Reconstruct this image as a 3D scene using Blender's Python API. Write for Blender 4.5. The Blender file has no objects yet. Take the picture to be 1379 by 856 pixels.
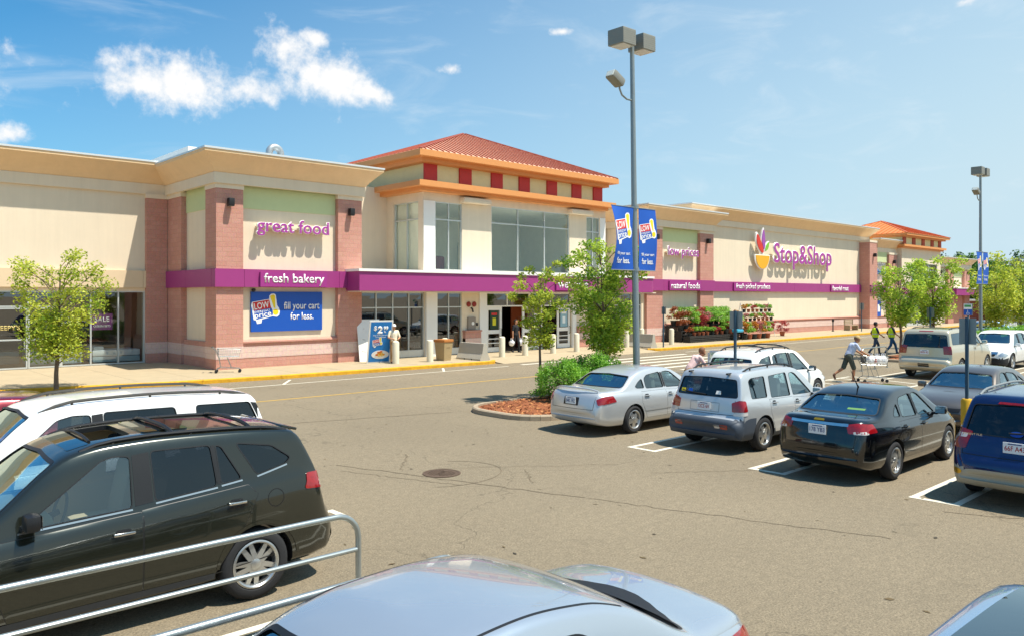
import bpy, bmesh, math, random
import numpy as np
from mathutils import Vector, Matrix
from mathutils.bvhtree import BVHTree
R = math.radians
random.seed(7)
scene = bpy.context.scene
COL = scene.collection

# ---------------------------------------------------------------- camera, sky, sun, exposure
cam_d = bpy.data.cameras.new('camera'); cam = bpy.data.objects.new('camera', cam_d); COL.objects.link(cam)
cam.location = (0, 0, 3.15); cam.rotation_euler = (R(90), 0, R(-42.6))
cam_d.sensor_width = 36; cam_d.lens = 36*1062/1379; cam_d.shift_y = -28.5/1379
cam_d.clip_start = .1; cam_d.clip_end = 5000
scene.camera = cam
SUN = Vector((.20, -.38, 1)).normalized()           # towards the sun
sl = bpy.data.lights.new('sun', 'SUN'); so = bpy.data.objects.new('sun', sl); COL.objects.link(so)
sl.energy = 3.4; sl.angle = R(.55); sl.color = (1, .94, .83)
so.rotation_euler = SUN.to_track_quat('Z', 'Y').to_euler(); so.location = (20, -20, 60)
vs = scene.view_settings
vs.view_transform = 'Standard'; vs.look = 'None'; vs.gamma = 1; vs.exposure = 1.12; vs.use_curve_mapping = False

W = bpy.data.worlds.new('World'); scene.world = W; W.use_nodes = True
wt = W.node_tree; wt.nodes.clear()
def wn(t, **k):
    n = wt.nodes.new(t)
    for a, b in k.items(): setattr(n, a, b)
    return n
def wl(a, b): wt.links.new(a, b)
def wmath(op, a, b=None, c=None, clamp=False):
    n = wn('ShaderNodeMath', operation=op, use_clamp=clamp)
    for i, v in enumerate((a, b, c)):
        if v is None: continue
        if isinstance(v, (int, float)): n.inputs[i].default_value = v
        else: wl(v, n.inputs[i])
    return n.outputs[0]
sky = wn('ShaderNodeTexSky', sky_type='NISHITA', sun_disc=False, sun_elevation=math.asin(SUN.z),
         sun_rotation=math.atan2(SUN.x, SUN.y), air_density=1.0, dust_density=1.2, ozone_density=2.2, altitude=20)
tc = wn('ShaderNodeTexCoord')
DIR = tc.outputs['Generated']
def wdot(v):
    n = wn('ShaderNodeVectorMath', operation='DOT_PRODUCT'); wl(DIR, n.inputs[0]); n.inputs[1].default_value = v
    return n.outputs['Value']
def noise(scale, detail, rough, vec=None, dist=0):
    n = wn('ShaderNodeTexNoise'); n.inputs['Scale'].default_value = scale; n.inputs['Detail'].default_value = detail
    n.inputs['Roughness'].default_value = rough; n.inputs['Distortion'].default_value = dist
    wl(vec or DIR, n.inputs['Vector']); return n.outputs['Fac']
n1 = noise(9, 8, .58); n2 = noise(38, 7, .62)
def cloud(az, el, a, b, tilt=0):
    """soft elliptical mask round a sky direction (azimuth from +X, elevation), half-sizes a, b in radians"""
    d0 = Vector((math.cos(el)*math.cos(az), math.cos(el)*math.sin(az), math.sin(el)))
    r0 = Vector((math.sin(az), -math.cos(az), 0)); u0 = r0.cross(d0)
    r1 = r0*math.cos(tilt)+u0*math.sin(tilt); u1 = u0*math.cos(tilt)-r0*math.sin(tilt)
    dd = wmath('MAXIMUM', wdot(d0), .05)
    p = wmath('DIVIDE', wdot(r1/a), dd); q = wmath('DIVIDE', wdot(u1/b), dd)
    rr = wmath('SQRT', wmath('ADD', wmath('MULTIPLY', p, p), wmath('MULTIPLY', q, q)))
    return wmath('SUBTRACT', 1.0, rr)
def px(u, v):          # photo direction -> azimuth, elevation
    r = (u-689.5)/1062; z = (399.5-v)/1062; yw = R(47.4)
    x = math.sin(yw)*r+math.cos(yw); y = -math.cos(yw)*r+math.sin(yw)
    return math.atan2(y, x), math.atan2(z, math.hypot(x, y))
CL = [(250,110,118,42,-.02),(345,122,80,32,.03),(385,65,62,34,-.25),(450,105,62,42,-.35),(505,128,42,26,-.2),(200,112,66,22,.06),(425,52,34,16,-.1),
      (608,94,30,12,.0),(14,180,32,15,.05),(758,43,16,6,0),(1300,3,26,8,.2),(-180,80,150,50,0),(-420,160,120,40,0),(1650,60,150,40,0)]
masks = None
for u, v, a, b, t in CL:
    az, el = px(u, v); m = cloud(az, el, a/1062, b/1062, t)
    masks = m if masks is None else wmath('MAXIMUM', masks, m)
dens = wmath('ADD', masks, wmath('ADD', wmath('MULTIPLY', wmath('SUBTRACT', n1, .5), 1.7), wmath('MULTIPLY', wmath('SUBTRACT', n2, .5), 2.3)))
mr = wn('ShaderNodeMapRange', interpolation_type='SMOOTHSTEP'); wl(dens, mr.inputs['Value'])
mr.inputs['From Min'].default_value = .0; mr.inputs['From Max'].default_value = 1.05
# high thin cirrus, spread over the sky
mp = wn('ShaderNodeMapping'); wl(DIR, mp.inputs['Vector']); mp.inputs['Rotation'].default_value = (0.25, 0.1, R(20)); mp.inputs['Scale'].default_value = (2.2, 6, 15)
n3 = noise(1.6, 6, .6, mp.outputs[0], .6)
mr2 = wn('ShaderNodeMapRange', interpolation_type='SMOOTHSTEP'); wl(n3, mr2.inputs['Value'])
mr2.inputs['From Min'].default_value = .5; mr2.inputs['From Max'].default_value = .8; mr2.inputs['To Max'].default_value = .30
tint = wn('ShaderNodeMixRGB', blend_type='MULTIPLY'); tint.inputs[0].default_value = 1; wl(sky.outputs[0], tint.inputs[1]); tint.inputs[2].default_value = (.28, .69, .84, 1)
veil = wmath('ADD', wmath('ADD', wmath('MULTIPLY', wdot((.736, -.677, 0)), .75), wmath('MULTIPLY', wdot((0, 0, 1)), -1.3)), .765, clamp=True)   # summer haze: paler low down and towards the sun's side
hs = wn('ShaderNodeMixRGB'); wl(veil, hs.inputs[0]); wl(tint.outputs[0], hs.inputs[1]); hs.inputs[2].default_value = (3.0, 3.95, 4.45, 1)
mx0 = wn('ShaderNodeMixRGB'); wl(mr2.outputs[0], mx0.inputs[0]); wl(hs.outputs[0], mx0.inputs[1]); mx0.inputs[2].default_value = (4.3, 4.7, 4.95, 1)
mx = wn('ShaderNodeMixRGB'); wl(mr.outputs[0], mx.inputs[0]); wl(mx0.outputs[0], mx.inputs[1])
shade = wn('ShaderNodeMixRGB'); wl(n2, shade.inputs[0]); shade.inputs[1].default_value = (4.5, 4.6, 4.75, 1); shade.inputs[2].default_value = (5.6, 5.5, 5.35, 1)
wl(shade.outputs[0], mx.inputs[2])
bg = wn('ShaderNodeBackground'); bg.inputs['Strength'].default_value = .092; wl(mx.outputs[0], bg.inputs['Color'])
wo = wn('ShaderNodeOutputWorld'); wl(bg.outputs[0], wo.inputs['Surface'])

# ---------------------------------------------------------------- materials
def lin(h):
    h = h.lstrip('#'); c = [int(h[i:i+2], 16)/255 for i in (0, 2, 4)]
    return tuple(x/12.92 if x <= .04045 else ((x+.055)/1.055)**2.4 for x in c)+(1,)
def setin(p, name, v):
    if name in p.inputs: p.inputs[name].default_value = v
_M = {}
def mat(name, color, rough=.7, metal=0, var=.0, vscale=3.0, bump=0.0, bscale=60.0, coat=0, spec=.5, emit=0):
    """plain procedural material: base colour with two octaves of noise variation and a fine bump"""
    if name in _M: return _M[name]
    m = bpy.data.materials.new(name); m.use_nodes = True; t = m.node_tree; p = t.nodes['Principled BSDF']
    if isinstance(color, str): color = lin(color)
    color = tuple(color[:3])+(1,)
    p.inputs['Base Color'].default_value = color; p.inputs['Roughness'].default_value = rough; p.inputs['Metallic'].default_value = metal
    setin(p, 'Coat Weight', coat); setin(p, 'Coat Roughness', .03); setin(p, 'Specular IOR Level', spec)
    if emit: p.inputs['Emission Color'].default_value = color; p.inputs['Emission Strength'].default_value = emit
    if var or bump:
        tcn = t.nodes.new('ShaderNodeTexCoord')
        if var:
            n = t.nodes.new('ShaderNodeTexNoise'); n.inputs['Scale'].default_value = vscale; n.inputs['Detail'].default_value = 7; n.inputs['Roughness'].default_value = .65
            t.links.new(tcn.outputs['Object'], n.inputs['Vector'])
            r = t.nodes.new('ShaderNodeMapRange'); t.links.new(n.outputs['Fac'], r.inputs['Value'])
            r.inputs['From Min'].default_value = .25; r.inputs['From Max'].default_value = .75
            r.inputs['To Min'].default_value = 1-var; r.inputs['To Max'].default_value = 1+var
            v = t.nodes.new('ShaderNodeVectorMath'); v.operation = 'SCALE'; v.inputs[0].default_value = color[:3]
            t.links.new(r.outputs[0], v.inputs['Scale']); t.links.new(v.outputs[0], p.inputs['Base Color'])
        if bump:
            n = t.nodes.new('ShaderNodeTexNoise'); n.inputs['Scale'].default_value = bscale; n.inputs['Detail'].default_value = 4
            t.links.new(tcn.outputs['Object'], n.inputs['Vector'])
            b = t.nodes.new('ShaderNodeBump'); b.inputs['Strength'].default_value = bump; b.inputs['Distance'].default_value = .02
            t.links.new(n.outputs['Fac'], b.inputs['Height']); t.links.new(b.outputs[0], p.inputs['Normal'])
    _M[name] = m; return m
def block_mat(name, c1, c2, mortar, bw=.4, bh=.2):
    if name in _M: return _M[name]
    m = bpy.data.materials.new(name); m.use_nodes = True; t = m.node_tree; p = t.nodes['Principled BSDF']; p.inputs['Roughness'].default_value = .9
    g = t.nodes.new('ShaderNodeNewGeometry'); sp = t.nodes.new('ShaderNodeSeparateXYZ'); t.links.new(g.outputs['Position'], sp.inputs[0])
    ad = t.nodes.new('ShaderNodeMath'); ad.operation = 'ADD'; t.links.new(sp.outputs['X'], ad.inputs[0]); t.links.new(sp.outputs['Y'], ad.inputs[1])
    cb = t.nodes.new('ShaderNodeCombineXYZ'); t.links.new(ad.outputs[0], cb.inputs['X']); t.links.new(sp.outputs['Z'], cb.inputs['Y'])
    br = t.nodes.new('ShaderNodeTexBrick'); t.links.new(cb.outputs[0], br.inputs['Vector'])
    for k, v in (('Color1', lin(c1)), ('Color2', lin(c2)), ('Mortar', lin(mortar)), ('Scale', 1.0), ('Mortar Size', .008), ('Brick Width', bw), ('Row Height', bh), ('Bias', -.2), ('Mortar Smooth', .3)):
        br.inputs[k].default_value = v
    n = t.nodes.new('ShaderNodeTexNoise'); n.inputs['Scale'].default_value = 18; n.inputs['Detail'].default_value = 8; t.links.new(g.outputs['Position'], n.inputs['Vector'])
    mxr = t.nodes.new('ShaderNodeMixRGB'); mxr.blend_type = 'OVERLAY'; mxr.inputs[0].default_value = .35
    t.links.new(br.outputs['Color'], mxr.inputs[1]); t.links.new(n.outputs['Color'], mxr.inputs[2])
    hsn = t.nodes.new('ShaderNodeHueSaturation'); hsn.inputs['Saturation'].default_value = .95; t.links.new(mxr.outputs[0], hsn.inputs['Color'])
    t.links.new(hsn.outputs[0], p.inputs['Base Color'])
    b = t.nodes.new('ShaderNodeBump'); b.inputs['Strength'].default_value = .5; b.inputs['Distance'].default_value = .012
    mh = t.nodes.new('ShaderNodeMath'); mh.operation = 'SUBTRACT'; t.links.new(n.outputs['Fac'], mh.inputs[0]); t.links.new(br.outputs['Fac'], mh.inputs[1])
    t.links.new(mh.outputs[0], b.inputs['Height']); t.links.new(b.outputs[0], p.inputs['Normal'])
    _M[name] = m; return m
def glass_mat(name, tint, base=.04, gain=.9, rough=.0, glossc=(1, 1, 1)):
    """tinted pane: transparent body plus a fresnel reflection"""
    if name in _M: return _M[name]
    m = bpy.data.materials.new(name); m.use_nodes = True; t = m.node_tree; t.nodes.clear()
    o = t.nodes.new('ShaderNodeOutputMaterial'); tr = t.nodes.new('ShaderNodeBsdfTransparent'); tr.inputs[0].default_value = tuple(tint)+(1,)
    gl = t.nodes.new('ShaderNodeBsdfGlossy'); gl.inputs['Roughness'].default_value = rough; gl.inputs['Color'].default_value = tuple(glossc)+(1,)
    lw_ = t.nodes.new('ShaderNodeLayerWeight'); lw_.inputs['Blend'].default_value = .5
    pw = t.nodes.new('ShaderNodeMath'); pw.operation = 'POWER'; t.links.new(lw_.outputs['Facing'], pw.inputs[0]); pw.inputs[1].default_value = 3.2
    mp_ = t.nodes.new('ShaderNodeMath'); mp_.operation = 'MULTIPLY_ADD'; mp_.use_clamp = True
    t.links.new(pw.outputs[0], mp_.inputs[0]); mp_.inputs[1].default_value = gain; mp_.inputs[2].default_value = base+.04
    mxs = t.nodes.new('ShaderNodeMixShader'); t.links.new(mp_.outputs[0], mxs.inputs[0]); t.links.new(tr.outputs[0], mxs.inputs[1]); t.links.new(gl.outputs[0], mxs.inputs[2])
    t.links.new(mxs.outputs[0], o.inputs['Surface']); _M[name] = m; return m
def leaf_mat(name, dark, light, trans=.35):
    if name in _M: return _M[name]
    m = bpy.data.materials.new(name); m.use_nodes = True; t = m.node_tree; t.nodes.clear()
    o = t.nodes.new('ShaderNodeOutputMaterial')
    at = t.nodes.new('ShaderNodeAttribute'); at.attribute_name = 'tone'
    mx_ = t.nodes.new('ShaderNodeMixRGB'); t.links.new(at.outputs['Fac'], mx_.inputs[0]); mx_.inputs[1].default_value = lin(dark); mx_.inputs[2].default_value = lin(light)
    p = t.nodes.new('ShaderNodeBsdfPrincipled'); p.inputs['Roughness'].default_value = .55; t.links.new(mx_.outputs[0], p.inputs['Base Color'])
    tl = t.nodes.new('ShaderNodeBsdfTranslucent'); t.links.new(mx_.outputs[0], tl.inputs[0])
    ms = t.nodes.new('ShaderNodeMixShader'); ms.inputs[0].default_value = trans; t.links.new(p.outputs[0], ms.inputs[1]); t.links.new(tl.outputs[0], ms.inputs[2])
    t.links.new(ms.outputs[0], o.inputs['Surface']); _M[name] = m; return m

# ---------------------------------------------------------------- mesh helpers
class MB:
    def __init__(s): s.v = []; s.f = []; s.m = []
    def add(s, v, f, m=0):
        b = len(s.v); s.v += [tuple(p) for p in v]; s.f += [tuple(i+b for i in q) for q in f]; s.m += [m]*len(f); return s
    def box(s, x0, x1, y0, y1, z0, z1, m=0):
        v = [(x, y, z) for z in (z0, z1) for y in (y0, y1) for x in (x0, x1)]
        return s.add(v, [(0, 2, 3, 1), (4, 5, 7, 6), (0, 1, 5, 4), (2, 6, 7, 3), (0, 4, 6, 2), (1, 3, 7, 5)], m)
    def bbox(s, c, d, b=.01, m=0, rot=None):
        """bevelled box: centre, size"""
        hx, hy, hz = d[0]/2, d[1]/2, d[2]/2; b = min(b, hx*.99, hy*.99, hz*.99); bm = bmesh.new(); bmesh.ops.create_cube(bm, size=1)
        for p in bm.verts: p.co = Vector((p.co.x*2*hx, p.co.y*2*hy, p.co.z*2*hz))
        bmesh.ops.bevel(bm, geom=bm.edges[:], offset=b, segments=2, affect='EDGES', profile=.6)
        M = rot or Matrix.Identity(3)
        vv = [tuple(M @ p.co+Vector(c)) for p in bm.verts]; bm.verts.index_update()
        s.add(vv, [tuple(p.index for p in q.verts) for q in bm.faces], m); bm.free(); return s
    def prism(s, poly, a, b, axis='y', m=0):
        """polygon of 2-D points extruded from a to b; axis y: (x,z), x: (y,z), z: (x,y)"""
        n = len(poly)
        f = {'y': lambda p, t: (p[0], t, p[1]), 'x': lambda p, t: (t, p[0], p[1]), 'z': lambda p, t: (p[0], p[1], t)}[axis]
        v = [f(p, a) for p in poly]+[f(p, b) for p in poly]
        fs = [tuple(range(n)), tuple(range(2*n-1, n-1, -1))]+[(i, n+i, n+(i+1) % n, (i+1) % n) for i in range(n)]
        return s.add(v, fs, m)
    def tube(s, path, r, n=8, m=0, caps=True):
        P = [Vector(p) for p in path]; rr = r if isinstance(r, (list, tuple)) else [r]*len(P)
        ref = None; rings = []
        for i, p in enumerate(P):
            t = (P[min(i+1, len(P)-1)]-P[max(i-1, 0)]).normalized()
            if ref is None: ref = Vector((0, 0, 1)) if abs(t.z) < .9 else Vector((1, 0, 0))
            u = (ref-t*ref.dot(t)).normalized(); w = t.cross(u); ref = u
            rings.append([p+(u*math.cos(2*math.pi*k/n)+w*math.sin(2*math.pi*k/n))*rr[i] for k in range(n)])
        v = [q for g in rings for q in g]
        f = [(i*n+k, i*n+(k+1) % n, (i+1)*n+(k+1) % n, (i+1)*n+k) for i in range(len(P)-1) for k in range(n)]
        if caps: f += [tuple(reversed(range(n))), tuple((len(P)-1)*n+k for k in range(n))]
        return s.add(v, f, m)
    def lathe(s, prof, n=24, c=(0, 0, 0), axis='z', m=0, caps=True):
        """profile of (radius, height) turned about an axis"""
        v = []; 
        for r, h in prof:
            for k in range(n):
                a = 2*math.pi*k/n; x, y = r*math.cos(a), r*math.sin(a)
                v.append({'z': (x, y, h), 'y': (x, h, y), 'x': (h, x, y)}[axis])
        v = [(p[0]+c[0], p[1]+c[1], p[2]+c[2]) for p in v]
        f = [(i*n+k, i*n+(k+1) % n, (i+1)*n+(k+1) % n, (i+1)*n+k) for i in range(len(prof)-1) for k in range(n)]
        if caps: f += [tuple(reversed(range(n))), tuple((len(prof)-1)*n+k for k in range(n))]
        return s.add(v, f, m)
    def xf(s, fn):
        s.v = [tuple(fn(Vector(p))) for p in s.v]; return s
    def mesh(s, name, mats, smooth=False, angle=35):
        me = bpy.data.meshes.new(name); me.from_pydata(s.v, [], s.f)
        for m in (mats if isinstance(mats, (list, tuple)) else [mats]): me.materials.append(m)
        me.polygons.foreach_set('material_index', s.m)
        if smooth:
            me.polygons.foreach_set('use_smooth', [True]*len(me.polygons))
            bm = bmesh.new(); bm.from_mesh(me); bmesh.ops.recalc_face_normals(bm, faces=bm.faces)
            for e in bm.edges:
                if len(e.link_faces) == 2 and e.calc_face_angle(0) > R(angle): e.smooth = False
            bm.to_mesh(me); bm.free()
        else:
            bm = bmesh.new(); bm.from_mesh(me); bmesh.ops.recalc_face_normals(bm, faces=bm.faces); bm.to_mesh(me); bm.free()
        me.update(); return me
    def build(s, name, mats, parent=None, smooth=False, angle=35, loc=None):
        return link(name, s.mesh(name, mats, smooth, angle), parent, loc)
def link(name, me, parent=None, loc=None):
    o = bpy.data.objects.new(name, me); COL.objects.link(o)
    if parent is not None: o.parent = parent
    if loc: o.location = loc
    return o
def tag(o, label=None, cat=None, group=None, kind=None):
    if label: o['label'] = label
    if cat: o['category'] = cat
    if group: o['group'] = group
    if kind: o['kind'] = kind
    return o
def thing(name, label, cat, loc=(0, 0, 0), rz=0, group=None):
    o = bpy.data.objects.new(name, None); COL.objects.link(o); o.location = loc; o.rotation_euler = (0, 0, rz); o.empty_display_size = .3
    return tag(o, label, cat, group)
def struct(name, mb, m, parent=None, **k):
    o = mb.build(name, m, parent, **k)
    if parent is None: o['kind'] = 'structure'
    return o
def copy_tree(o, parent=None):
    c = o.copy(); COL.objects.link(c); c.parent = parent
    for ch in o.children: copy_tree(ch, c)
    return c
def pchip(xs, ys):
    """monotone cubic through control points"""
    x = np.array(xs, float); y = np.array(ys, float); h = np.diff(x); d = np.diff(y)/h; m = np.zeros(len(x))
    if len(x) == 2: m[:] = d[0]
    else:
        for i in range(1, len(x)-1):
            if d[i-1]*d[i] > 0:
                w1 = 2*h[i]+h[i-1]; w2 = h[i]+2*h[i-1]; m[i] = (w1+w2)/(w1/d[i-1]+w2/d[i])
        m[0], m[-1] = d[0], d[-1]
    def f(q):
        q = min(max(q, x[0]), x[-1]); i = int(min(max(np.searchsorted(x, q)-1, 0), len(h)-1)); t = (q-x[i])/h[i]
        return float((2*t**3-3*t**2+1)*y[i]+(t**3-2*t**2+t)*h[i]*m[i]+(-2*t**3+3*t**2)*y[i+1]+(t**3-t**2)*h[i]*m[i+1])
    return f
# lettering -------------------------------------------------------
def text_mesh(s, w=None, h=None, ext=.01, off=0.0, sx=1.0, spacing=1.0, shear=0):
    """mesh of a word in its XY plane, centred, fitted to width w and/or height h"""
    cu = bpy.data.curves.new('t', 'FONT'); cu.body = s; cu.size = 1; cu.extrude = 0; cu.offset = off; cu.resolution_u = 3; cu.space_character = spacing; cu.shear = shear; cu.space_line = .8
    cu.align_x = 'CENTER'
    o = bpy.data.objects.new('t', cu); COL.objects.link(o); dg = bpy.context.evaluated_depsgraph_get()
    me = bpy.data.meshes.new_from_object(o.evaluated_get(dg)); bpy.data.objects.remove(o); bpy.data.curves.remove(cu)
    v = np.array([p.co for p in me.vertices]); lo, hi = v.min(0), v.max(0); c = (lo+hi)/2; sz = hi-lo
    kx = w/sz[0] if w else None; ky = h/sz[1] if h else None
    if kx is None: kx = ky*sx
    if ky is None: ky = kx
    bm = bmesh.new(); bm.from_mesh(me); bpy.data.meshes.remove(me)
    for p in bm.verts: p.co = Vector(((p.co.x-c[0])*kx, (p.co.y-c[1])*ky, 0))
    if ext:
        r = bmesh.ops.extrude_face_region(bm, geom=bm.faces[:])
        for e in r['geom']:
            if isinstance(e, bmesh.types.BMVert): e.co.z += ext
        bmesh.ops.recalc_face_normals(bm, faces=bm.faces)
    return bm
def islands(bm):
    seen = set(); out = []
    for v in bm.verts:
        if v in seen: continue
        st = [v]; comp = set()
        while st:
            a = st.pop()
            if a in comp: continue
            comp.add(a); st += [e.other_vert(a) for e in a.link_edges]
        seen |= comp; out.append(comp)
    return out
def bm_obj(bm, name, m, parent, M=None, fn=None):
    if M is not None: bm.transform(M)
    if fn:
        for v in bm.verts: v.co = Vector(fn(v.co))
    me = bpy.data.meshes.new(name); bm.to_mesh(me); bm.free(); me.materials.append(m); return link(name, me, parent)
def text(s, parent, m, loc, w=None, h=None, ext=.006, off=0, rot=None, name='lettering', fn=None, spacing=1.0, sx=1.0, tilt=0):
    """flat word standing in the local XZ plane, facing -Y (rot turns it), its back on loc"""
    bm = text_mesh(s, w, h, ext, off, sx, spacing)
    M = Matrix.Translation(loc) @ (rot.to_4x4() if rot else Matrix.Identity(4)) @ Matrix.Rotation(R(90), 4, 'X') @ Matrix.Rotation(tilt, 4, 'Z')
    return bm_obj(bm, name, m, parent, M, fn)
def letters(s, parent, m, loc, w=None, h=None, ext=.05, off=0, name='letter', spacing=1.0):
    """the same, one object for each letter"""
    bm = text_mesh(s, w, h, ext, off, 1, spacing); M = Matrix.Translation(loc) @ Matrix.Rotation(R(90), 4, 'X'); bm.transform(M)
    for comp in islands(bm):
        b2 = bmesh.new(); mp2 = {v: b2.verts.new(v.co) for v in comp}
        for f in bm.faces:
            if f.verts[0] in comp: b2.faces.new([mp2[v] for v in f.verts])
        bm_obj(b2, name, m, parent)
    bm.free()
# ---------------------------------------------------------------- shared materials
CREAM = mat('cream_stucco', '#e3d3ba', .92, var=.035, vscale=.8, bump=.25, bscale=90)
CREAM2 = mat('tan_cornice_stucco', '#e9c79c', .92, var=.04, vscale=1.2, bump=.2, bscale=90)
def weather(m, amt):
    t_ = m.node_tree; p_ = t_.nodes['Principled BSDF']; src = p_.inputs['Base Color'].links[0].from_socket
    g_ = t_.nodes.new('ShaderNodeNewGeometry'); mp_ = t_.nodes.new('ShaderNodeMapping'); mp_.inputs['Scale'].default_value = (2.6, 2.6, .16); t_.links.new(g_.outputs['Position'], mp_.inputs['Vector'])
    n_ = t_.nodes.new('ShaderNodeTexNoise'); n_.inputs['Scale'].default_value = 1.0; n_.inputs['Detail'].default_value = 8; n_.inputs['Roughness'].default_value = .7; t_.links.new(mp_.outputs[0], n_.inputs['Vector'])
    r_ = t_.nodes.new('ShaderNodeMapRange'); t_.links.new(n_.outputs['Fac'], r_.inputs['Value']); r_.inputs['From Min'].default_value = .42; r_.inputs['From Max'].default_value = .78; r_.inputs['To Min'].default_value = 1.0; r_.inputs['To Max'].default_value = 1-amt
    v_ = t_.nodes.new('ShaderNodeVectorMath'); v_.operation = 'SCALE'; t_.links.new(src, v_.inputs[0]); t_.links.new(r_.outputs[0], v_.inputs['Scale']); t_.links.new(v_.outputs[0], p_.inputs['Base Color'])
for m_ in (CREAM, CREAM2): weather(m_, .08)
BRICK = block_mat('rose_block', '#bd8472', '#c48e7c', '#b27c6a')
PALE = block_mat('pale_rose_block', '#d2b3a6', '#d6baae', '#c6a89b')
PURPLE = mat('purple_metal', '#9a3478', .5, var=.03, vscale=2)
PURPLE2 = mat('purple_sign', '#9c2f80', .5)
WHITE = mat('white_paint', '#eceae4', .5, var=.02)
LETW = mat('white_letter', '#f4f2ee', .55)
LETP = mat('magenta_letter', '#a53a97', .5)
CAP = mat('pale_metal_cap', '#d9dcdc', .4, metal=.3)
GREENP = mat('pale_green_stucco', '#c6cf9c', .92, var=.03, bump=.2, bscale=90)
FRAME = mat('silver_window_frame', '#c9cdcb', .4, metal=.4)
ORANGE = mat('orange_fascia', '#dc9556', .6, var=.03)
ORANGE2 = mat('orange_roof_metal', '#dca488', .5, metal=.0, var=.05)
ORANGE3 = mat('bright_orange_roof_metal', '#d9803f', .5, metal=.1, var=.05)
RED = mat('red_block_paint', '#c23c3a', .7, var=.04)
YELLOWP = mat('pale_yellow_stucco', '#e8e0ae', .9, var=.05, vscale=2)
BLACK = mat('black_metal', '#1a1a1c', .5)
CONC = mat('sidewalk_concrete', '#a8977a', .9, var=.09, vscale=1.4, bump=.2, bscale=120)
CONC2 = mat('precast_concrete', '#aca698', .9, var=.07, vscale=4, bump=.25, bscale=70)
BOLL = mat('cream_bollard_paint', '#ddd4bb', .7, var=.04)
YEL = mat('yellow_curb_paint', '#d29a1c', .85, var=.3, vscale=4.5, bump=.2, bscale=80)
WLINE = mat('worn_white_road_paint', '#cfc8b6', .85, var=.12, vscale=9)
YLINE = mat('worn_yellow_road_paint', '#b8933c', .85, var=.2, vscale=7)
BLUE = mat('royal_blue_panel', '#0a4fae', .45)
YLOGO = mat('yellow_print', '#f2d21a', .5)
RLOGO = mat('red_print', '#cf2b26', .5)
GLASS = glass_mat('shop_glass', (.50, .56, .53), .12, 1.0)
GLASS2 = glass_mat('upper_glass', (.93, .97, .92), .06, .8, glossc=(.85, 1, .98))
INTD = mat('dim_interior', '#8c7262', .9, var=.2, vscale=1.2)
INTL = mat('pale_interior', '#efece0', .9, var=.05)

# asphalt -----------------------------------------------------------
am = bpy.data.materials.new('worn_asphalt'); am.use_nodes = True; t = am.node_tree; p = t.nodes['Principled BSDF']; p.inputs['Roughness'].default_value = .93
tcn = t.nodes.new('ShaderNodeTexCoord')
def an(scale, det, rough=.6):
    n = t.nodes.new('ShaderNodeTexNoise'); n.inputs['Scale'].default_value = scale; n.inputs['Detail'].default_value = det; n.inputs['Roughness'].default_value = rough
    t.links.new(tcn.outputs['Object'], n.inputs['Vector']); return n.outputs['Fac']
def amr(v, a, b, c, d):
    r = t.nodes.new('ShaderNodeMapRange'); t.links.new(v, r.inputs['Value'])
    for k, q in zip(('From Min', 'From Max', 'To Min', 'To Max'), (a, b, c, d)): r.inputs[k].default_value = q
    return r.outputs[0]
def amul(a, b):
    n = t.nodes.new('ShaderNodeMath'); n.operation = 'MULTIPLY'; t.links.new(a, n.inputs[0]); t.links.new(b, n.inputs[1]); return n.outputs[0]
grain = amr(an(42, 4, .8), .3, .7, .45, 1.55)
grain2 = amr(an(9, 5, .75), .3, .7, .82, 1.18)
big = amr(an(.22, 5, .6), .3, .7, .90, 1.08)
stain = amr(an(.75, 7, .72), .60, .78, 1.0, .74)
vor = t.nodes.new('ShaderNodeTexVoronoi'); vor.feature = 'DISTANCE_TO_EDGE'; vor.inputs['Scale'].default_value = .16
wv = t.nodes.new('ShaderNodeTexNoise'); wv.inputs['Scale'].default_value = .8; wv.inputs['Detail'].default_value = 6; t.links.new(tcn.outputs['Object'], wv.inputs['Vector'])
vm = t.nodes.new('ShaderNodeVectorMath'); vm.operation = 'MULTIPLY_ADD'; t.links.new(wv.outputs['Color'], vm.inputs[0]); vm.inputs[1].default_value = (2.2, 2.2, 0); t.links.new(tcn.outputs['Object'], vm.inputs[2])
t.links.new(vm.outputs[0], vor.inputs['Vector'])
crack = amr(vor.outputs['Distance'], .0, .0028, .55, 1.0)
tot = amul(amul(amul(grain, grain2), amul(big, stain)), crack)
vsn = t.nodes.new('ShaderNodeVectorMath'); vsn.operation = 'SCALE'; vsn.inputs[0].default_value = (.208, .166, .108); t.links.new(tot, vsn.inputs['Scale']); t.links.new(vsn.outputs[0], p.inputs['Base Color'])
bp = t.nodes.new('ShaderNodeBump'); bp.inputs['Strength'].default_value = .45; bp.inputs['Distance'].default_value = .015; t.links.new(tot, bp.inputs['Height']); t.links.new(bp.outputs[0], p.inputs['Normal'])
ASPH = am

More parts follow.
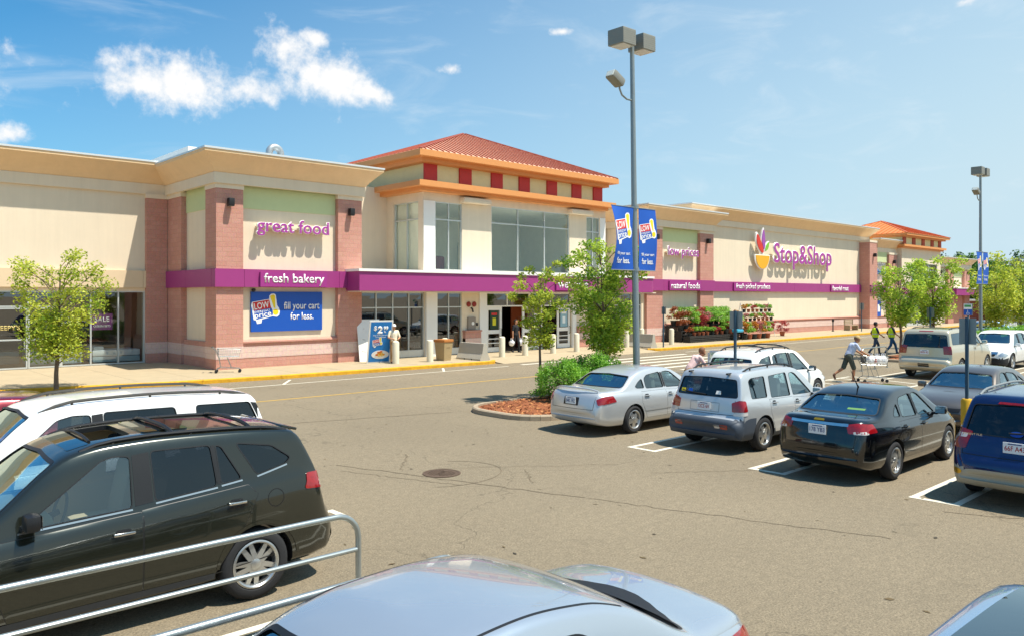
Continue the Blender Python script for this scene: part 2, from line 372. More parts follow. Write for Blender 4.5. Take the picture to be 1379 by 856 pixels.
# ---------------------------------------------------------------- ground, kerbs, markings
GX = 3000
struct('asphalt_ground', MB().add([(-GX, -GX, 0), (GX, -GX, 0), (GX, GX, 0), (-GX, GX, 0)], [(0, 1, 2, 3)]), ASPH)
def sheet(poly, z=.004):
    return MB().add([(x, y, z) for x, y in poly], [tuple(range(len(poly)))])
curbL = [(-60, 41), (-20, 34.6), (0, 31.2), (6, 29.7), (10, 28.75), (14, 28.3), (24.2, 27.95)]
curbR = [(37.7, 28.1), (48, 28.15), (70, 28.5), (110, 29.2)]
def slab(front, back, name):
    sw = struct(name, MB().prism(list(front)+list(back), -.05, .15, 'z'), CONC)
    return sw
sw = slab([(a, b+.16) for a, b in curbL]+[(24.9, 28.3), (24.9, 29.3)], [(24.9, 60), (-60, 60)], 'sidewalk')
sw2 = slab([(37.0, 29.3), (37.0, 28.4)]+[(a, b+.16) for a, b in curbR], [(110, 60), (37.0, 60)], 'sidewalk')
mb = MB(); mb.add([(24.9, 27.6, .006), (37.0, 27.6, .006), (37.0, 29.3, .148), (24.9, 29.3, .148), (37.0, 60, .148), (24.9, 60, .148)], [(0, 1, 2, 3), (3, 2, 4, 5)])
struct('entrance_ramp', mb, CONC)
def kerb(pts, w, h, m, parent, name='kerb_stone', seg=3.0, z0=-.05):
    """kerb laid as separate stones of about seg metres along a polyline"""
    out = []
    for (x0, y0), (x1, y1) in zip(pts[:-1], pts[1:]):
        L = math.hypot(x1-x0, y1-y0); n = max(1, round(L/seg)); ux, uy = (x1-x0)/L, (y1-y0)/L; nx, ny = -uy, ux
        for i in range(n):
            a = L*i/n+.004; b = L*(i+1)/n-.004
            pr = [(0, z0), (0, h-.03), (.03, h), (w, h), (w, z0)]
            v = [(x0+ux*s_+nx*d, y0+uy*s_+ny*d, z) for s_ in (a, b) for d, z in pr]; k = 5
            f = [tuple(range(k)), tuple(range(2*k-1, k-1, -1))]+[(j, k+j, k+(j+1) % k, (j+1) % k) for j in range(k)]
            out.append(MB().add(v, f).build(name, m, parent))
    return out
kerb(curbL+[(24.6, 28.0), (24.95, 28.3)], .155, .155, YEL, sw)
kerb([(36.9, 28.45), (37.2, 28.2), (37.7, 28.1)]+curbR[1:], .155, .155, YEL, sw2)
# sidewalk joints: thin score lines in a darker grout colour
for i, x in enumerate(np.arange(-6, 24, 1.9)):
    y0 = 28.55 if x > 10 else 29.8+max(0, (6-x))*.17
    struct('sidewalk_joint', MB().box(x, x+.012, y0, 31.9 if x > 12.9 else 37.7, .148, .152), mat('joint_grout', '#7d725f', .95), sw)
for x in np.arange(39, 82, 1.9):
    struct('sidewalk_joint', MB().box(x, x+.012, 28.6, 31.9, .148, .152), mat('joint_grout', '#7d725f', .95), sw2)

def strip_poly(pts, w):
    L = []; Rr = []
    for i, (x, y) in enumerate(pts):
        a = Vector(pts[max(i-1, 0)]); b = Vector(pts[min(i+1, len(pts)-1)]); d = (b-a).normalized(); n = Vector((-d.y, d.x))*w/2
        L.append((x+n.x, y+n.y)); Rr.append((x-n.x, y-n.y))
    return L+Rr[::-1]
def line(pts, w, m, z=.004, name='painted_line'):
    n = len(pts); P = strip_poly(pts, w); v = [(x, y, z) for x, y in P]
    return struct(name, MB().add(v, [(i, i+1, 2*n-2-i, 2*n-1-i) for i in range(n-1)]), m)
# parking hairpins, right row, left row and the next aisle
HP = [13.05, 10.2, 7.37, 4.55, 1.72, -1.1]
for y in HP[1:]:
    for d in (-.31, .31): line([(13.1, y+d), (23.8, y+d)], .11, WLINE)
    line([(13.05, y-.37), (13.05, y+.37)], .11, WLINE, .0045)
for y in (12.95, 10.15, 7.37, 4.5, 1.7):
    for d in (-.2, .2): line([(5.85, y+d), (-4, y+d)], .11, WLINE)
    line([(5.9, y-.255), (5.9, y+.255)], .11, WLINE, .0045)
for y in (12.9, 10.1, 7.3):
    for d in (-.31, .31): line([(31.2, y+d), (42.5, y+d)], .11, WLINE)
    line([(31.15, y-.37), (31.15, y+.37)], .11, WLINE, .0045)
# access-aisle hatching beside the shopper
line([(25.0, 13.95), (31, 13.95)], .11, WLINE); line([(25.0, 10.9), (31, 10.9)], .11, WLINE)
for i in range(6): line([(25.1+i*1.0, 10.97), (26.1+i*1.0, 13.88)], .11, WLINE, .0045)
# drive aisle: yellow centre line and white edge line with ticks, crossing stripes at the entrance
line([(-30, 23.2), (7, 22.7), (24.5, 22.35)], .12, YLINE); line([(37, 22.3), (110, 23.0)], .12, YLINE)
line([(3, 27.1), (12, 26.5), (24.2, 26.55)], .10, WLINE); line([(38, 26.6), (110, 27.4)], .10, WLINE)
for x in (6, 13.2, 20.5): line([(x, 26.55), (x+.9, 27.8)], .10, WLINE, .0045)
for i in range(6): line([(28.6, 20.2+i*1.08), (36.6, 20.2+i*1.08)], .30, WLINE)
line([(25.2, 26.75), (29.5, 26.75)], .25, WLINE, .0045)
# long cracks and tar seams
CR = mat('dark_crack', '#6a5d4a', .95, var=.3, vscale=9)
rc = random.Random(3)
def crackline(a, b, w=.022, wob=.12, n=26):
    pts = []
    for i in range(n+1):
        s_ = i/n; pts.append((a[0]+(b[0]-a[0])*s_+rc.uniform(-wob, wob)*.4, a[1]+(b[1]-a[1])*s_+rc.uniform(-wob, wob)*.4))
    line(pts, w, CR, .005, 'asphalt_crack')
crackline((7.6, 13.1), (9.2, 8.3)); crackline((9.2, 8.3), (10.6, 4.2), .016); crackline((7.4, 12.6), (8.3, 10.3), .014)
crackline((9.3, 18.2), (13.4, 17.0), .03, .06); crackline((12.5, 4.2), (13.9, 1.0), .018); crackline((8.8, 11.6), (11.5, 9.6), .012)
crackline((9.9, 10.4), (9.3, 9.6), .014); crackline((9.2, 13.1), (8.2, 11.9), .014); crackline((11.4, 8.7), (13.2, 7.4), .012); crackline((3, 19.4), (9.3, 18.2), .02)
rd = random.Random(77); db = MB()
for i in range(420):
    x, y = rd.uniform(1, 26), rd.uniform(1, 27)
    if 13.4 < x < 25.3 and 13.8 < y < 17.4: continue
    a = rd.uniform(0, 6.3); l = rd.uniform(.015, .06); w = l*rd.uniform(.25, .6); dx, dy = math.cos(a)*l, math.sin(a)*l; ex, ey = -math.sin(a)*w, math.cos(a)*w
    db.add([(x-dx, y-dy, .006), (x+ex, y+ey, .010), (x+dx, y+dy, .007), (x-ex, y-ey, .006)], [(0, 1, 2, 3)], i % 3)
o = db.build('leaf_litter', [mat('dead_leaf', '#5f4f34', .95), mat('tar_fleck', '#3f382d', .95), mat('grey_grit', '#7d715d', .95)]); tag(o, 'scattered dry leaf bits and grit on the asphalt', 'litter', kind='stuff')
# manhole
mh = thing('manhole_cover', 'round brown iron manhole cover set in the asphalt aisle', 'manhole', (8.61, 11.22, 0), .5)
IRON = mat('rusty_iron', '#5c4a3c', .8, metal=.3, var=.2, vscale=8)
mb = MB(); mb.lathe([(.34, -.02), (.34, .012), (.30, .012), (.30, .004)], 36); mb.build('frame', IRON, mh, smooth=True)
mb = MB(); mb.lathe([(.295, -.02), (.295, .010), (.0005, .012)], 36); 
for k in range(10):
    for j in range(-4, 5):
        xx = (k-4.5)*.055; yy = j*.055
        if math.hypot(xx, yy) < .25 and abs(yy) > .05: mb.box(xx-.015, xx+.015, yy-.015, yy+.015, .01, .016)
mb.build('lid', IRON, mh); text('DRAIN', mh, IRON, (0, 0, .011), w=.3, ext=.005, rot=Matrix.Rotation(R(-90), 3, 'X') @ Matrix.Rotation(0, 3, 'Z'))
line([(8.61+1.15*math.cos(a), 11.22+.95*math.sin(a)) for a in np.linspace(-2.2, .9, 24)], .018, CR, .005, 'asphalt_crack')

# planted islands
MULCH = mat('red_brown_mulch', '#8a4f2c', .95, var=.45, vscale=14, bump=1.0, bscale=50)
KERBC = mat('weathered_granite_kerb', '#a2917a', .9, var=.15, vscale=4, bump=.3, bscale=60)
def rounded(x0, x1, y0, y1, r, n=7):
    P = []
    for cx, cy, a0 in ((x1-r, y0+r, -90), (x1-r, y1-r, 0), (x0+r, y1-r, 90), (x0+r, y0+r, 180)):
        P += [(cx+r*math.cos(R(a0+90*i/n)), cy+r*math.sin(R(a0+90*i/n))) for i in range(n+1)]
    return P
def island(x0, x1, y0, y1, r):
    P = rounded(x0, x1, y0, y1, r); Pi = rounded(x0+.15, x1-.15, y0+.15, y1-.15, r-.15)
    rnd = random.Random(5); mb = MB(); n = len(Pi); cx, cy = (x0+x1)/2, (y0+y1)/2
    # mulch bed: rings rising to a low mound
    v = []; rings = 6
    for k in range(rings):
        s_ = 1-k/rings*.96
        for x, y in Pi: v.append((cx+(x-cx)*s_+rnd.uniform(-.02, .02)*(k > 0), cy+(y-cy)*s_+rnd.uniform(-.03, .03)*(k > 0), .09+.14*(1-s_**2)+rnd.uniform(-.015, .02)*(k > 0)))
    f = [(k*n+i, k*n+(i+1) % n, (k+1)*n+(i+1) % n, (k+1)*n+i) for k in range(rings-1) for i in range(n)]+[tuple((rings-1)*n+i for i in range(n))]
    o = struct('planting_bed', mb.add(v, f), MULCH, smooth=True)
    kerb(P+[P[0]], .15, .14, KERBC, o, 'kerb_stone', .9)
    # loose bark chips
    bm_ = MB()
    for i in range(2600 if x0 < 20 else 500):
        while True:
            x, y = rnd.uniform(x0+.2, x1-.2), rnd.uniform(y0+.2, y1-.2)
            if (x-x0 > r or math.hypot(x-x0-r, y-cy) < r*1.05): break
        s_ = 1-max(abs(x-cx)/((x1-x0)/2), abs(y-cy)/((y1-y0)/2)); z = .1+.14*(1-(1-s_)**2); a = rnd.uniform(0, 6.3); l = rnd.uniform(.02, .06); w = l*.35
        dx, dy = math.cos(a)*l, math.sin(a)*l; ex, ey = -math.sin(a)*w, math.cos(a)*w; dz = rnd.uniform(-.02, .025)
        bm_.add([(x-dx-ex, y-dy-ey, z-dz), (x+dx-ex, y+dy-ey, z+dz), (x+dx+ex, y+dy+ey, z+dz+.01), (x-dx+ex, y-dy+ey, z-dz+.01)], [(0, 1, 2, 3)], i % 3)
    c = bm_.build('bark_chips', [mat('bark_a', '#a4653a', .95), mat('bark_b', '#7a4526', .95), mat('bark_c', '#b57d4c', .95)], o); c['kind'] = 'stuff'
    return o
island(13.65, 25.2, 14.0, 17.2, 1.2)
island(39.4, 64, 13.9, 17.0, 1.2)

# ---------------------------------------------------------------- building helpers
def wall_cells(mb, x0, x1, z0, z1, y0, y1, holes, m=0):
    xs = sorted({x0, x1}|{min(max(h[i], x0), x1) for h in holes for i in (0, 1)}); zs = sorted({z0, z1}|{min(max(h[i], z0), z1) for h in holes for i in (2, 3)})
    for a, b in zip(xs[:-1], xs[1:]):
        run = None
        for c, d in zip(zs[:-1], zs[1:]):
            inside = any(h[0] <= (a+b)/2 <= h[1] and h[2] <= (c+d)/2 <= h[3] for h in holes)
            if not inside: run = [run[0] if run else c, d]
            if inside or d == zs[-1]:
                if run: mb.box(a, b, y0, y1, run[0], run[1], m)
                run = None
def glazing(parent, x0, x1, z0, z1, y, xs, zs, g=None, fr=None, name='window', w=.055, sill=0):
    """a framed window facing -Y: frame mesh with each pane a child"""
    X = [x0]+list(xs)+[x1]; Z = [z0]+list(zs)+[z1]; mb = MB(); d = .06
    for i, x in enumerate(X):
        e = w if i in (0, len(X)-1) else w/2
        a = x if i == 0 else x-e; b = x if i == len(X)-1 else x+e
        mb.box(a, b, y-d, y+d, z0, z1)
    for j, z in enumerate(Z):
        e = w if j in (0, len(Z)-1) else w/2
        a = z if j == 0 else z-e; b = z if j == len(Z)-1 else z+e
        if j == 0 and sill: b = z0+sill
        for p_, q_ in zip(X[:-1], X[1:]): mb.box(p_+.02, q_-.02, y-d+.004, y+d-.004, a, b)
    o = mb.build(name, fr or FRAME, parent)
    for p_, q_ in zip(X[:-1], X[1:]):
        for a, b in zip(Z[:-1], Z[1:]):
            if sill and a == z0: a = z0+sill
            rj = random.uniform(-.004, .004)
            MB().add([(p_+.02, y+rj, a+.015), (q_-.02, y-rj, a+.015), (q_-.02, y-rj*.5, b-.015), (p_+.02, y+rj*.5, b-.015)], [(0, 1, 2, 3)]).build('pane', g or GLASS, o)
    return o
def cornice(parent, path, zb, zt, out, m=CREAM2, closed=False, name='cornice'):
    """coved cornice swept along a plan path (outside on the right-hand side), metal cap on top"""
    h = zt-zb
    prof = [(-.06, 0), (.10, 0), (.10, .34*h), (.14, .36*h)]+[(.14+(out-.14)*(s_**1.15), .36*h+(.52*h)*s_) for s_ in (.25, .5, .75, 1)]+[(out, h-.05), (-.06, h-.05)]
    k0 = [(-.058, -.01), (.12, -.01), (.12, .32*h), (.105, .335*h), (-.058, .335*h)]
    prof2 = [(-.06, h-.048), (out+.03, h-.048), (out+.03, h+.03), (-.06, h+.05)]
    def off(d):
        P = [Vector(p) for p in path]; res = []
        for i, q in enumerate(P):
            d1 = (q-P[i-1]).normalized() if i > 0 else None; d2 = (P[i+1]-q).normalized() if i < len(P)-1 else None
            n1_ = Vector((d1.y, -d1.x)) if d1 else None; n2_ = Vector((d2.y, -d2.x)) if d2 else None
            if n1_ is None: nn = n2_
            elif n2_ is None: nn = n1_
            else: nn = (n1_+n2_); nn = nn/(nn.length_squared/2) if nn.length > .1 else n1_
            res.append(q+nn*d)
        return res
    objs = []
    for pr, mm, nm in ((prof, m, name), (prof2, CAP, 'roof_cap'), (k0, CREAM, 'frieze')):
        k = len(pr); v = []; cols = [off(d) for d, z in pr]
        for i in range(len(path)):
            for j, (d, z) in enumerate(pr): v.append((cols[j][i].x, cols[j][i].y, zb+z))
        f = [(i*k+j, (i+1)*k+j, (i+1)*k+(j+1) % k, i*k+(j+1) % k) for i in range(len(path)-1) for j in range(k)]
        f += [tuple(range(k)), tuple((len(path)-1)*k+j for j in range(k))]
        objs.append(MB().add(v, f).build(nm, mm, parent if not objs else objs[0]))
    return objs[0]
def pier(parent, x0, x1, y0, y1, z1=7.62, z0=.15, m=BRICK, name='pier'):
    o = MB().box(x0, x1, y0, y1, z0, z1).build(name, m, parent)
    MB().box(x0-.03, x1+.03, y0-.03, y1, z1, z1+.2).build('pier_cap', CREAM, o)
    MB().box(x0-.012, x1+.012, y0-.012, y1, .58, 1.08).build('pale_course', PALE, o)
    return o
def band(parent, segs, y0, y1, z0, z1, m=PURPLE, name='band_panel'):
    for a, b in segs: MB().box(a+.006, b-.006, y0, y1, z0, z1).build(name, m, parent)
def wall_lamp(x, y, z, label, rz=0):
    o = thing('wall_light', label, 'wall light', (x, y, z), rz, 'black wall lights on the piers')
    mb = MB(); mb.bbox((0, -.17, 0), (.24, .26, .34), .04); mb.build('housing', BLACK, o, smooth=True)
    MB().box(-.06, .06, -.05, 0, -.08, .08).build('bracket', BLACK, o)
    MB().box(-.09, .09, -.27, -.08, -.178, -.171).build('lens', mat('lamp_lens', '#9a9a92', .3), o)
    return o
def room(parent, x0, x1, y0, y1, z0, z1, m, name='interior'):
    mb = MB()
    mb.box(x0, x1, y1, y1+.1, z0, z1); mb.box(x0-.1, x0, y0, y1+.1, z0, z1); mb.box(x1, x1+.1, y0, y1+.1, z0, z1)
    mb.box(x0-.1, x1+.1, y0, y1+.1, z1, z1+.1); mb.box(x0-.1, x1+.1, y0, y1+.1, z0-.1, z0)
    return mb.build(name, m, parent)

# ---------------------------------------------------------------- mattress shop wing (left)
wing = thing('shop_building', 'cream mattress shop wing with glass storefront at far left', 'building', (0, 0, 0))
YW = 37.8; wx = [3.1, 5.0, 6.15, 7.4, 8.62, 9.78, 10.9, 12.02]
mb = MB(); wall_cells(mb, -40, 12.95, .15, 9.0, YW, YW+.4, [(-2.2, 12.02, .15, 3.4)]); mb.build('wall', CREAM, wing)
MB().box(-40, 12.95, YW+.4, 60, 8.4, 8.8).build('roof', CAP, wing)
for a, b in ((-40, -14), (-14, 0), (0, 11.9), (11.9, 12.85)): MB().box(a+.006, b-.006, YW-.14, YW, 3.55, 4.32).build('ledge_panel', mat('light_tan_stucco', '#dcc4a2', .92, var=.04, vscale=1.2), wing)
o = MB().box(12.02, 12.95-.02, YW-.22, YW, .15, 7.62).build('pier', BRICK, wing)
MB().box(11.99, 12.93, YW-.25, YW, 7.62, 7.82).build('pier_cap', CREAM, o); MB().box(12.005, 12.93, YW-.232, YW, .58, 1.08).build('pale_course', PALE, o)
cornice(wing, [(-40, YW), (12.95, YW)], 7.82, 9.22, .85)
GLASSW = glass_mat('mattress_shop_glass', (.80, .86, .84), .08, .9)
glazing(wing, -2.2, 5.0, .17, 3.4, YW+.08, [-1, .2, 1.4, 2.6, 3.8], [], GLASSW)
glazing(wing, 8.62, 12.02, .17, 3.4, YW+.08, [9.78, 10.9], [], GLASSW)
glazing(wing, 5.0, 8.62, 2.72, 3.4, YW+.08, [7.4], [])
for a, b in ((5.0, 6.17), (6.19, 7.38), (7.40, 8.62)):
    d = glazing(wing, a, b, .17, 2.70, YW+.08, [], [1.38], name='door', w=.06)
    MB().tube([(b-.14, YW, 1.0), (b-.14, YW-.1, 1.0), (b-.14, YW-.1, 1.4), (b-.14, YW, 1.4)], .015).build('handle', FRAME, d)
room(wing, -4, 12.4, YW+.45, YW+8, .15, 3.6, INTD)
def bed(x, y, rz, label):
    b = thing('mattress_bed', label, 'bed', (x, y, .16), rz, 'beds inside the mattress shop')
    ws = mat('white_bedding', '#d9dde0', .85, var=.03)
    MB().bbox((0, 0, .2), (1.5, 2.0, .26), .05).build('box_spring', mat('bed_base_fabric', '#9fb3bd', .9), b, smooth=True)
    MB().bbox((0, 0, .48), (1.52, 2.02, .28), .07).build('mattress', ws, b, smooth=True)
    for s_ in (-.38, .38): MB().bbox((s_, .72, .70), (.62, .42, .16), .07).build('pillow', ws, b, smooth=True)
bed(11.0, YW+1.35, 1.57, 'white mattress bed at the right end of the shop window'); bed(8.6, YW+1.45, 1.57, 'white mattress bed behind the tree in the shop window'); bed(6.5, YW+3, 1.57, 'white mattress bed behind the glass doors')
sg = thing('window_poster', 'purple poster with white print hung in the mattress shop window', 'poster', (10.3, YW+.3, 2.05))
MB().box(-.45, .45, 0, .012, -.36, .36).build('sheet', mat('purple_poster', '#6d2a6a', .6), sg); text('SALE', sg, LETW, (0, -.002, .1), w=.6, off=.01, ext=.004); text('QUEEN SETS', sg, LETW, (0, -.002, -.2), w=.7, ext=.004)
sg = thing('door_lettering', 'gold shop name lettered on the glass door', 'lettering', (6.75, YW, 1.8))
GOLD = mat('gold_vinyl', '#d8c27a', .5)
text("SLEEPY'S", sg, GOLD, (-.12, .01, .08), w=.95, off=.015, ext=.003); 
sg = thing('door_lettering', 'gold opening hours lettered low on the glass door behind the tree', 'lettering', (8.0, YW, 1.2))
text('Mon - Sat 10 - 9', sg, GOLD, (0, .01, .1), w=.8, ext=.003); text('Sunday 11 - 7', sg, GOLD, (0, .01, -.12), w=.75, ext=.003)

# ---------------------------------------------------------------- supermarket
SM = thing('supermarket_building', 'long cream and rose block supermarket with purple band and tiled entrance pavilion', 'building', (0, 0, 0))
# bakery block
mb = MB()
mb.box(12.95+.25, 19.85-.05, 32.25, 58, .15, 8.2); mb.build('wall', CREAM, SM)
MB().box(12.6, 20.2, 32.0, 58, 8.9, 9.0).build('roof', CAP, SM)
pier(SM, 12.95, 14.1, 32.0, 33.13); pier(SM, 18.6, 19.85, 32.0, 33.2)
o = MB().box(12.95, 13.3, 35.9, 37.6, .15, 7.62).build('pier', BRICK, SM); MB().box(12.92, 13.3, 35.87, 37.58, 7.62, 7.82).build('pier_cap', CREAM, o); MB().box(12.938, 13.3, 35.888, 37.58, .58, 1.08).build('pale_course', PALE, o)
cornice(SM, [(12.95, 38.4), (12.95, 32.0), (19.85, 32.0), (19.85, 36)], 7.82, 9.12, .75)
def infill(x0, x1, y, base=True):
    MB().box(x0+.02, x1-.02, y-.03, y+.05, 6.88, 7.9).build('green_panel', GREENP, SM)
    if base: plinth(x0, x1, y)
def plinth(x0, x1, y):
    o_ = MB().box(x0, x1, y-.14, y+.02, .15, 1.20).build('plinth', BRICK, SM)
    MB().prism([(y-.20, 1.20), (y-.20, 1.27), (y+.02, 1.36), (y+.02, 1.20)], x0, x1, 'x').build('sill', BRICK, o_)
    MB().box(x0, x1, y-.155, y, .58, 1.05).build('pale_course', PALE, o_)
infill(14.1, 18.6, 32.25)
MB().box(13.17, 13.25, 33.13, 35.9, 6.88, 7.9).build('green_panel', GREENP, SM)
o = MB().box(13.06, 13.22, 33.13, 35.9, .15, 1.25).build('plinth', BRICK, SM); MB().box(13.045, 13.2, 33.13, 35.9, .58, 1.05).build('pale_course', PALE, o)
band(SM, [(12.86, 14.1), (14.1, 16.4), (16.4, 18.6), (18.6, 19.1)], 31.88, 32.27, 3.55, 4.30)
for a, b in ((32.28, 35.1), (35.1, 37.8)): MB().box(12.86, 13.25, a, b-.012, 3.55, 4.30).build('band_panel', PURPLE, SM)
# recesses beside the pavilion, pavilion upper storey
HOLES = [(24.3, 26.05, 4.5, 8.0), (28.1, 34.25, 4.5, 8.05), (35.75, 36.95, 4.5, 8.0)]
LOW = [(19.9, 23.62, .15, 3.38), (24.35, 26.05, .15, 3.38), (27.72, 34.4, .15, 3.38), (35.9, 41.1, .15, 3.38)]
mb = MB()
wall_cells(mb, 19.85, 41.4, .15, 4.4, 32.2, 32.5, LOW); mb.build('wall', CREAM, SM)
mb = MB(); wall_cells(mb, 23.54, 37.5, 4.42, 8.5, 32.2, 32.5, HOLES)
# left return wall with its window, right return wall, recessed walls behind
for a, b, c, d in ((32.5, 32.62, 4.42, 8.5), (34.85, 35.6, 4.42, 8.5), (32.62, 34.85, 8.0, 8.5)): mb.box(23.54, 23.84, a, b, c, d)
mb.box(37.2, 37.5, 32.5, 35.6, 4.42, 8.5); mb.box(19.8, 23.54, 35.5, 35.8, 4.42, 8.9); mb.box(37.5, 41.4, 35.5, 35.8, 4.42, 8.9)
mb.build('upper_wall', CREAM, SM)
MB().box(23.56, 24.28, 32.17, 32.2, 4.43, 8.0).build('corner_trim', WHITE, SM); MB().box(36.97, 37.48, 32.17, 32.2, 4.43, 8.0).build('corner_trim', WHITE, SM)
for x in (26.8, 35.0):
    MB().bbox((x, 32.0, 8.18), (1.9, .5, .28), .09).build('capital', CREAM, SM, smooth=True)
glazing(SM, 24.3, 26.05, 4.5, 8.0, 32.3, [25.2], [7.1], GLASS2)
glazing(SM, 28.1, 34.25, 4.5, 8.05, 32.3, [30.1, 32.2], [7.15], GLASS2)
glazing(SM, 35.75, 36.95, 4.5, 8.0, 32.3, [36.35], [7.1], GLASS2)
# window in the left return (faces -X): built facing -Y then turned
lw = glazing(SM, -2.23/2, 2.23/2, 4.5, 8.0, 0, [0], [7.1], GLASS2); lw.rotation_euler = (0, 0, R(-90)); lw.location = (23.68, 33.735, 0)
room(SM, 23.9, 37.1, 32.55, 39.5, 4.5, 8.2, INTL, 'upper_room')
MB().box(31.6, 33.4, 39.3, 39.48, 4.5, 6.6).build('room_door', mat('teal_door', '#5f8d88', .6), SM); MB().box(25.4, 26.3, 39.3, 39.48, 4.5, 6.7).build('room_door', mat('teal_door', '#5f8d88', .6), SM)
for x in (24.6, 25.5): MB().bbox((x, 33.6, 4.9), (.6, .6, .8), .15).build('armchair', mat('maroon_cloth', '#6b3440', .9), SM, smooth=True)
# fascias, clerestory and hipped metal roof
def pav_ring(x0, x1, y0, y1, z0, z1, t_, m, name):
    mb = MB(); mb.box(x0, x1, y0, y0+t_, z0, z1); mb.box(x0, x0+t_, y0+t_, y1, z0, z1); mb.box(x1-t_, x1, y0+t_, y1, z0, z1); mb.box(x0+t_, x1-t_, y0+t_, y1, z0+.01, z1-.01); return mb.build(name, m, SM)
def fascia(x0, x1, y0, y1, z0, z1, out, m, name):
    """moulded fascia: a stepped ring"""
    h = z1-z0; mb = MB()
    for d, a, b in ((out*.55, 0, .42), (out, .42, 1.0)): mb.box(x0-d, x1+d, y0-d, y1+d, z0+h*a, z0+h*b)
    return mb.build(name, m, SM)
fascia(23.54, 36.9, 32.2, 42, 8.42, 8.9, .75, ORANGE, 'lower_fascia')
pav_ring(23.5, 36.95, 32.1, 42, 8.9, 9.82, .3, YELLOWP, 'clerestory_wall')
for x in (23.48, 25.75, 27.95, 30.0, 32.2, 34.3, 36.2): MB().box(x, x+.8, 32.0, 32.1, 8.9, 9.82).build('red_block', RED, SM)
fascia(23.54, 36.6, 32.1, 42, 9.82, 10.34, .95, ORANGE, 'eave_fascia')
def hip(x0, x1, y0, y1, z0, ax0, ax1, ay, az, m, ribm, step, parent, thick=.05):
    A, B, C_, D_ = Vector((x0, y0, z0)), Vector((x1, y0, z0)), Vector((x1, y1, z0)), Vector((x0, y1, z0)); P, Q = Vector((ax0, ay, az)), Vector((ax1, ay, az))
    o_ = MB().add([A, B, C_, D_, P, Q], [(0, 1, 5, 4), (1, 2, 5), (2, 3, 4, 5), (3, 0, 4), (3, 2, 1, 0)]).build('roof', m, parent)
    def rib(a, b, r_, n_):
        d = (b-a).normalized(); up = Vector((0, 0, 1)); s_ = d.cross(up).normalized()*r_; h_ = up*thick
        MB().add([a-s_, a+s_, b+s_, b-s_, a-s_+h_, a+s_+h_, b+s_+h_, b-s_+h_], [(0, 1, 2, 3), (7, 6, 5, 4), (0, 4, 5, 1), (1, 5, 6, 2), (2, 6, 7, 3), (3, 7, 4, 0)]).build(n_, ribm, o_)
    # standing seams: front and left slopes, running up to the hips
    n = int((x1-x0)/step)
    for i in range(1, n):
        x = x0+(x1-x0)*i/n
        top = (x-x0)/(ax0-x0) if x < ax0 else ((x1-x)/(x1-ax1) if x > ax1 else 1)
        rib(Vector((x, y0, z0+.01)), Vector((x, y0+(ay-y0)*top, z0+(az-z0)*top+.01)), .022, 'seam')
    n = int((y1-y0)/step)
    for i in range(1, n):
        y = y0+(y1-y0)*i/n; top = (y-y0)/(ay-y0) if y < ay else (y1-y)/(y1-ay)
        rib(Vector((x0, y, z0+.01)), Vector((x0+(ax0-x0)*top, y, z0+(az-z0)*top+.01)), .022, 'seam')
    for a in (A, B, C_, D_): rib(a, P if a in (A, D_) else Q, .07, 'hip_cap')
    return o_
hip(22.62, 37.5, 31.18, 42.9, 10.345, 30.0, 30.2, 37.0, 12.95, ORANGE2, mat('rust_red_seam', '#a3543f', .5), .36, SM)
# canopy over the entrance, rounded at its right end
cp = [(19.02, 32.1), (19.02, 30.85)]+[(40.3+.8*math.sin(a), 31.65-.8*math.cos(a)) for a in np.linspace(0, 1.57, 8)]+[(41.1, 32.1)]
cano = MB().prism(cp, 3.42, 4.30, 'z').build('canopy', PURPLE, SM)
def grow(P, d):
    return [(x-(d if x < 20 else -d if x > 40.3 else 0), y-(d if y < 32 else 0)) for x, y in P]
MB().prism([(a, b+.5 if b > 32 else b) for a, b in grow(cp, .06)], 4.30, 4.42, 'z').build('canopy_cap', WHITE, cano)
MB().box(19.9, 23.5, 32.1, 35.5, 4.3, 4.40).build('canopy_roof', CAP, cano); MB().box(37.5, 41.3, 32.1, 35.5, 4.3, 4.40).build('canopy_roof', CAP, cano)
MB().box(19.1, 41.0, 30.95, 32.2, 3.36, 3.415).build('soffit', CREAM, cano)
# ground-floor glazing and doors
glazing(SM, 19.9, 23.62, .17, 3.36, 32.3, [20.8, 21.75, 22.7], [2.62], sill=.35)
glazing(SM, 24.35, 26.05, .17, 3.36, 32.3, [25.2], [2.62], sill=.35)
MB().box(23.64, 24.33, 32.05, 32.2, .15, 3.38).build('corner_trim', WHITE, SM)
for a, b in ((27.2, 27.70), (34.42, 34.75)): MB().box(a, b, 32.1, 32.2, .15, 3.38).build('corner_trim', WHITE, SM)
glazing(SM, 27.72, 34.4, 2.62, 3.36, 32.3, [29.3, 31.0, 32.7], [], fr=WHITE)
glazing(SM, 35.9, 41.1, .17, 3.36, 32.3, [36.9, 37.8, 39.0, 40.1], [2.62], sill=.35)
def door(x0, x1, y, poster=None):
    d = MB(); w = .16
    d.box(x0, x0+w, y, y+.06, .17, 2.6); d.box(x1-w, x1, y, y+.06, .17, 2.6); d.box(x0+w, x1-w, y, y+.06, .17, .42); d.box(x0+w, x1-w, y, y+.06, 2.42, 2.6); d.box(x0+w, x1-w, y, y+.06, 1.15, 1.36)
    for z in (.62, .85): d.box(x0+w, x1-w, y+.01, y+.05, z, z+.05)
    o_ = d.build('door', WHITE, SM)
    MB().add([(x0+w, y+.03, .42), (x1-w, y+.03, .42), (x1-w, y+.03, 2.42), (x0+w, y+.03, 2.42)], [(0, 1, 2, 3)]).build('pane', GLASS, o_)
    MB().tube([(x1-.08, y, 1.0), (x1-.08, y-.08, 1.02), (x1-.08, y-.08, 1.4), (x1-.08, y, 1.42)], .018, 6).build('handle', BLACK, o_)
    return o_
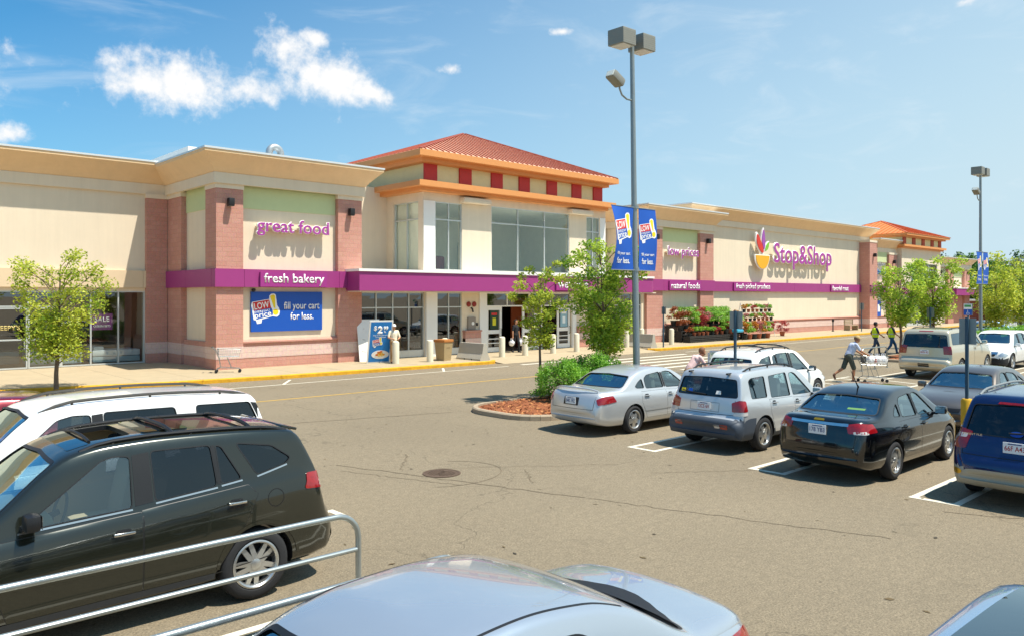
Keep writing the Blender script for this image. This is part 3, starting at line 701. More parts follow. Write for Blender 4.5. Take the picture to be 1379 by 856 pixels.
door(27.76, 28.9, 32.25); door(30.45, 31.55, 32.25); door(31.6, 32.2, 32.4); door(33.25, 34.35, 32.25)
MB().box(27.72, 34.4, 32.2, 32.36, 2.6, 2.66).build('door_header', WHITE, SM)
for x0, x1, c_, g_ in ((27.95, 28.7, '#1e3a24', '#d8d020'), (33.42, 34.18, '#8fb5c4', '#e8f2f5')):
    s_ = thing('door_poster', 'dark green and yellow poster on the left entrance door' if x0 < 30 else 'pale blue notice on the right entrance door', 'poster', ((x0+x1)/2, 32.23, 1.9))
    MB().box(-.3, .3, 0, .012, -.5, .5).build('sheet', mat('poster'+c_, c_, .5), s_); MB().box(-.12, .12, -.004, 0, -.3, .1).build('print', mat('poster_print'+g_, g_, .5), s_)
    MB().box(-.2, .2, -.004, 0, .25, .38).build('print', RLOGO if x0 < 30 else WHITE, s_)
for a, b in ((26.1, 27.18), (34.78, 35.85)):
    o_ = MB().box(a, b, 31.98, 32.2, .15, 1.32).build('plinth', BRICK, SM); MB().box(a, b, 31.965, 32.2, .62, .98).build('pale_course', PALE, o_); MB().box(a-.03, b+.03, 31.93, 32.2, 1.32, 1.40).build('sill', BRICK, o_)
# the shop floor behind the glass: shelving and displays
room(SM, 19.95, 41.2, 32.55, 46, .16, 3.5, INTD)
rs = random.Random(11); cols = ['#7a2d25', '#9c3b22', '#3e5a2e', '#8a6a2a', '#2e4a5f', '#a0642c', '#5a2030', '#b0a080']
for i in range(18):
    x = 20.4+i*1.15+rs.uniform(-.2, .2); y = 36+rs.uniform(0, 5)
    h = rs.uniform(1.0, 2.1); k = thing('shelf_display', 'shop display seen dimly through the entrance glass', 'shelf', (x, y, .16), 0, 'displays inside the supermarket')
    MB().box(-.5, .5, -.3, .3, 0, h).build('stand', mat('disp'+cols[i % 8], cols[i % 8], .8, var=.4, vscale=6), k)
    for z in np.arange(.4, h, .4): MB().box(-.52, .52, -.34, -.3, z, z+.05).build('shelf_edge', mat('shelf_metal', '#b0aea6', .5), k)
rk = thing('kiosk', 'red wooden kiosk just inside the open right entrance door', 'kiosk', (32.6, 34.2, .16))
MB().bbox((0, 0, .6), (1.2, .6, 1.2), .03).build('counter', mat('red_lacquer', '#8c1f1c', .5), rk); MB().bbox((0, .5, 1.6), (1.6, .1, 2.6), .02).build('back_panel', mat('orange_lacquer', '#b8541f', .5), rk)
# wall fittings by the entrance
hb = thing('alarm_bell', 'two red alarm bells with pipe on the wall by the entrance', 'alarm bell', (26.65, 32.2, 2.75))
for s_ in (-.18, .2):
    o_ = MB().lathe([(.02, -.12), (.10, -.10), (.14, -.06), (.14, -.03), (.05, 0)], 18, (s_, 0, 0), 'y').build('bell', mat('alarm_red', '#8a241d', .5), hb, smooth=True)
MB().tube([(0, -.03, -.2), (0, -.12, -.22), (.02, -.16, -.42)], .045, 8).build('siren', BLACK, hb, smooth=True)
hb = thing('payphone', 'grey wall box with white dial beside the entrance door', 'wall box', (26.65, 32.2, 1.75))
MB().bbox((0, -.05, 0), (.52, .12, .66), .02).build('case', mat('grey_box', '#8d8378', .6), hb); MB().lathe([(.09, -.125), (.09, -.11), (.001, -.11)], 18, (.05, 0, 0), 'y').build('dial', WHITE, hb); MB().bbox((.36, -.05, -.05), (.14, .1, .16), .02).build('lock_box', BLACK, hb)

# natural-food block, produce wall
MB().box(41.5, 49.1, 32.25, 58, .15, 8.2).build('wall', CREAM, SM)
MB().box(41.0, 49.6, 32.0, 58, 8.9, 9.0).build('roof', CAP, SM)
pier(SM, 41.4, 43.1, 32.0, 33.1); pier(SM, 47.5, 49.16, 32.0, 33.6)
infill(43.1, 47.5, 32.25)
cornice(SM, [(41.4, 36), (41.4, 32.0), (49.16, 32.0), (49.16, 33.4)], 7.82, 9.12, .75)
band(SM, [(41.1, 43.1), (43.1, 45.4), (45.4, 47.5), (47.5, 49.16)], 31.88, 32.27, 3.55, 4.30)
MB().box(49.1, 75.6, 33.0, 58, .15, 8.6).build('wall', CREAM, SM)
MB().box(47.0, 77.4, 32.9, 58, 9.5, 9.6).build('roof', CAP, SM)
cornice(SM, [(47.6, 40), (47.6, 33.0), (77.3, 33.0), (77.3, 40)], 8.45, 9.75, .8)
plinth(49.2, 75.5, 33.0)
band(SM, [(49.17, 53.5), (53.5, 58.0), (58, 62.5), (62.5, 67), (67, 71.5), (71.5, 75.4)], 32.8, 33.02, 3.55, 4.28)
pier(SM, 75.4, 77.1, 32.0, 33.4, 8.3)
# block beyond the produce wall, second pavilion and its low wing
MB().box(77.1, 81.9, 32.4, 50, .15, 8.2).build('wall', CREAM, SM)
pier(SM, 80.1, 82.0, 32.1, 33.0, 7.3)
cornice(SM, [(77.1, 32.4), (82.4, 32.4), (82.4, 36)], 7.5, 8.75, .7)
MB().box(77.15, 80.1, 32.3, 32.4, 6.5, 7.5).build('green_panel', GREENP, SM)
band(SM, [(75.4, 77.1), (77.1, 80.1), (80.1, 82.2)], 31.85, 32.42, 3.55, 4.25)
plinth(77.1, 80.1, 32.4)
P2 = thing('shop_building', 'far shop pavilion with bright orange hipped roof beyond the supermarket', 'building', (0, 0, 0))
mb = MB(); wall_cells(mb, 82.4, 93.0, .15, 8.05, 31.8, 32.1, [(84.8, 92.0, 4.4, 6.6), (83.5, 92.2, .15, 3.1)]); mb.box(82.4, 82.7, 32.1, 40, .15, 8.05); mb.box(92.7, 93, 32.1, 40, .15, 8.05); mb.build('wall', CREAM, P2)
glazing(P2, 84.8, 92.0, 4.4, 6.6, 31.9, [87.2, 89.6], [5.9], GLASS2)
glazing(P2, 83.5, 92.2, .17, 3.1, 31.9, [85, 86.5, 88, 89.5, 91], [2.4], sill=.3)
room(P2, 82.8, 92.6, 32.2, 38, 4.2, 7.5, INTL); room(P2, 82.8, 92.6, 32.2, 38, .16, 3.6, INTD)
SMo = SM; SM = P2
fascia(82.4, 93.0, 31.8, 40, 8.05, 8.4, .45, ORANGE, 'lower_fascia'); pav_ring(82.5, 92.9, 31.75, 40, 8.4, 9.15, .3, YELLOWP, 'clerestory_wall')
for x in (82.45, 84.9, 87.4, 89.9, 92.1): MB().box(x, x+.7, 31.65, 31.75, 8.4, 9.15).build('red_block', mat('rust_block', '#b5553f', .8), P2)
fascia(82.5, 92.9, 31.75, 40, 9.15, 9.5, .7, ORANGE, 'eave_fascia')
hip(81.7, 93.7, 31.0, 41, 9.505, 87.7, 87.8, 36.0, 11.35, ORANGE3, mat('orange_seam', '#c4622f', .5), .5, P2)
SM = SMo
P3 = thing('shop_building', 'low cream and rose block end wing at far right of the shops', 'building', (0, 0, 0))
MB().box(93.0, 103.4, 32.3, 50, .15, 7.0).build('wall', CREAM, P3)
for a, b in ((95.9, 97.6), (101.2, 102.9)):
    o_ = MB().box(a, b, 32.0, 32.8, .15, 6.3).build('pier', BRICK, P3); MB().box(a-.03, b+.03, 31.97, 32.8, 6.3, 6.48).build('pier_cap', CREAM, o_)
for a, b in ((93.1, 95.9), (97.6, 101.2)): MB().box(a, b, 32.25, 32.3, 5.4, 6.3).build('green_panel', GREENP, P3)
cornice(P3, [(93, 32.1), (103.4, 32.1), (103.4, 38)], 6.45, 7.55, .6)
MB().box(95.5, 103.3, 31.0, 32.3, 3.3, 4.05).build('canopy', PURPLE, P3); MB().box(95.45, 103.35, 30.95, 32.3, 4.05, 4.15).build('canopy_cap', WHITE, P3)
MB().box(97.7, 101.1, 32.2, 32.3, .2, 3.2).build('shopfront', BRICK, P3)
band(P3, [(82.5, 86), (86, 90), (90, 95.4)], 31.5, 31.78, 3.4, 4.05)

# roof fittings
rf = thing('roof_vent', 'curved grey gooseneck vent on the roof behind the bakery sign', 'roof vent', (17.4, 36.5, 9.0))
MB().tube([(0, 0, 0)]+[(.30-.30*math.cos(a), 0, 1.2+.30*math.sin(a)) for a in np.linspace(0, 3.14, 12)]+[(.60, 0, .95)], .17, 14).build('duct', mat('galvanised_duct', '#aab0b2', .45, metal=.6), rf, smooth=True)
rf = thing('roof_unit', 'white metal parapet box rising behind the corner of the cornice', 'roof box', (13.85, 37.5, 8.75))
MB().box(0, .9, 0, 6, 0, 1.45).build('box', WHITE, rf)
for x, y, z, l in ((13.5, 32.0, 7.05, 'black wall light on the left pier of the bakery front'), (19.2, 32.0, 7.05, 'black wall light on the right pier of the bakery front'), (42.3, 32.0, 7.1, 'black wall light on the left pier of the low prices block'),
                   (48.3, 32.0, 7.1, 'black wall light on the right pier of the low prices block'), (76.2, 32.0, 7.1, 'black wall light at the right end of the produce wall'), (81.0, 32.1, 6.6, 'black wall light just left of the far orange pavilion'),
                   (94.0, 32.3, 5.9, 'black wall light right of the far orange pavilion'), (96.8, 32.0, 5.9, 'black wall light on the left pier of the low end wing'), (102, 32.0, 5.9, 'black wall light on the last pier of the end wing')):
    wall_lamp(x, y, z, l)
cm = thing('security_camera', 'small dark camera under the purple band beside the blue sign', 'camera', (14.6, 32.1, 3.5)); MB().lathe([(.05, 0), (.09, -.03), (.09, -.08), (.05, -.14), (.001, -.16)], 14).build('dome', BLACK, cm, smooth=True)

# ---------------------------------------------------------------- signs
def raised(s_, x, y, z, w, h, label, stand=.28, white=.022):
    sg_ = thing('wall_sign', label, 'sign', (x, y, z))
    bm = text_mesh(s_, w, h, .10, white); bm_obj(bm, 'letter_backing', LETW, sg_, Matrix.Translation((0, -stand, 0)) @ Matrix.Rotation(R(90), 4, 'X'))
    letters(s_, sg_, LETP, (0, -stand-.09, 0), w*.985, h*.96, .03, .008)
    MB().box(-w/2+.1, w/2-.1, -stand+.0, -.02, -.04, .04).build('mounting_rail', CREAM, sg_)
    return sg_
raised('great food', 16.35, 32.25, 6.12, 3.45, .78, 'raised magenta great food letters on the bakery front')
raised('low prices', 45.35, 32.25, 6.15, 3.6, .85, 'raised magenta low prices letters on the block right of the entrance')
raised('Stop&Shop', 63.7, 33.0, 6.45, 10.2, 2.2, 'large raised magenta supermarket name on the produce wall', .35, .02)
lg = thing('wall_sign', 'fruit bowl logo with yellow bowl and coloured leaves on produce wall', 'sign', (56.9, 32.66, 6.5))
def blob(pts, n=6):
    out = []; k = len(pts)
    for i in range(k):
        p0, p1, p2, p3 = (Vector(pts[(i+j-1) % k]) for j in range(4))
        for q in range(n):
            s_ = q/n; out.append(tuple(.5*((2*p1)+(p2-p0)*s_+(2*p0-5*p1+4*p2-p3)*s_*s_+(3*p1-p0-3*p2+p3)*s_**3)))
    return out
bowl = [(-1.0, 0)]+[(1.02*math.cos(a), 1.05*math.sin(a)) for a in np.linspace(math.pi, 2*math.pi, 16)]
leaf = {'red': [(-.75, 1.55), (-.9, 1.0), (-.55, .42), (-.1, .12), (.1, .2), (-.05, .7)], 'purple': [(.15, 1.95), (-.12, 1.2), (.1, .5), (.25, .45), (.38, 1.0)], 'green': [(.95, 1.0), (.55, .75), (.38, .35), (.55, .3), (.85, .55)]}
def scale2(P, k):
    c = Vector((sum(p[0] for p in P)/len(P), sum(p[1] for p in P)/len(P))); return [tuple(c+(Vector(p)-c)*k) for p in P]
MB().prism([(x, z-.1) for x, z in scale2(bowl, 1.12)], -.10, 0).build('bowl_backing', LETW, lg); MB().prism([(x, z-.1) for x, z in bowl], -.14, -.10).build('bowl', mat('logo_yellow', '#e8a91c', .5), lg)
for k, c_ in (('red', '#cf3324'), ('purple', '#9a4fa5'), ('green', '#7cb83a')):
    B_ = blob(leaf[k]); MB().prism(scale2(B_, 1.2), -.10-(.004 if k == 'purple' else .008 if k == 'green' else 0), 0).build('leaf_backing', LETW, lg); MB().prism(B_, -.15, -.109).build('leaf', mat('logo_'+k, c_, .5), lg)
def bandsign(s_, x0, x1, y, zc, h, label):
    sg_ = thing('band_sign', label, 'sign', ((x0+x1)/2, y, zc)); w = x1-x0
    MB().box(-w/2, w/2, -.10, 0, -h/2, h/2).build('panel', PURPLE2, sg_); text(s_, sg_, LETW, (0, -.102, 0), w=w*.9, h=h*(.85 if any(q in s_ for q in 'ypg') else .68), off=.010, ext=.012)
    return sg_
bandsign('fresh bakery', 14.76, 17.92, 31.88, 3.88, .62, 'fresh bakery white lettering on purple panel over the blue sign')
bandsign('welcome', 31.65, 34.4, 30.85, 3.86, .70, 'welcome lettering on the purple entrance canopy half hidden by a tree')
bandsign('natural foods', 43.6, 47.3, 31.88, 3.9, .62, 'natural foods white lettering on the purple band')
bandsign('fresh picked produce', 53.0, 58.6, 32.8, 3.9, .62, 'fresh picked produce white lettering on the purple band')
bandsign('flavorful meat', 69.0, 72.6, 32.8, 3.9, .62, 'flavorful meat white lettering on the purple band')
bandsign('savory seafood', 77.6, 80.0, 31.85, 3.9, .6, 'white lettering at the far right end of the purple band')
sg = thing('wall_sign', 'small blue raised letters right of the produce wall', 'sign', (78.6, 32.3, 5.9)); text('bank', sg, mat('blue_letter', '#3a6fb0', .5), (0, -.02, -.3), w=2.2, h=.6, ext=.08, off=.02); text('citizen', sg, mat('grey_letter', '#a8a6a6', .5), (0, -.02, .4), w=1.6, h=.5, ext=.08)
sg = thing('wall_sign', 'narrow blue poster panel on the wall left of the far trees', 'sign', (77.9, 32.25, 2.3)); MB().box(-.5, .5, -.06, 0, -1.05, 1.1).build('panel', BLUE, sg); MB().box(-.25, .25, -.065, -.06, -.6, .1).build('print', LETW, sg); MB().box(-.3, .3, -.065, -.06, .5, .8).build('print', LETW, sg)

def low_price(parent, c, w, fn=None, yb=0.0, tilt=.16):
    """LOW EVERYDAY price! badge, width w, centred at c=(x,z) on the plane y=yb, facing -Y"""
    ct, st = math.cos(tilt), math.sin(tilt); f0 = fn or (lambda q: q)
    def T(P): return [(c[0]+(x*ct-z*st)*w, c[1]+(x*st+z*ct)*w) for x, z in P]
    def flat(P, d, m, name):
        bm = bmesh.new(); P = T(P)
        vv = [bm.verts.new((x, yb-d, z)) for x, z in P]; bm.faces.new(vv); bmesh.ops.triangulate(bm, faces=bm.faces[:]); bmesh.ops.subdivide_edges(bm, edges=bm.edges[:], cuts=3, use_grid_fill=True)
        return bm_obj(bm, name, m, parent, None, f0)
    flat([(-.46, .36), (.17, .36), (.19, .47), (.26, .52), (.37, .52), (.43, .46), (.42, .1), (.47, .0), (.49, -.12), (.44, -.25), (.34, -.29), (.2, -.24), (-.2, -.28), (-.24, -.40), (-.4, -.40), (-.42, -.28), (-.5, -.24), (-.5, .28)], .003, LETW, 'badge_outline')
    flat([(-.44, -.26), (.2, -.21), (.24, -.1), (.2, .05), (-.45, .05)], .0045, BLUE, 'badge_ground')
    flat([(-.44, .05), (.19, .05), (.16, .34), (-.44, .34)], .006, RLOGO, 'red_patch')
    flat([(.215, .44), (.26, .48), (.36, .48), (.395, .43), (.345, .02), (.29, .02)], .006, YLOGO, 'exclamation_bar')
    flat([(.33+.105*math.cos(a), -.12+.105*math.sin(a)) for a in np.linspace(0, 6.28, 17)[:-1]], .006, YLOGO, 'exclamation_dot')
    def word(s_, x, z, ww, hh, m, off, d):
        bm = text_mesh(s_, ww*w, hh*w, 0, off)
        p_ = T([(x, z)])[0]; bm_obj(bm, 'lettering', m, parent, Matrix.Translation((p_[0], yb-d, p_[1])) @ Matrix.Rotation(R(90), 4, 'X') @ Matrix.Rotation(tilt, 4, 'Z'), f0)
    word('LOW', -.14, .19, .54, .22, LETW, .012, .008)
    word('EVERYDAY', -.14, -.005, .58, .075, LETW, .004, .008)
    word('price', -.14, -.15, .60, .24, LETW, .012, .008)
sg = thing('wall_sign', 'blue low everyday price banner reading fill your cart for less', 'sign', (16.2, 32.2, 2.52))
MB().box(-1.68, 1.68, -.03, .06, -.86, .84).build('panel', BLUE, sg); low_price(sg, (-1.0, .05), 1.25, None, -.03)
text('fill your cart', sg, LETW, (.68, -.032, .20), w=1.72, h=.42, ext=.004, off=.012); text('for less.', sg, LETW, (.68, -.032, -.22), w=1.12, h=.32, ext=.004, off=.012)
# ---------------------------------------------------------------- vehicles
def paint(name, c, metal=.55, rough=.32):
    if name in _M: return _M[name]
    m = mat(name, c, rough, metal, coat=1.0); t_ = m.node_tree; p_ = t_.nodes['Principled BSDF']
    n = t_.nodes.new('ShaderNodeTexNoise'); n.inputs['Scale'].default_value = 2.5; n.inputs['Detail'].default_value = 8; n.inputs['Roughness'].default_value = .7
    tc_ = t_.nodes.new('ShaderNodeTexCoord'); t_.links.new(tc_.outputs['Object'], n.inputs['Vector'])
    r_ = t_.nodes.new('ShaderNodeMapRange'); t_.links.new(n.outputs['Fac'], r_.inputs['Value']); r_.inputs['To Min'].default_value = rough-.03; r_.inputs['To Max'].default_value = rough+.08
    t_.links.new(r_.outputs[0], p_.inputs['Roughness'])      # road dust dulls the clearcoat unevenly
    c_ = t_.nodes.new('ShaderNodeMapRange'); t_.links.new(n.outputs['Fac'], c_.inputs['Value']); c_.inputs['To Min'].default_value = .015; c_.inputs['To Max'].default_value = .045
    if 'Coat Roughness' in p_.inputs: t_.links.new(c_.outputs[0], p_.inputs['Coat Roughness'])
    return m
RUB = mat('tyre_rubber', '#202022', .85, var=.15, vscale=20, bump=.2, bscale=90)
TRIM = mat('black_trim', '#141416', .45)
PLAST = mat('dark_plastic', '#2a2b2d', .75, bump=.15, bscale=200)
ALLOY = mat('alloy_wheel', '#b9b9b7', .3, metal=.85)
DARKM = mat('wheel_well', '#0e0e0f', .95)
CHROME = mat('chrome', '#d8d8d8', .12, metal=1)
SEATG = mat('grey_seat_cloth', '#6f6c66', .9); SEATT = mat('tan_seat_cloth', '#a5947a', .9); SEATD = mat('dark_seat_cloth', '#2c2c2e', .9)
TAILR = mat('red_lamp_lens', '#8a0b0d', .12, coat=1.0, var=.35, vscale=22); TAILW = mat('clear_lamp_lens', '#c9c4bf', .15, coat=1.0); AMBER = mat('amber_lamp_lens', '#c2641a', .15, coat=1)
HEADL = mat('headlamp_lens', '#b9c0c4', .12, metal=.5, coat=1)
PLATEW = mat('plate_white', '#dfe2e4', .5); PLATER = mat('plate_red_print', '#b02a2a', .5); PLATEB = mat('plate_blue_print', '#27407c', .5)
CGL = glass_mat('car_glass', (.66, .80, .80), .10, 1.0, glossc=(.85, .97, 1)); CGLD = glass_mat('car_privacy_glass', (.10, .11, .125), .03, .9, glossc=(.8, .93, 1)); CGLB = glass_mat('car_windscreen', (.58, .78, .80), .22, 1.0, glossc=(.72, .93, 1))

def sgn_poly(P): return sum(P[i][0]*P[(i+1) % len(P)][1]-P[(i+1) % len(P)][0]*P[i][1] for i in range(len(P)))
def rnd_poly(P, r=.05, n=4):
    """round the corners of a convex polygon"""
    out = []
    for i in range(len(P)):
        a, b, c = Vector(P[i-1]), Vector(P[i]), Vector(P[(i+1) % len(P)])
        d1 = (a-b); d2 = (c-b); k = min(r, d1.length*.45, d2.length*.45); p0 = b+d1.normalized()*k; p1 = b+d2.normalized()*k
        for j in range(n+1):
            s = j/n; out.append(tuple(p0*(1-s)**2+b*2*s*(1-s)+p1*s*s))
    return out
def grid_poly(P, res):
    """fine grid clipped to a convex polygon -> bmesh in XY"""
    if sgn_poly(P) < 0: P = P[::-1]
    xs = [p[0] for p in P]; ys = [p[1] for p in P]; bm = bmesh.new()
    nx = max(1, math.ceil((max(xs)-min(xs))/res)); ny = max(1, math.ceil((max(ys)-min(ys))/res))
    V = [[bm.verts.new((min(xs)+(max(xs)-min(xs))*i/nx, min(ys)+(max(ys)-min(ys))*j/ny, 0)) for j in range(ny+1)] for i in range(nx+1)]
    for i in range(nx):
        for j in range(ny): bm.faces.new((V[i][j], V[i+1][j], V[i+1][j+1], V[i][j+1]))
    for i in range(len(P)):
        a, b = Vector(P[i]+(0,)) if len(P[i]) == 2 else Vector(P[i]), Vector(P[(i+1) % len(P)]+(0,))
        if (b-a).length < 1e-6: continue
        d = (b-a).normalized(); n = Vector((d.y, -d.x, 0))
        bmesh.ops.bisect_plane(bm, geom=bm.verts[:]+bm.edges[:]+bm.faces[:], plane_co=a, plane_no=n, clear_outer=True, dist=1e-6)
    bmesh.ops.remove_doubles(bm, verts=bm.verts, dist=1e-5)
    return bm
class Car:
    def __init__(s, spec, paintm, seat=SEATG, interior=SEATD, lower=None, lower_to=0):
        s.sp = spec; L, Wd = spec['L'], spec['W']; s.paint = paintm
        s.top = pchip(*zip(*spec['top'])); s.bot = pchip(*zip(*spec['bottom'])); s.belt = pchip(*zip(*spec['belt'])); s.half = pchip(*zip(*spec['half']))
        s.tum = spec.get('tumble', .30); s.crown = spec.get('crown', .06); s.seat = seat
        x0, x1 = spec['top'][0][0], spec['top'][-1][0]; s.x0, s.x1 = x0, x1
        g = np.linspace(x0, x1, 1600); z = np.array([s.top(q) for q in g]); al = np.concatenate([[0], np.cumsum(np.hypot(np.diff(g), np.diff(z)))])
        N = spec.get('N', 86); s.xs = [float(np.interp(al[-1]*i/N, al, g)) for i in range(N+1)]
        rings = [s.ring(x) for x in s.xs]; k = len(rings[0]); v = []; f = []
        full = 2*k-2
        for x, rg in zip(s.xs, rings):
            pts = [(y, z_) for y, z_ in rg]+[(-y, z_) for y, z_ in rg[-2:0:-1]]
            for y, z_ in pts: v.append(s.bow(x, y, z_))
        for i in range(N):
            for j in range(full): f.append((i*full+j, i*full+(j+1) % full, (i+1)*full+(j+1) % full, (i+1)*full+j))
        for e in (0, N):     # end caps as strips across
            b = e*full
            for j in range(k-1):
                a1, a2 = b+j, b+j+1; c1, c2 = b+(full-j) % full, b+(full-j-1) % full
                q = [a1, a2, c2, c1]; q = [q[i] for i in range(4) if q[i] not in q[:i]]
                if len(q) > 2: f.append(tuple(q))
        me = bpy.data.meshes.new('body'); me.from_pydata(v, [], f)
        bm = bmesh.new(); bm.from_mesh(me); bmesh.ops.recalc_face_normals(bm, faces=bm.faces); bmesh.ops.triangulate(bm, faces=[q for q in bm.faces if len(q.verts) > 4])
        bm.normal_update(); bm.verts.ensure_lookup_table(); bm.faces.ensure_lookup_table()
        s.bvh = BVHTree.FromBMesh(bm); s.vn = [q.normal.copy() for q in bm.verts]; s.vc = [q.co.copy() for q in bm.verts]; s.fv = [[q.index for q in w.verts] for w in bm.faces]
        lowz = spec.get('lower_z')
        for q in bm.faces:
            q.smooth = True
        bm.to_mesh(me); bm.free(); s.solid = me
    def bow(s, x, y, z):
        w = s.sp['W']/2; r = min(1, abs(y)/w)
        if x > 0: x -= s.sp.get('bowf', .16)*(x/s.x1)**1.5*r**2.2
        else: x += s.sp.get('bowr', .12)*(x/s.x0)**1.5*r**2.2
        return (x, y, z)
    def ring(s, x, inset=0, zf=None):
        wm, zb, zt = s.half(x), s.bot(x), s.top(x)
        if inset:
            zt = min(s.top(x), s.top(max(x-.05, s.x0)), s.top(min(x+.05, s.x1)))-.045
        cr = min(s.crown, max(.01, (zt-zb)*.25)); zs = min(s.belt(x), zt-cr-.012); zs = max(zs, zb+.03); zw = zb+.55*(zs-zb); k = (zs-zb)/.8
        dy = inset
        if inset:
            ys = wm-.075-inset
            low = [(0, zf), (ys*.6, zf), (ys, zf+.01), (ys, (zf+zs)/2), (ys, zs-.02)]
        else:
            low = [(0, zb), (wm*.6, zb), (wm-.10*min(1, k), zb+.004), (wm-.04, zb+.05*k), (wm-.014, zb+.05*k+.35*(zw-zb-.05*k)), (wm, zw), (wm-.006, zw+.45*(zs-zw)), (wm-.022, zw+.75*(zs-zw)), (wm-.05, zs-.03*k), (wm-.075, zs)]
            ys = wm-.075
        zr = max(zt-cr, zs+.008); h = zr-zs; up = []
        for q in (.25, .5, .75, 1): up.append((ys-.004-s.tum*h*q*.86-.14*s.tum*h*q*q, zs+h*q))
        yr = up[-1][0]; d = zt-zr
        top = [(yr-.03, zr+.42*d), (yr-.075, zr+.62*d), (yr*.8, zr+.78*d), (yr*.58, zr+.90*d), (yr*.36, zr+.965*d), (yr*.16, zr+.995*d), (0, zt)]
        return low+up+top
    def yr(s, x): return s.ring(x)[13][0]
    def cavity(s, xa, xb, zf):
        g = np.linspace(xa, xb, 44); R_ = [s.ring(float(x), .055, zf) for x in g]; k = len(R_[0]); full = 2*k-2; v = []; f = []
        for x, rg in zip(g, R_):
            for y, z in [(y, z) for y, z in rg]+[(-y, z) for y, z in rg[-2:0:-1]]: v.append(s.bow(float(x), y, z))
        n = len(g)-1
        for i in range(n):
            for j in range(full): f.append((i*full+j, i*full+(j+1) % full, (i+1)*full+(j+1) % full, (i+1)*full+j))
        f += [tuple(range(full))[::-1], tuple(n*full+j for j in range(full))]
        return v, f
    # projection of flat outlines on to the bodywork
    def hit(s, p, axis):
        o, d = {'y+': ((p[0], 3, p[1]), (0, -1, 0)), 'y-': ((p[0], -3, p[1]), (0, 1, 0)), 'x+': ((6, p[0], p[1]), (-1, 0, 0)), 'x-': ((-6, p[0], p[1]), (1, 0, 0)), 'z': ((p[0], p[1], 4), (0, 0, -1))}[axis[:2] if axis[0] != 'z' else 'z']
        if len(axis) > 2:    # diagonal: p=(t,z) with t measured along the plan direction square to the view
            a = R(float(axis[2:])); dr = Vector((math.cos(a), math.sin(a), 0)); tt = Vector((-math.sin(a), math.cos(a), 0)); xe = s.x1 if axis[1] == '+' else s.x0; cn = Vector((xe*.93, math.copysign(s.sp['W']/2*.88, a), 0)); o = dr*6+tt*(p[0]+cn.dot(tt))+Vector((0, 0, p[1])); d = -dr
        h = s.bvh.ray_cast(Vector(o), Vector(d))
        if h[0] is None: h = s.bvh.find_nearest(Vector(o)+Vector(d)*4)
        return h[0], s.nrm(h[0], h[2])
    def nrm(s, p, i):
        vs_ = s.fv[i]; w = [1/(1e-6+(s.vc[k]-p).length_squared) for k in vs_]; n = Vector((0, 0, 0))
        for a, k in zip(w, vs_): n += s.vn[k]*a
        return n.normalized()
    def patch(s, P, axis, off, m, name, parent, res=.07, skirt=0):
        bm = grid_poly([tuple(p) for p in P], res); ny = None
        for v in bm.verts:
            l, n = s.hit((v.co.x, v.co.y), axis); v.co = l+n*off; v.normal = n
            ny = n if ny is None else ny
        if skirt:
            ed = [e for e in bm.edges if len(e.link_faces) == 1]; r = bmesh.ops.extrude_edge_only(bm, edges=ed)
            for e in r['geom']:
                if isinstance(e, bmesh.types.BMVert):
                    h = s.bvh.find_nearest(e.co); e.co = e.co-s.nrm(h[0], h[2])*skirt
        bmesh.ops.recalc_face_normals(bm, faces=bm.faces)
        f0 = max(bm.faces, key=lambda q: q.calc_area()); h = s.bvh.find_nearest(f0.calc_center_median())
        if f0.normal.dot(s.nrm(h[0], h[2])) < 0: bmesh.ops.reverse_faces(bm, faces=bm.faces)
        for q in bm.faces: q.smooth = True
        for e in bm.edges:
            if len(e.link_faces) == 2 and e.calc_face_angle(0) > R(50): e.smooth = False
        return bm_obj(bm, name, m, parent)
    def strip(s, P, axis, w, off, m, name, parent, closed=False, step=.05):
        P = [Vector(p) for p in P]
        if closed: P = P+[P[0]]
        Q = []
        for a, b in zip(P[:-1], P[1:]):
            n = max(1, math.ceil((b-a).length/step)); Q += [a+(b-a)*i/n for i in range(n)]
        if not closed: Q.append(P[-1])
        n = len(Q); v = []
        for i, q in enumerate(Q):
            a = Q[i-1] if (i or closed) else Q[i]; b = Q[(i+1) % n] if (i < n-1 or closed) else Q[i]
            d = (b-a).normalized(); nn = Vector((-d.y, d.x))*w/2
            for e in (1, -1):
                l, nr = s.hit(q+nn*e, axis); v.append(l+nr*off)
        f = [(2*i, 2*i+1, 2*((i+1) % n)+1, 2*((i+1) % n)) for i in range(n if closed else n-1)]
        return MB().add(v, f).build(name, m, parent, smooth=True)
def cutter(name, parts, m):
    mb = MB()
    for v, f in parts: mb.add(v, f)
    return link(name, mb.mesh(name, m))
_wheels = {}
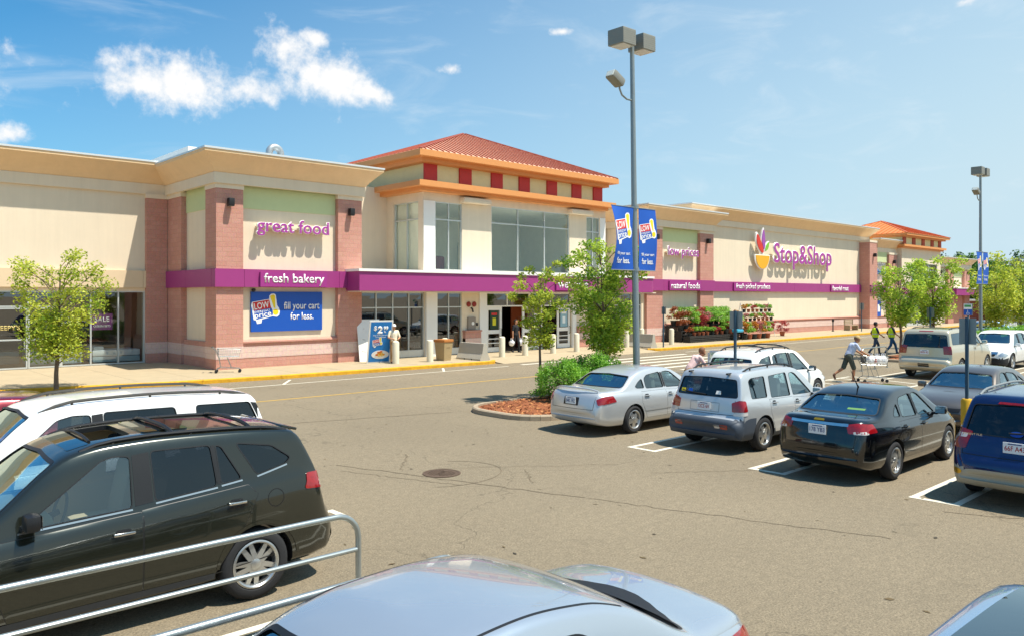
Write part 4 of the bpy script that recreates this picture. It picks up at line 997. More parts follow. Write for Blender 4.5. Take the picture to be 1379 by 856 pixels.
def wheel_meshes(r, style):
    if (r, style) in _wheels: return _wheels[(r, style)]
    w = .215; rr = r*.665
    t_ = MB(); t_.lathe([(rr, -w/2+.02), (rr+.02, -w/2), (r-.05, -w/2-.004), (r-.015, -w/2+.02), (r-.004, -w/2+.045), (r, -.05), (r, .05), (r-.004, w/2-.045), (r-.015, w/2-.02), (r-.05, w/2+.004), (rr+.02, w/2), (rr, w/2-.02), (rr, -w/2+.02)], 44, axis='y', caps=False)
    rim = MB(); rim.lathe([(rr+.004, w/2-.005), (rr-.012, w/2+.002), (rr-.028, w/2-.012), (rr-.04, w/2-.07), (rr-.04, -w/2+.03), (rr+.004, -w/2+.02)], 44, axis='y', caps=False)
    rim.lathe([(.055, w/2-.05), (.055, w/2-.008), (.035, w/2), (.001, w/2+.002)], 20, axis='y')
    n = {'five': 5, 'double': 5, 'multi': 10, 'cover': 8}[style]
    for k in range(n):
        for dd in ((-.10, .10) if style == 'double' else (0,)):
            a = 2*math.pi*k/n+dd*.0; wd = {'five': .055, 'double': .026, 'multi': .026, 'cover': .045}[style]; e = {'double': .036}.get(style, 0)*(1 if dd > 0 else -1 if dd < 0 else 0)
            p0 = Vector((.04, e*.55)); p1 = Vector((rr-.02, e*1.35)); y0 = w/2-.012; y1 = w/2-.035
            c, s_ = math.cos(a), math.sin(a); d = (p1-p0).normalized(); nn = Vector((-d.y, d.x))
            v = []
            for p_, ww, yy in ((p0, wd*1.15, y0), (p1, wd*.85, y1)):
                for sd in (-1, 1):
                    for dep in (0, -.035):
                        q = p_+nn*sd*ww; v.append((q.x*c-q.y*s_, yy+dep, q.x*s_+q.y*c))
            rim.add(v, [(0, 2, 6, 4), (1, 5, 7, 3), (0, 4, 5, 1), (2, 3, 7, 6), (4, 6, 7, 5), (0, 1, 3, 2)])
    disc = MB(); disc.lathe([(rr-.03, w/2-.09), (.001, w/2-.085)], 28, axis='y')
    res = (t_.mesh('tyre', RUB, True, 40), rim.mesh('rim', ALLOY, True, 30), disc.mesh('brake_disc', DARKM))
    _wheels[(r, style)] = res; return res
def seat_mb(w=.5):
    mb = MB(); mb.bbox((0, 0, .12), (.52, w, .2), .07); mb.bbox((-.27, 0, .45), (.17, w*.94, .66), .07, rot=Matrix.Rotation(R(-12), 3, 'Y')); mb.bbox((-.36, 0, .86), (.11, .26, .18), .05, rot=Matrix.Rotation(R(-8), 3, 'Y'))
    for s_ in (-.06, .06): mb.tube([(-.33, s_, .72), (-.355, s_, .82)], .008, 6)
    return mb
def build_car(name, label, spec, loc, rz, paintm, **o):
    """full vehicle: hollow body with real openings, glass, cabin, wheels, lamps and trim"""
    root = thing(name, label, o.get('cat', 'car'), loc, rz, o.get('group', 'cars parked in the lot'))
    c = Car(spec, paintm, o.get('seat', SEATG)); sp = spec; Wd = sp['W']; r = sp['r']; xf, xr = sp['axles']; ra = r+sp.get('arch', .055)
    # --- openings
    arch = []
    for x in (xf, xr):
        for s_ in (1, -1):
            m_ = MB(); y0, y1 = (Wd/2-.32, Wd/2+.25) if s_ > 0 else (-Wd/2-.25, -Wd/2+.32); m_.lathe([(ra, y0), (ra, y1)], 40, (x, 0, r*.96), 'y'); arch.append((m_.v, m_.f))
    zf = sp.get('floor', .5); xa, xb = sp['cabin']
    side = [rnd_poly(P, sp.get('wr', .045)) for P in sp['windows']]
    pr = []
    for P in side:
        for y0, y1 in ((Wd/2-.5, Wd/2+.2), (-Wd/2-.2, -Wd/2+.5)):
            m_ = MB(); m_.prism(P, y0, y1, 'y'); pr.append((m_.v, m_.f))
    def screen(xb_, xt_, dz=.04):
        a0 = c.yr(xb_)-.075; a1 = c.yr(xt_)-.075; z0 = c.top(xb_)-c.crown+dz; z1 = c.top(xt_)-c.crown-.012
        return rnd_poly([(-a0, z0), (0, z0-.0), (a0, z0), (a1, z1), (0, z1+.028), (-a1, z1)], .05)
    ws = screen(*sp['screen']); rs_ = screen(*sp['rear']); fr = []
    m_ = MB(); m_.prism(ws, .05, sp['L'], 'x'); fr.append((m_.v, m_.f)); m_ = MB(); m_.prism(rs_, -sp['L'], -.05, 'x'); fr.append((m_.v, m_.f))
    roofcut = []
    if 'sunroof' in o:
        x0, x1, hw = o['sunroof']; m_ = MB(); m_.prism(rnd_poly([(x0, -hw), (x1, -hw), (x1, hw), (x0, hw)], .06), 1.2, 2.4, 'z'); roofcut.append((m_.v, m_.f))
    body = link('body', c.solid, root); body.parent = None; lowm = o.get('lower') or paintm
    for m in (paintm, DARKM, o.get('interior', SEATD), TRIM, lowm): c.solid.materials.append(m)
    cuts = [cutter('k', arch, DARKM), cutter('k', [c.cavity(xa, xb, zf)], o.get('interior', SEATD)), cutter('k', pr, TRIM), cutter('k', fr, TRIM)]
    if roofcut: cuts.append(cutter('k', roofcut, TRIM))
    for k in cuts:
        md = body.modifiers.new('b', 'BOOLEAN'); md.object = k; md.operation = 'DIFFERENCE'
        try: md.solver = 'MANIFOLD'
        except Exception: md.solver = 'EXACT'
        try: md.material_mode = 'TRANSFER'
        except Exception: pass
    dg = bpy.context.evaluated_depsgraph_get(); me = bpy.data.meshes.new_from_object(body.evaluated_get(dg)); body.modifiers.clear(); body.data = me; me.name = 'body'
    for k in cuts:
        kd = k.data; bpy.data.objects.remove(k); bpy.data.meshes.remove(kd)
    body.parent = root
    # shading normals of the uncut shell, so the openings leave no creases; lower cladding by height
    nl = [Vector((0, 0, 1))]*len(me.loops); low_z = o.get('lower_z'); low_f = o.get('lower_fn'); li = len(me.materials)-1
    for i, m in enumerate(me.materials):
        if m == lowm and m != paintm: li = i
    for p_ in me.polygons:
        p_.use_smooth = True; pn = p_.normal; outer = me.materials[p_.material_index] == paintm
        if outer and low_z and lowm != paintm:
            ce = p_.center
            if low_f(ce) if low_f else ce.z < low_z: p_.material_index = li
        for l in p_.loop_indices:
            if outer:
                co = me.vertices[me.loops[l].vertex_index].co; h = c.bvh.find_nearest(co); n = c.nrm(h[0], h[2])
                nl[l] = n if n.dot(pn) > .6 else pn.copy()
            else: nl[l] = pn.copy()
    me.normals_split_custom_set([tuple(n) for n in nl])
    # --- glass
    gf, gr = o.get('glass', CGL), o.get('glass_rear', CGL); nfront = sp.get('nfront', 1)
    for i, P in enumerate(side):
        for ax in ('y+', 'y-'):
            w_ = c.patch(P, ax, -.012, gf if i < nfront else gr, 'window', root, .09)
            c.strip(P, ax, .011, .002, o.get('surround', TRIM), 'window_trim', w_, True)
            if o.get('beltline'):
                q0 = sorted(sp['windows'][i], key=lambda q: q[1])[:2]; q0.sort(); c.strip([(q0[0][0], q0[0][1]-.018), (q0[1][0], q0[1][1]-.018)], ax, .016, .005, o['beltline'], 'chrome_belt', w_)
    w_ = c.patch(ws, 'x+', -.012, CGLB, 'windscreen', root, .09); c.strip(ws, 'x+', .02, .002, TRIM, 'window_trim', w_, True)
    w_ = c.patch(rs_, 'x-', -.012, o.get('glass_back', gr), 'rear_window', root, .09); c.strip(rs_, 'x-', .016, .002, TRIM, 'window_trim', w_, True)
    for P in sp.get('pillars', []):
        for ax in ('y+', 'y-'): c.patch(P, ax, .003, TRIM, 'pillar_trim', root, .1)
    # --- doors, handles, gaps, side strip
    for i, P in enumerate(sp['doors']):
        for ax in ('y+', 'y-'):
            d = c.patch(P, ax, .0025, paintm, 'door', root, .055, .004); c.strip(P, ax, .011, .0015, TRIM, 'door_gap', d, True)
            hx, hz = sp['handles'][i]; l, n = c.hit((hx, hz), ax); sg_ = 1 if ax == 'y+' else -1
            hm = MB(); hm.bbox((l.x, l.y+sg_*.03, l.z), (.19, .022, .028), .01); hm.bbox((l.x-.075, l.y+sg_*.012, l.z), (.025, .04, .024), .008); hm.bbox((l.x+.075, l.y+sg_*.012, l.z), (.025, .04, .024), .008)
            hm.build('handle', o.get('handle_mat', paintm), d, smooth=True)
            c.patch(rnd_poly([(hx-.07, hz-.035), (hx+.07, hz-.035), (hx+.07, hz+.035), (hx-.07, hz+.035)], .03), ax, .004, TRIM, 'handle_recess', d, .05)
    if 'moulding' in sp:
        for P in sp['moulding']:
            for ax in ('y+', 'y-'): c.strip(P, ax, .05, .012, o.get('mould_mat', paintm), 'side_moulding', root)
    for P, ax in sp.get('gaps', []): c.strip(P, ax, .010, .0016, TRIM, 'panel_gap', root)
    # --- lamps
    for P, ax, m, nm in sp.get('lamps', []):
        for s_ in (1, -1):
            Q = [(s_*a, b) for a, b in P]
            if len(ax) > 2: axx = ax[:2]+str(s_*float(ax[2:]))
            else: axx = ax
            c.patch(rnd_poly(Q, .025), axx, .010, m, nm, root, .04, .02)
    for P, ax, m, nm in sp.get('patches', []): c.patch(rnd_poly(P, .02), ax, .006, m, nm, root, .05, .01)
    for P, ax, m, nm in o.get('patches', []): c.patch(rnd_poly(P, .02), ax, .006, m, nm, root, .05, .01)
    # --- wheels
    ty, rim, disc = wheel_meshes(r, o.get('rim', 'five')); tr = Wd/2-.125
    for x in (xf, xr):
        for s_ in (1, -1):
            e = bpy.data.objects.new('wheel', None); COL.objects.link(e); e.parent = root; e.location = (x, s_*tr, r); e.rotation_euler = (0, random.uniform(0, 1.2), 0 if s_ > 0 else math.pi); e.empty_display_size = .2
            link('tyre', ty, e); link('rim', rim, e); link('brake_disc', disc, e)
    # --- cabin
    if not o.get('plain'):
        hb = sp.get('hip', .52); xs_ = sp.get('seats', (.15, -.75)); fm = seat_mb().mesh('seat', c.seat, True)
        for s_ in (.37, -.37): q = link('front_seat', fm, root, (xs_[0], s_, hb))
        rm = MB(); rm.bbox((xs_[1], 0, hb+.12), (.5, 1.2, .2), .07); rm.bbox((xs_[1]-.27, 0, hb+.42), (.17, 1.2, .56), .07, rot=Matrix.Rotation(R(-14), 3, 'Y'))
        for s_ in (-.38, .38): rm.bbox((xs_[1]-.36, s_, hb+.76), (.1, .26, .15), .05)
        rm.build('rear_seat', c.seat, root, smooth=True)
        dx = sp['screen'][0]-.32; dz = c.top(sp['screen'][0])-.10
        MB().bbox((dx, 0, dz-.12), (.5, 1.3, .26), .08).build('dashboard', o.get('dash', SEATD), root, smooth=True)
        st = MB(); P_ = [Vector((dx-.34-.10*math.sin(a)*.5, .37+.18*math.cos(a), dz-.02+.17*math.sin(a))) for a in np.linspace(0, 6.2832, 20)]; st.tube(P_, .014, 6, caps=False); st.tube([(dx-.34, .37, dz-.02), (dx-.1, .37, dz-.1)], .03, 6); st.build('steering_wheel', SEATD, root, smooth=True)
        xt = sp['screen'][1]; MB().bbox((xt+.10, 0, c.top(xt)-.13), (.03, .22, .065), .012).build('rear_view_mirror', TRIM, root)
    # --- door mirrors
    mx_, mz = sp['mirror']
    for ax, s_ in (('y+', 1), ('y-', -1)):
        l, n = c.hit((mx_, mz-.02), ax); mm = MB(); mm.bbox((l.x-.02, l.y+s_*.15, mz+.05), (.13, .20, .15), .05); q = mm.build('mirror', o.get('mirror_mat', paintm), root, smooth=True)
        MB().bbox((l.x, l.y+s_*.03, mz-.02), (.09, .12, .045), .015).build('mirror_foot', TRIM, q); MB().box(l.x-.088, l.x-.084, l.y+s_*.15-.08, l.y+s_*.15+.08, mz-.005, mz+.105).build('mirror_glass', CHROME, q)
    # --- plate
    if 'plate' in o:
        s_, xm, zc = o['plate'][:3]; ax = 'x-' if xm < 0 else 'x+'; l, n = c.hit((0, zc), ax); sg_ = -1 if xm < 0 else 1
        pl = MB().bbox((l.x+sg_*.022, 0, zc), (.012, .31, .16), .004).build('number_plate', PLATEW, root)
        text(s_, pl, o['plate'][3] if len(o['plate']) > 3 else PLATER, (l.x+sg_*.029, 0, zc-.005), w=.265, h=.075, ext=.001, off=.01, rot=Matrix.Rotation(R(-90 if sg_ < 0 else 90), 3, 'Z'))
        MB().box(l.x+sg_*.0285, l.x+sg_*.0295, -.09, .09, zc+.05, zc+.066).build('plate_print', PLATEB, pl)
    # --- roof rails and cross bars
    if 'rails' in o:
        xa_, xb_, inset, m, hh = o['rails'][:5]
        for s_ in (1, -1):
            P_ = []
            for i in range(15):
                x = xa_+(xb_-xa_)*i/14; y = s_*(c.yr(x)-inset); l, n = c.hit((x, y), 'z'); e = min(1, min(i, 14-i)/2); P_.append((x, y, l.z-.01+hh*(e**.6)))
            q = MB().tube(P_, .019, 8).build('roof_rail', m, root, smooth=True)
            for i in (2, 7, 12): MB().tube([P_[i], (P_[i][0], P_[i][1], P_[i][2]-hh)], .016, 6).build('rail_foot', m, q)
        for x in (o['rails'][5] if len(o['rails']) > 5 else []):
            y = c.yr(x)-inset; l, n = c.hit((x, y), 'z'); z = l.z+hh+.01
            MB().xf(lambda p: p).tube([(x, y*q_, z-.03+.055*(1-abs(q_)**4)) for q_ in np.linspace(-1, 1, 13)], .021, 8).build('cross_bar', m, root, smooth=True)
    return root, c
def warp(sp, L, W_, H, **k):
    """scale a template to another length, width and height"""
    a, b, w = L/sp['L'], H/sp['H'], W_/sp['W']; q = dict(sp); q.update(L=L, W=W_, H=H)
    for n in ('top', 'bottom', 'belt'): q[n] = [(x*a, z*b) for x, z in sp[n]]
    q['half'] = [(x*a, y*w) for x, y in sp['half']]
    for n in ('windows', 'doors', 'pillars', 'moulding'):
        if n in sp: q[n] = [[(x*a, z*b) for x, z in P] for P in sp[n]]
    q['handles'] = [(x*a, z*b) for x, z in sp['handles']]; q['axles'] = tuple(x*a for x in sp['axles']); q['cabin'] = tuple(x*a for x in sp['cabin']); q['screen'] = tuple(x*a for x in sp['screen']); q['rear'] = tuple(x*a for x in sp['rear'])
    q['seats'] = tuple(x*a for x in sp.get('seats', (.15, -.75))); q['mirror'] = (sp['mirror'][0]*a, sp['mirror'][1]*b)
    def wl_(P, ax): return [((x*a if ax[0] == 'y' else x*w), z*b) for x, z in P]
    for n in ('lamps', 'patches'):
        if n in sp: q[n] = [(wl_(P, ax), ax, m, nm) for P, ax, m, nm in sp[n]]
    q['gaps'] = [(wl_(P, ax), ax) for P, ax in sp.get('gaps', [])]
    q.update(k); return q
# ---- templates -------------------------------------------------------------
SUV = dict(L=4.68, W=1.89, H=1.715, r=.37, axles=(1.41, -1.29), tumble=.30, crown=.06,
    top=[(-2.34,.50),(-2.335,.64),(-2.30,.74),(-2.235,.80),(-2.19,.90),(-2.10,1.15),(-1.93,1.50),(-1.86,1.60),(-1.78,1.645),(-1.6,1.67),(-1.1,1.70),(-.35,1.715),(.25,1.69),(.55,1.64),(1.28,1.165),(1.40,1.115),(1.8,1.05),(2.12,.94),(2.27,.80),(2.325,.64),(2.34,.50)],
    bottom=[(-2.34,.42),(-2.28,.33),(-2.0,.27),(-1,.25),(1,.23),(2.0,.22),(2.28,.27),(2.34,.40)],
    belt=[(-2.34,.9),(-1.9,1.12),(-1.0,1.085),(0,1.04),(1.0,.985),(1.4,.95),(2.0,.86),(2.34,.7)],
    half=[(-2.34,.74),(-2.26,.83),(-2.0,.905),(-1.29,.94),(0,.93),(1.41,.94),(2.0,.88),(2.25,.80),(2.34,.66)],
    windows=[[(.98,1.06),(.10,1.085),(.10,1.56),(.26,1.575),(.40,1.545)], [(-.05,1.09),(-.72,1.115),(-.72,1.585),(-.05,1.595)], [(-.76,1.12),(-1.02,1.13),(-.96,1.50),(-.88,1.55),(-.76,1.57)], [(-1.13,1.145),(-1.55,1.17),(-1.80,1.26),(-1.76,1.36),(-1.55,1.48),(-1.07,1.55)]],
    pillars=[[(.085,1.10),(-.035,1.10),(-.035,1.59),(.085,1.59)], [(-.725,1.13),(-.755,1.13),(-.755,1.58),(-.725,1.58)]], cabin=(1.18, -1.98), screen=(1.22, .60), rear=(-2.10, -1.90), floor=.5, seats=(.18, -.72), hip=.62,
    doors=[[(1.02,.36),(.045,.36),(.03,1.02),(1.14,.96),(1.16,.7)], [(.035,.36),(-.80,.36),(-1.02,.80),(-1.03,1.06),(.02,1.03)]], handles=[(.16,.94), (-.86,.99)],
    mirror=(.95, 1.05), gaps=[([(1.22,.92),(1.72,.86),(2.05,.80)], 'y+'), ([(1.22,.92),(1.72,.86),(2.05,.80)], 'y-'), ([(-.72,.80),(-.70,1.1)], 'x-'), ([(.72,.80),(.70,1.1)], 'x-'), ([(-.72,.80),(.72,.80)], 'x-')],
    lamps=[([(-.36,.98),(.0,.94),(.05,1.02),(-.02,1.12),(-.30,1.14)], 'x-145', TAILR, 'tail_light'), ([(-.28,.66),(.02,.60),(.20,.70),(-.1,.80)], 'x+38', HEADL, 'headlight')],
    patches=[([(-.42,.62),(.42,.62),(.48,.74),(-.48,.74)], 'x+', TRIM, 'grille')])
SEDAN = dict(L=5.02, W=1.85, H=1.425, r=.325, axles=(1.46, -1.29), tumble=.42, crown=.065, bowr=.14, bowf=.2,
    top=[(-2.51,.50),(-2.505,.60),(-2.49,.70),(-2.46,.80),(-2.42,.91),(-2.36,.965),(-2.25,.99),(-2.0,1.005),(-1.70,1.02),(-1.62,1.045),(-1.10,1.295),(-.75,1.385),(-.25,1.425),(.2,1.405),(.45,1.355),(1.22,.985),(1.36,.945),(1.9,.86),(2.3,.74),(2.46,.62),(2.51,.48)],
    bottom=[(-2.51,.40),(-2.44,.30),(-2.1,.22),(-1,.20),(1,.19),(2.1,.19),(2.45,.25),(2.51,.38)],
    belt=[(-2.51,.8),(-2.2,.925),(-1.5,.935),(-.5,.905),(.5,.88),(1.3,.85),(2.0,.76),(2.51,.6)],
    half=[(-2.51,.70),(-2.42,.79),(-2.1,.87),(-1.29,.915),(0,.915),(1.46,.915),(2.1,.86),(2.42,.74),(2.51,.60)],
    windows=[[(.86,.925),(.02,.95),(.02,1.29),(.22,1.305),(.38,1.275)], [(-.07,.955),(-.76,.97),(-.74,1.18),(-.60,1.255),(-.07,1.30)], [(-.82,.98),(-1.10,.995),(-1.15,1.03),(-1.0,1.12),(-.82,1.19)]], wr=.05, nfront=1,
    pillars=[[(.005,.96),(-.055,.96),(-.055,1.29),(.005,1.29)]], cabin=(1.10, -1.50), screen=(1.16, .50), rear=(-1.60, -1.0), floor=.42, seats=(.12, -.78), hip=.42,
    doors=[[(.98,.32),(-.02,.32),(-.03,.90),(1.06,.83),(1.09,.6)], [(-.03,.32),(-.80,.32),(-1.0,.68),(-.98,.91),(-.04,.90)]], handles=[(.10,.80), (-.82,.82)],
    mirror=(.82, .92), moulding=[[(1.0,.52),(-.02,.50)], [(-.03,.50),(-.86,.50)]], gaps=[([(-.62,.60),(-.66,.92)], 'x-'), ([(.62,.60),(.66,.92)], 'x-'), ([(-.62,.60),(.62,.60)], 'x-')],
    lamps=[([(-.30,.76),(.10,.70),(.14,.82),(-.02,.885),(-.22,.89)], 'x-145', TAILR, 'tail_light'), ([(-.30,.60),(.02,.56),(.16,.64),(-.1,.72)], 'x+36', HEADL, 'headlight')],
    patches=[([(-.40,.54),(.40,.54),(.44,.63),(-.44,.63)], 'x+', TRIM, 'grille')])
# ---- the cars in the lot ------------------------------------------------------
P_DKG = paint('olive_black_paint', '#24261e', .35, .16); P_WHT = paint('white_car_paint', '#e9e9e6', 0, .3); P_SIL = paint('silver_car_paint', '#c6c8c9', .5, .3); P_BLK = paint('black_car_paint', '#090a0c', .2, .12)
P_BLU = paint('navy_car_paint', '#0b2050', .45, .18); P_BRN = paint('brown_grey_car_paint', '#6f655c', .7, .28); P_GLD = paint('champagne_car_paint', '#cdc0a4', .5, .3); P_STL = paint('steel_blue_silver_paint', '#b4bcc4', .6, .2); P_RED = paint('dark_red_car_paint', '#7d1220', .4, .25)
P_LTB = paint('pale_blue_grey_car_paint', '#7fa0c4', .6, .25); CLAD = mat('blue_grey_cladding', '#3b4450', .6); CLADS = mat('silver_lower_bumper', '#a9a494', .5, metal=.3)
PI = math.pi
# near left: dark olive crossover, nose to the left
SF2 = warp(SUV, 4.68, 1.89, 1.79)
SF2['top'] = [(-2.34,.50),(-2.335,.66),(-2.30,.78),(-2.25,.84),(-2.20,1.0),(-2.12,1.25),(-1.98,1.54),(-1.91,1.655),(-1.82,1.71),(-1.6,1.74),(-1.1,1.775),(-.45,1.79),(.08,1.77),(.36,1.72),(1.12,1.215),(1.24,1.16),(1.7,1.09),(2.1,.97),(2.27,.82),(2.325,.64),(2.34,.50)]
SF2['belt'] = [(-2.34,1.0),(-1.9,1.25),(-1.0,1.20),(-.2,1.12),(.9,1.04),(1.3,1.0),(2.0,.88),(2.34,.7)]
SF2['windows'] = [[(.84,1.11),(-.10,1.155),(-.115,1.62),(.02,1.635),(.13,1.615)], [(-.31,1.18),(-.91,1.235),(-.88,1.635),(-.30,1.645)], [(-.95,1.245),(-1.17,1.27),(-.99,1.61),(-.93,1.63)], [(-1.33,1.285),(-1.68,1.36),(-1.735,1.41),(-1.53,1.56),(-1.14,1.625)]]
SF2['pillars'] = [[(-.125,1.165),(-.29,1.18),(-.285,1.64),(-.13,1.625)], [(-.915,1.245),(-.945,1.248),(-.92,1.63),(-.885,1.63)]]; SF2['cabin'] = (1.04, -1.98); SF2['screen'] = (1.07, .41); SF2['rear'] = (-2.11, -1.94); SF2['seats'] = (-.12, -.98); SF2['mirror'] = (.78, 1.16)
SF2['doors'] = [[(.93,.36),(-.165,.36),(-.17,1.105),(1.0,1.04),(1.06,.75)], [(-.18,.36),(-.86,.37),(-1.17,.82),(-1.31,1.10),(-1.22,1.20),(-.185,1.115)]]; SF2['handles'] = [(.0,.95), (-1.08,1.05)]
SF2['gaps'] = [(P, ax) for P, ax in SF2['gaps'] if ax[0] == 'x']+[([(1.06,.75),(1.12,1.02)], ax) for ax in ('y+', 'y-')]+[([(-.86,.37),(-1.6,.44)], ax) for ax in ('y+', 'y-')]
SF2['lamps'] = [([(-.24,1.06),(.05,1.02),(.08,1.10),(.02,1.21),(-.18,1.22)], 'x-145', TAILR, 'tail_light'), ([(-.06,1.06),(.05,1.05),(.06,1.10),(-.04,1.13)], 'x-160', TAILW, 'reversing_light'), SUV['lamps'][1]]
r_, c_ = build_car('parked_car', 'dark olive crossover with roof rails and open sunroof parked nearest at left', SF2, (2.31, 8.77, 0), PI, P_DKG, rim='double', glass_rear=CGLD, seat=SEATT, dash=SEATT, interior=SEATT,
    mirror_mat=TRIM, handle_mat=CHROME, surround=TRIM, beltline=CHROME, rails=(-1.75, .30, .07, TRIM, .028, (-1.35, -.55)), sunroof=(-.22, .16, .40))
c_.patch(rnd_poly([(-.78, -.42), (-.32, -.42), (-.32, .42), (-.78, .42)], .06), 'z', .012, CGLD, 'sunroof_glass', r_, .1, .012)
c_.patch(rnd_poly([(.19, -.5), (.38, -.5), (.38, .5), (.19, .5)], .04), 'z', .004, CGLD, 'roof_glass', r_, .1, .006)
MB().tube([(.17, y, 1.79-.03*(abs(y)/.4)**2) for y in np.linspace(-.42, .42, 9)], .016, 6).build('wind_deflector', TRIM, r_, smooth=True)
MB().bbox((-1.85, 0, 1.685), (.20, 1.08, .035), .016, rot=Matrix.Rotation(R(-16), 3, 'Y')).build('spoiler', P_DKG, r_, smooth=True)
for ax in ('y+', 'y-'):
    fl = [(-1.51+.09*math.cos(a), 1.03+.09*math.sin(a)) for a in np.linspace(0, 6.2832, 22)[:-1]]
    if ax == 'y-': c_.strip(fl, ax, .008, .002, TRIM, 'fuel_flap', r_, True)
    else: c_.strip(fl, ax, .008, .002, TRIM, 'fuel_flap', r_, True)
    c_.strip([(1.02, .33), (-.86, .35)], ax, .06, .006, PLAST, 'sill_moulding', r_)
    c_.strip([(-1.33+.445*math.cos(a), .36+.445*math.sin(a)) for a in np.linspace(.1, 3.05, 26)], ax, .035, .006, P_DKG, 'arch_lip', r_)
    c_.strip([(.9, .62), (-.16, .60)], ax, .02, .004, P_DKG, 'door_crease', r_)
# white three-row behind it
EXP = warp(SUV, 5.0, 2.0, 1.84, r=.385, crown=.05, tumble=.27)
EXP['top'] = [(-2.5,.50),(-2.49,.70),(-2.46,.80),(-2.40,.86),(-2.36,1.0),(-2.26,1.28),(-2.16,1.52),(-2.10,1.66),(-2.02,1.705),(-1.7,1.73),(-.6,1.77),(.2,1.755),(.62,1.70),(1.38,1.22),(1.5,1.17),(1.95,1.10),(2.3,.98),(2.44,.82),(2.49,.64),(2.5,.5)]
EXP['top'] = [(x, z*(1+.04*max(0, min(1, (z-.9)/.8)))) for x, z in EXP['top']]
EXP['windows'] = [[(1.05,1.15),(.10,1.17),(.10,1.67),(.30,1.68),(.48,1.64)], [(-.05,1.17),(-1.0,1.19),(-.92,1.68),(-.05,1.69)], [(-1.20,1.20),(-1.98,1.23),(-2.06,1.40),(-1.96,1.66),(-1.20,1.68)]]
EXP['pillars'] = [[(.09,1.18),(-.04,1.18),(-.04,1.68),(.09,1.67)], [(-2.075,1.42),(-2.16,1.40),(-2.06,1.64),(-1.975,1.655)]]; EXP['screen'] = (1.32, .68); EXP['rear'] = (-2.30, -2.13); EXP['cabin'] = (1.25, -2.2)
build_car('parked_car', 'white three row crossover with black roof rails behind the dark olive one', EXP, (2.90, 11.6, 0), PI, P_WHT, rim='five', glass_rear=CGLD, mirror_mat=TRIM, rails=(-1.95, .65, .10, mat('graphite_rail', '#4a4742', .4, metal=.5), .05), seat=SEATD,
    plate=('4LT 27', -1, 1.0))
build_car('parked_car', 'dark red car mostly hidden behind the white crossover at far left', warp(SUV, 4.6, 1.8, 1.64), (1.35, 14.75, 0), PI, P_RED, seat=SEATD)
# bottom centre: silver sedan seen from above its roof; bottom right: pale blue car with a glass roof
CAM = warp(SEDAN, 4.85, 1.83, 1.44, tumble=.40, crown=.075)
r_, c_ = build_car('parked_car', 'silver blue sedan seen from above at the bottom edge', CAM, (2.68, 3.68, 0), PI, P_STL, seat=SEATT, interior=SEATT, glass_back=CGLB, plate=('3GK 51', -1, .78))
for s_ in (1, -1): c_.strip([(x, s_*(c_.yr(x)-.075)) for x in np.linspace(-1.02, .42, 20)], 'z', .016, .002, TRIM, 'roof_channel', r_)
r_, c_ = build_car('parked_car', 'pale blue crossover with glass roof cut by the bottom right corner', warp(SUV, 4.6, 1.85, 1.75), (3.0, .64, 0), PI, P_LTB, seat=SEATT, interior=SEATT, dash=SEATT)
c_.patch(rnd_poly([(-1.66, -.545), (.36, -.545), (.36, .545), (-1.66, .545)], .06), 'z', .004, CGLD, 'glass_roof', r_, .1, .006)
# right row
TAU = warp(SEDAN, 5.0, 1.85, 1.465)
r_, c_ = build_car('parked_car', 'silver four door sedan parked beside the mulch island', TAU, (14.42+1.29, 12.40, 0), 0, P_SIL, seat=SEATG, interior=SEATG, plate=('84K 19Z', -1, .79, PLATEB), glass_back=CGLB, rim='five')
SPM = MB(); SPM.tube([(-2.36+.10*(abs(y)/.62)**2.2, y, 1.075-.05*(abs(y)/.62)**4) for y in np.linspace(-.64, .64, 15)], .022, 8); SPM.build('spoiler', P_SIL, r_, smooth=True)
c_.patch(rnd_poly([(-.22, .69), (.22, .69), (.22, .87), (-.22, .87)], .02), 'x-', .008, TRIM, 'plate_holder', r_, .06, .01)
SF1 = warp(SUV, 4.50, 1.82, 1.67, r=.35, crown=.055, tumble=.26)
SF1['top'] = [(-2.25,.56),(-2.245,.66),(-2.21,.70),(-2.12,.72),(-2.09,.80),(-2.06,1.0),(-1.98,1.25),(-1.90,1.50),(-1.86,1.585),(-1.78,1.62),(-1.4,1.65),(-.4,1.67),(.2,1.645),(.5,1.59),(1.2,1.12),(1.32,1.07),(1.75,1.0),(2.05,.90),(2.18,.78),(2.24,.62),(2.25,.5)]
SF1['windows'] = [[(.90,1.03),(.08,1.04),(.08,1.49),(.24,1.51),(.36,1.47)], [(-.04,1.04),(-.86,1.06),(-.80,1.49),(-.04,1.52)], [(-1.02,1.08),(-1.62,1.09),(-1.62,1.44),(-1.50,1.49),(-.98,1.50)]]
SF1['pillars'] = []; SF1['screen'] = (1.14, .55); SF1['rear'] = (-2.02, -1.885); SF1['cabin'] = (1.06, -1.94); SF1['half'] = [(-2.25,.80),(-2.16,.86),(-1.95,.89),(-1.24,.905),(0,.895),(1.36,.905),(1.92,.85),(2.16,.77),(2.25,.64)]; SF1['bowr'] = .09
SF1['lamps'] = [([(-.20,.86),(.10,.84),(.10,1.02),(-.05,1.08),(-.17,1.06)], 'x-140', TAILR, 'tail_light'), ([(-.20,.78),(.08,.77),(.08,.83),(-.20,.85)], 'x-140', TAILW, 'reversing_light'), SUV['lamps'][1]]
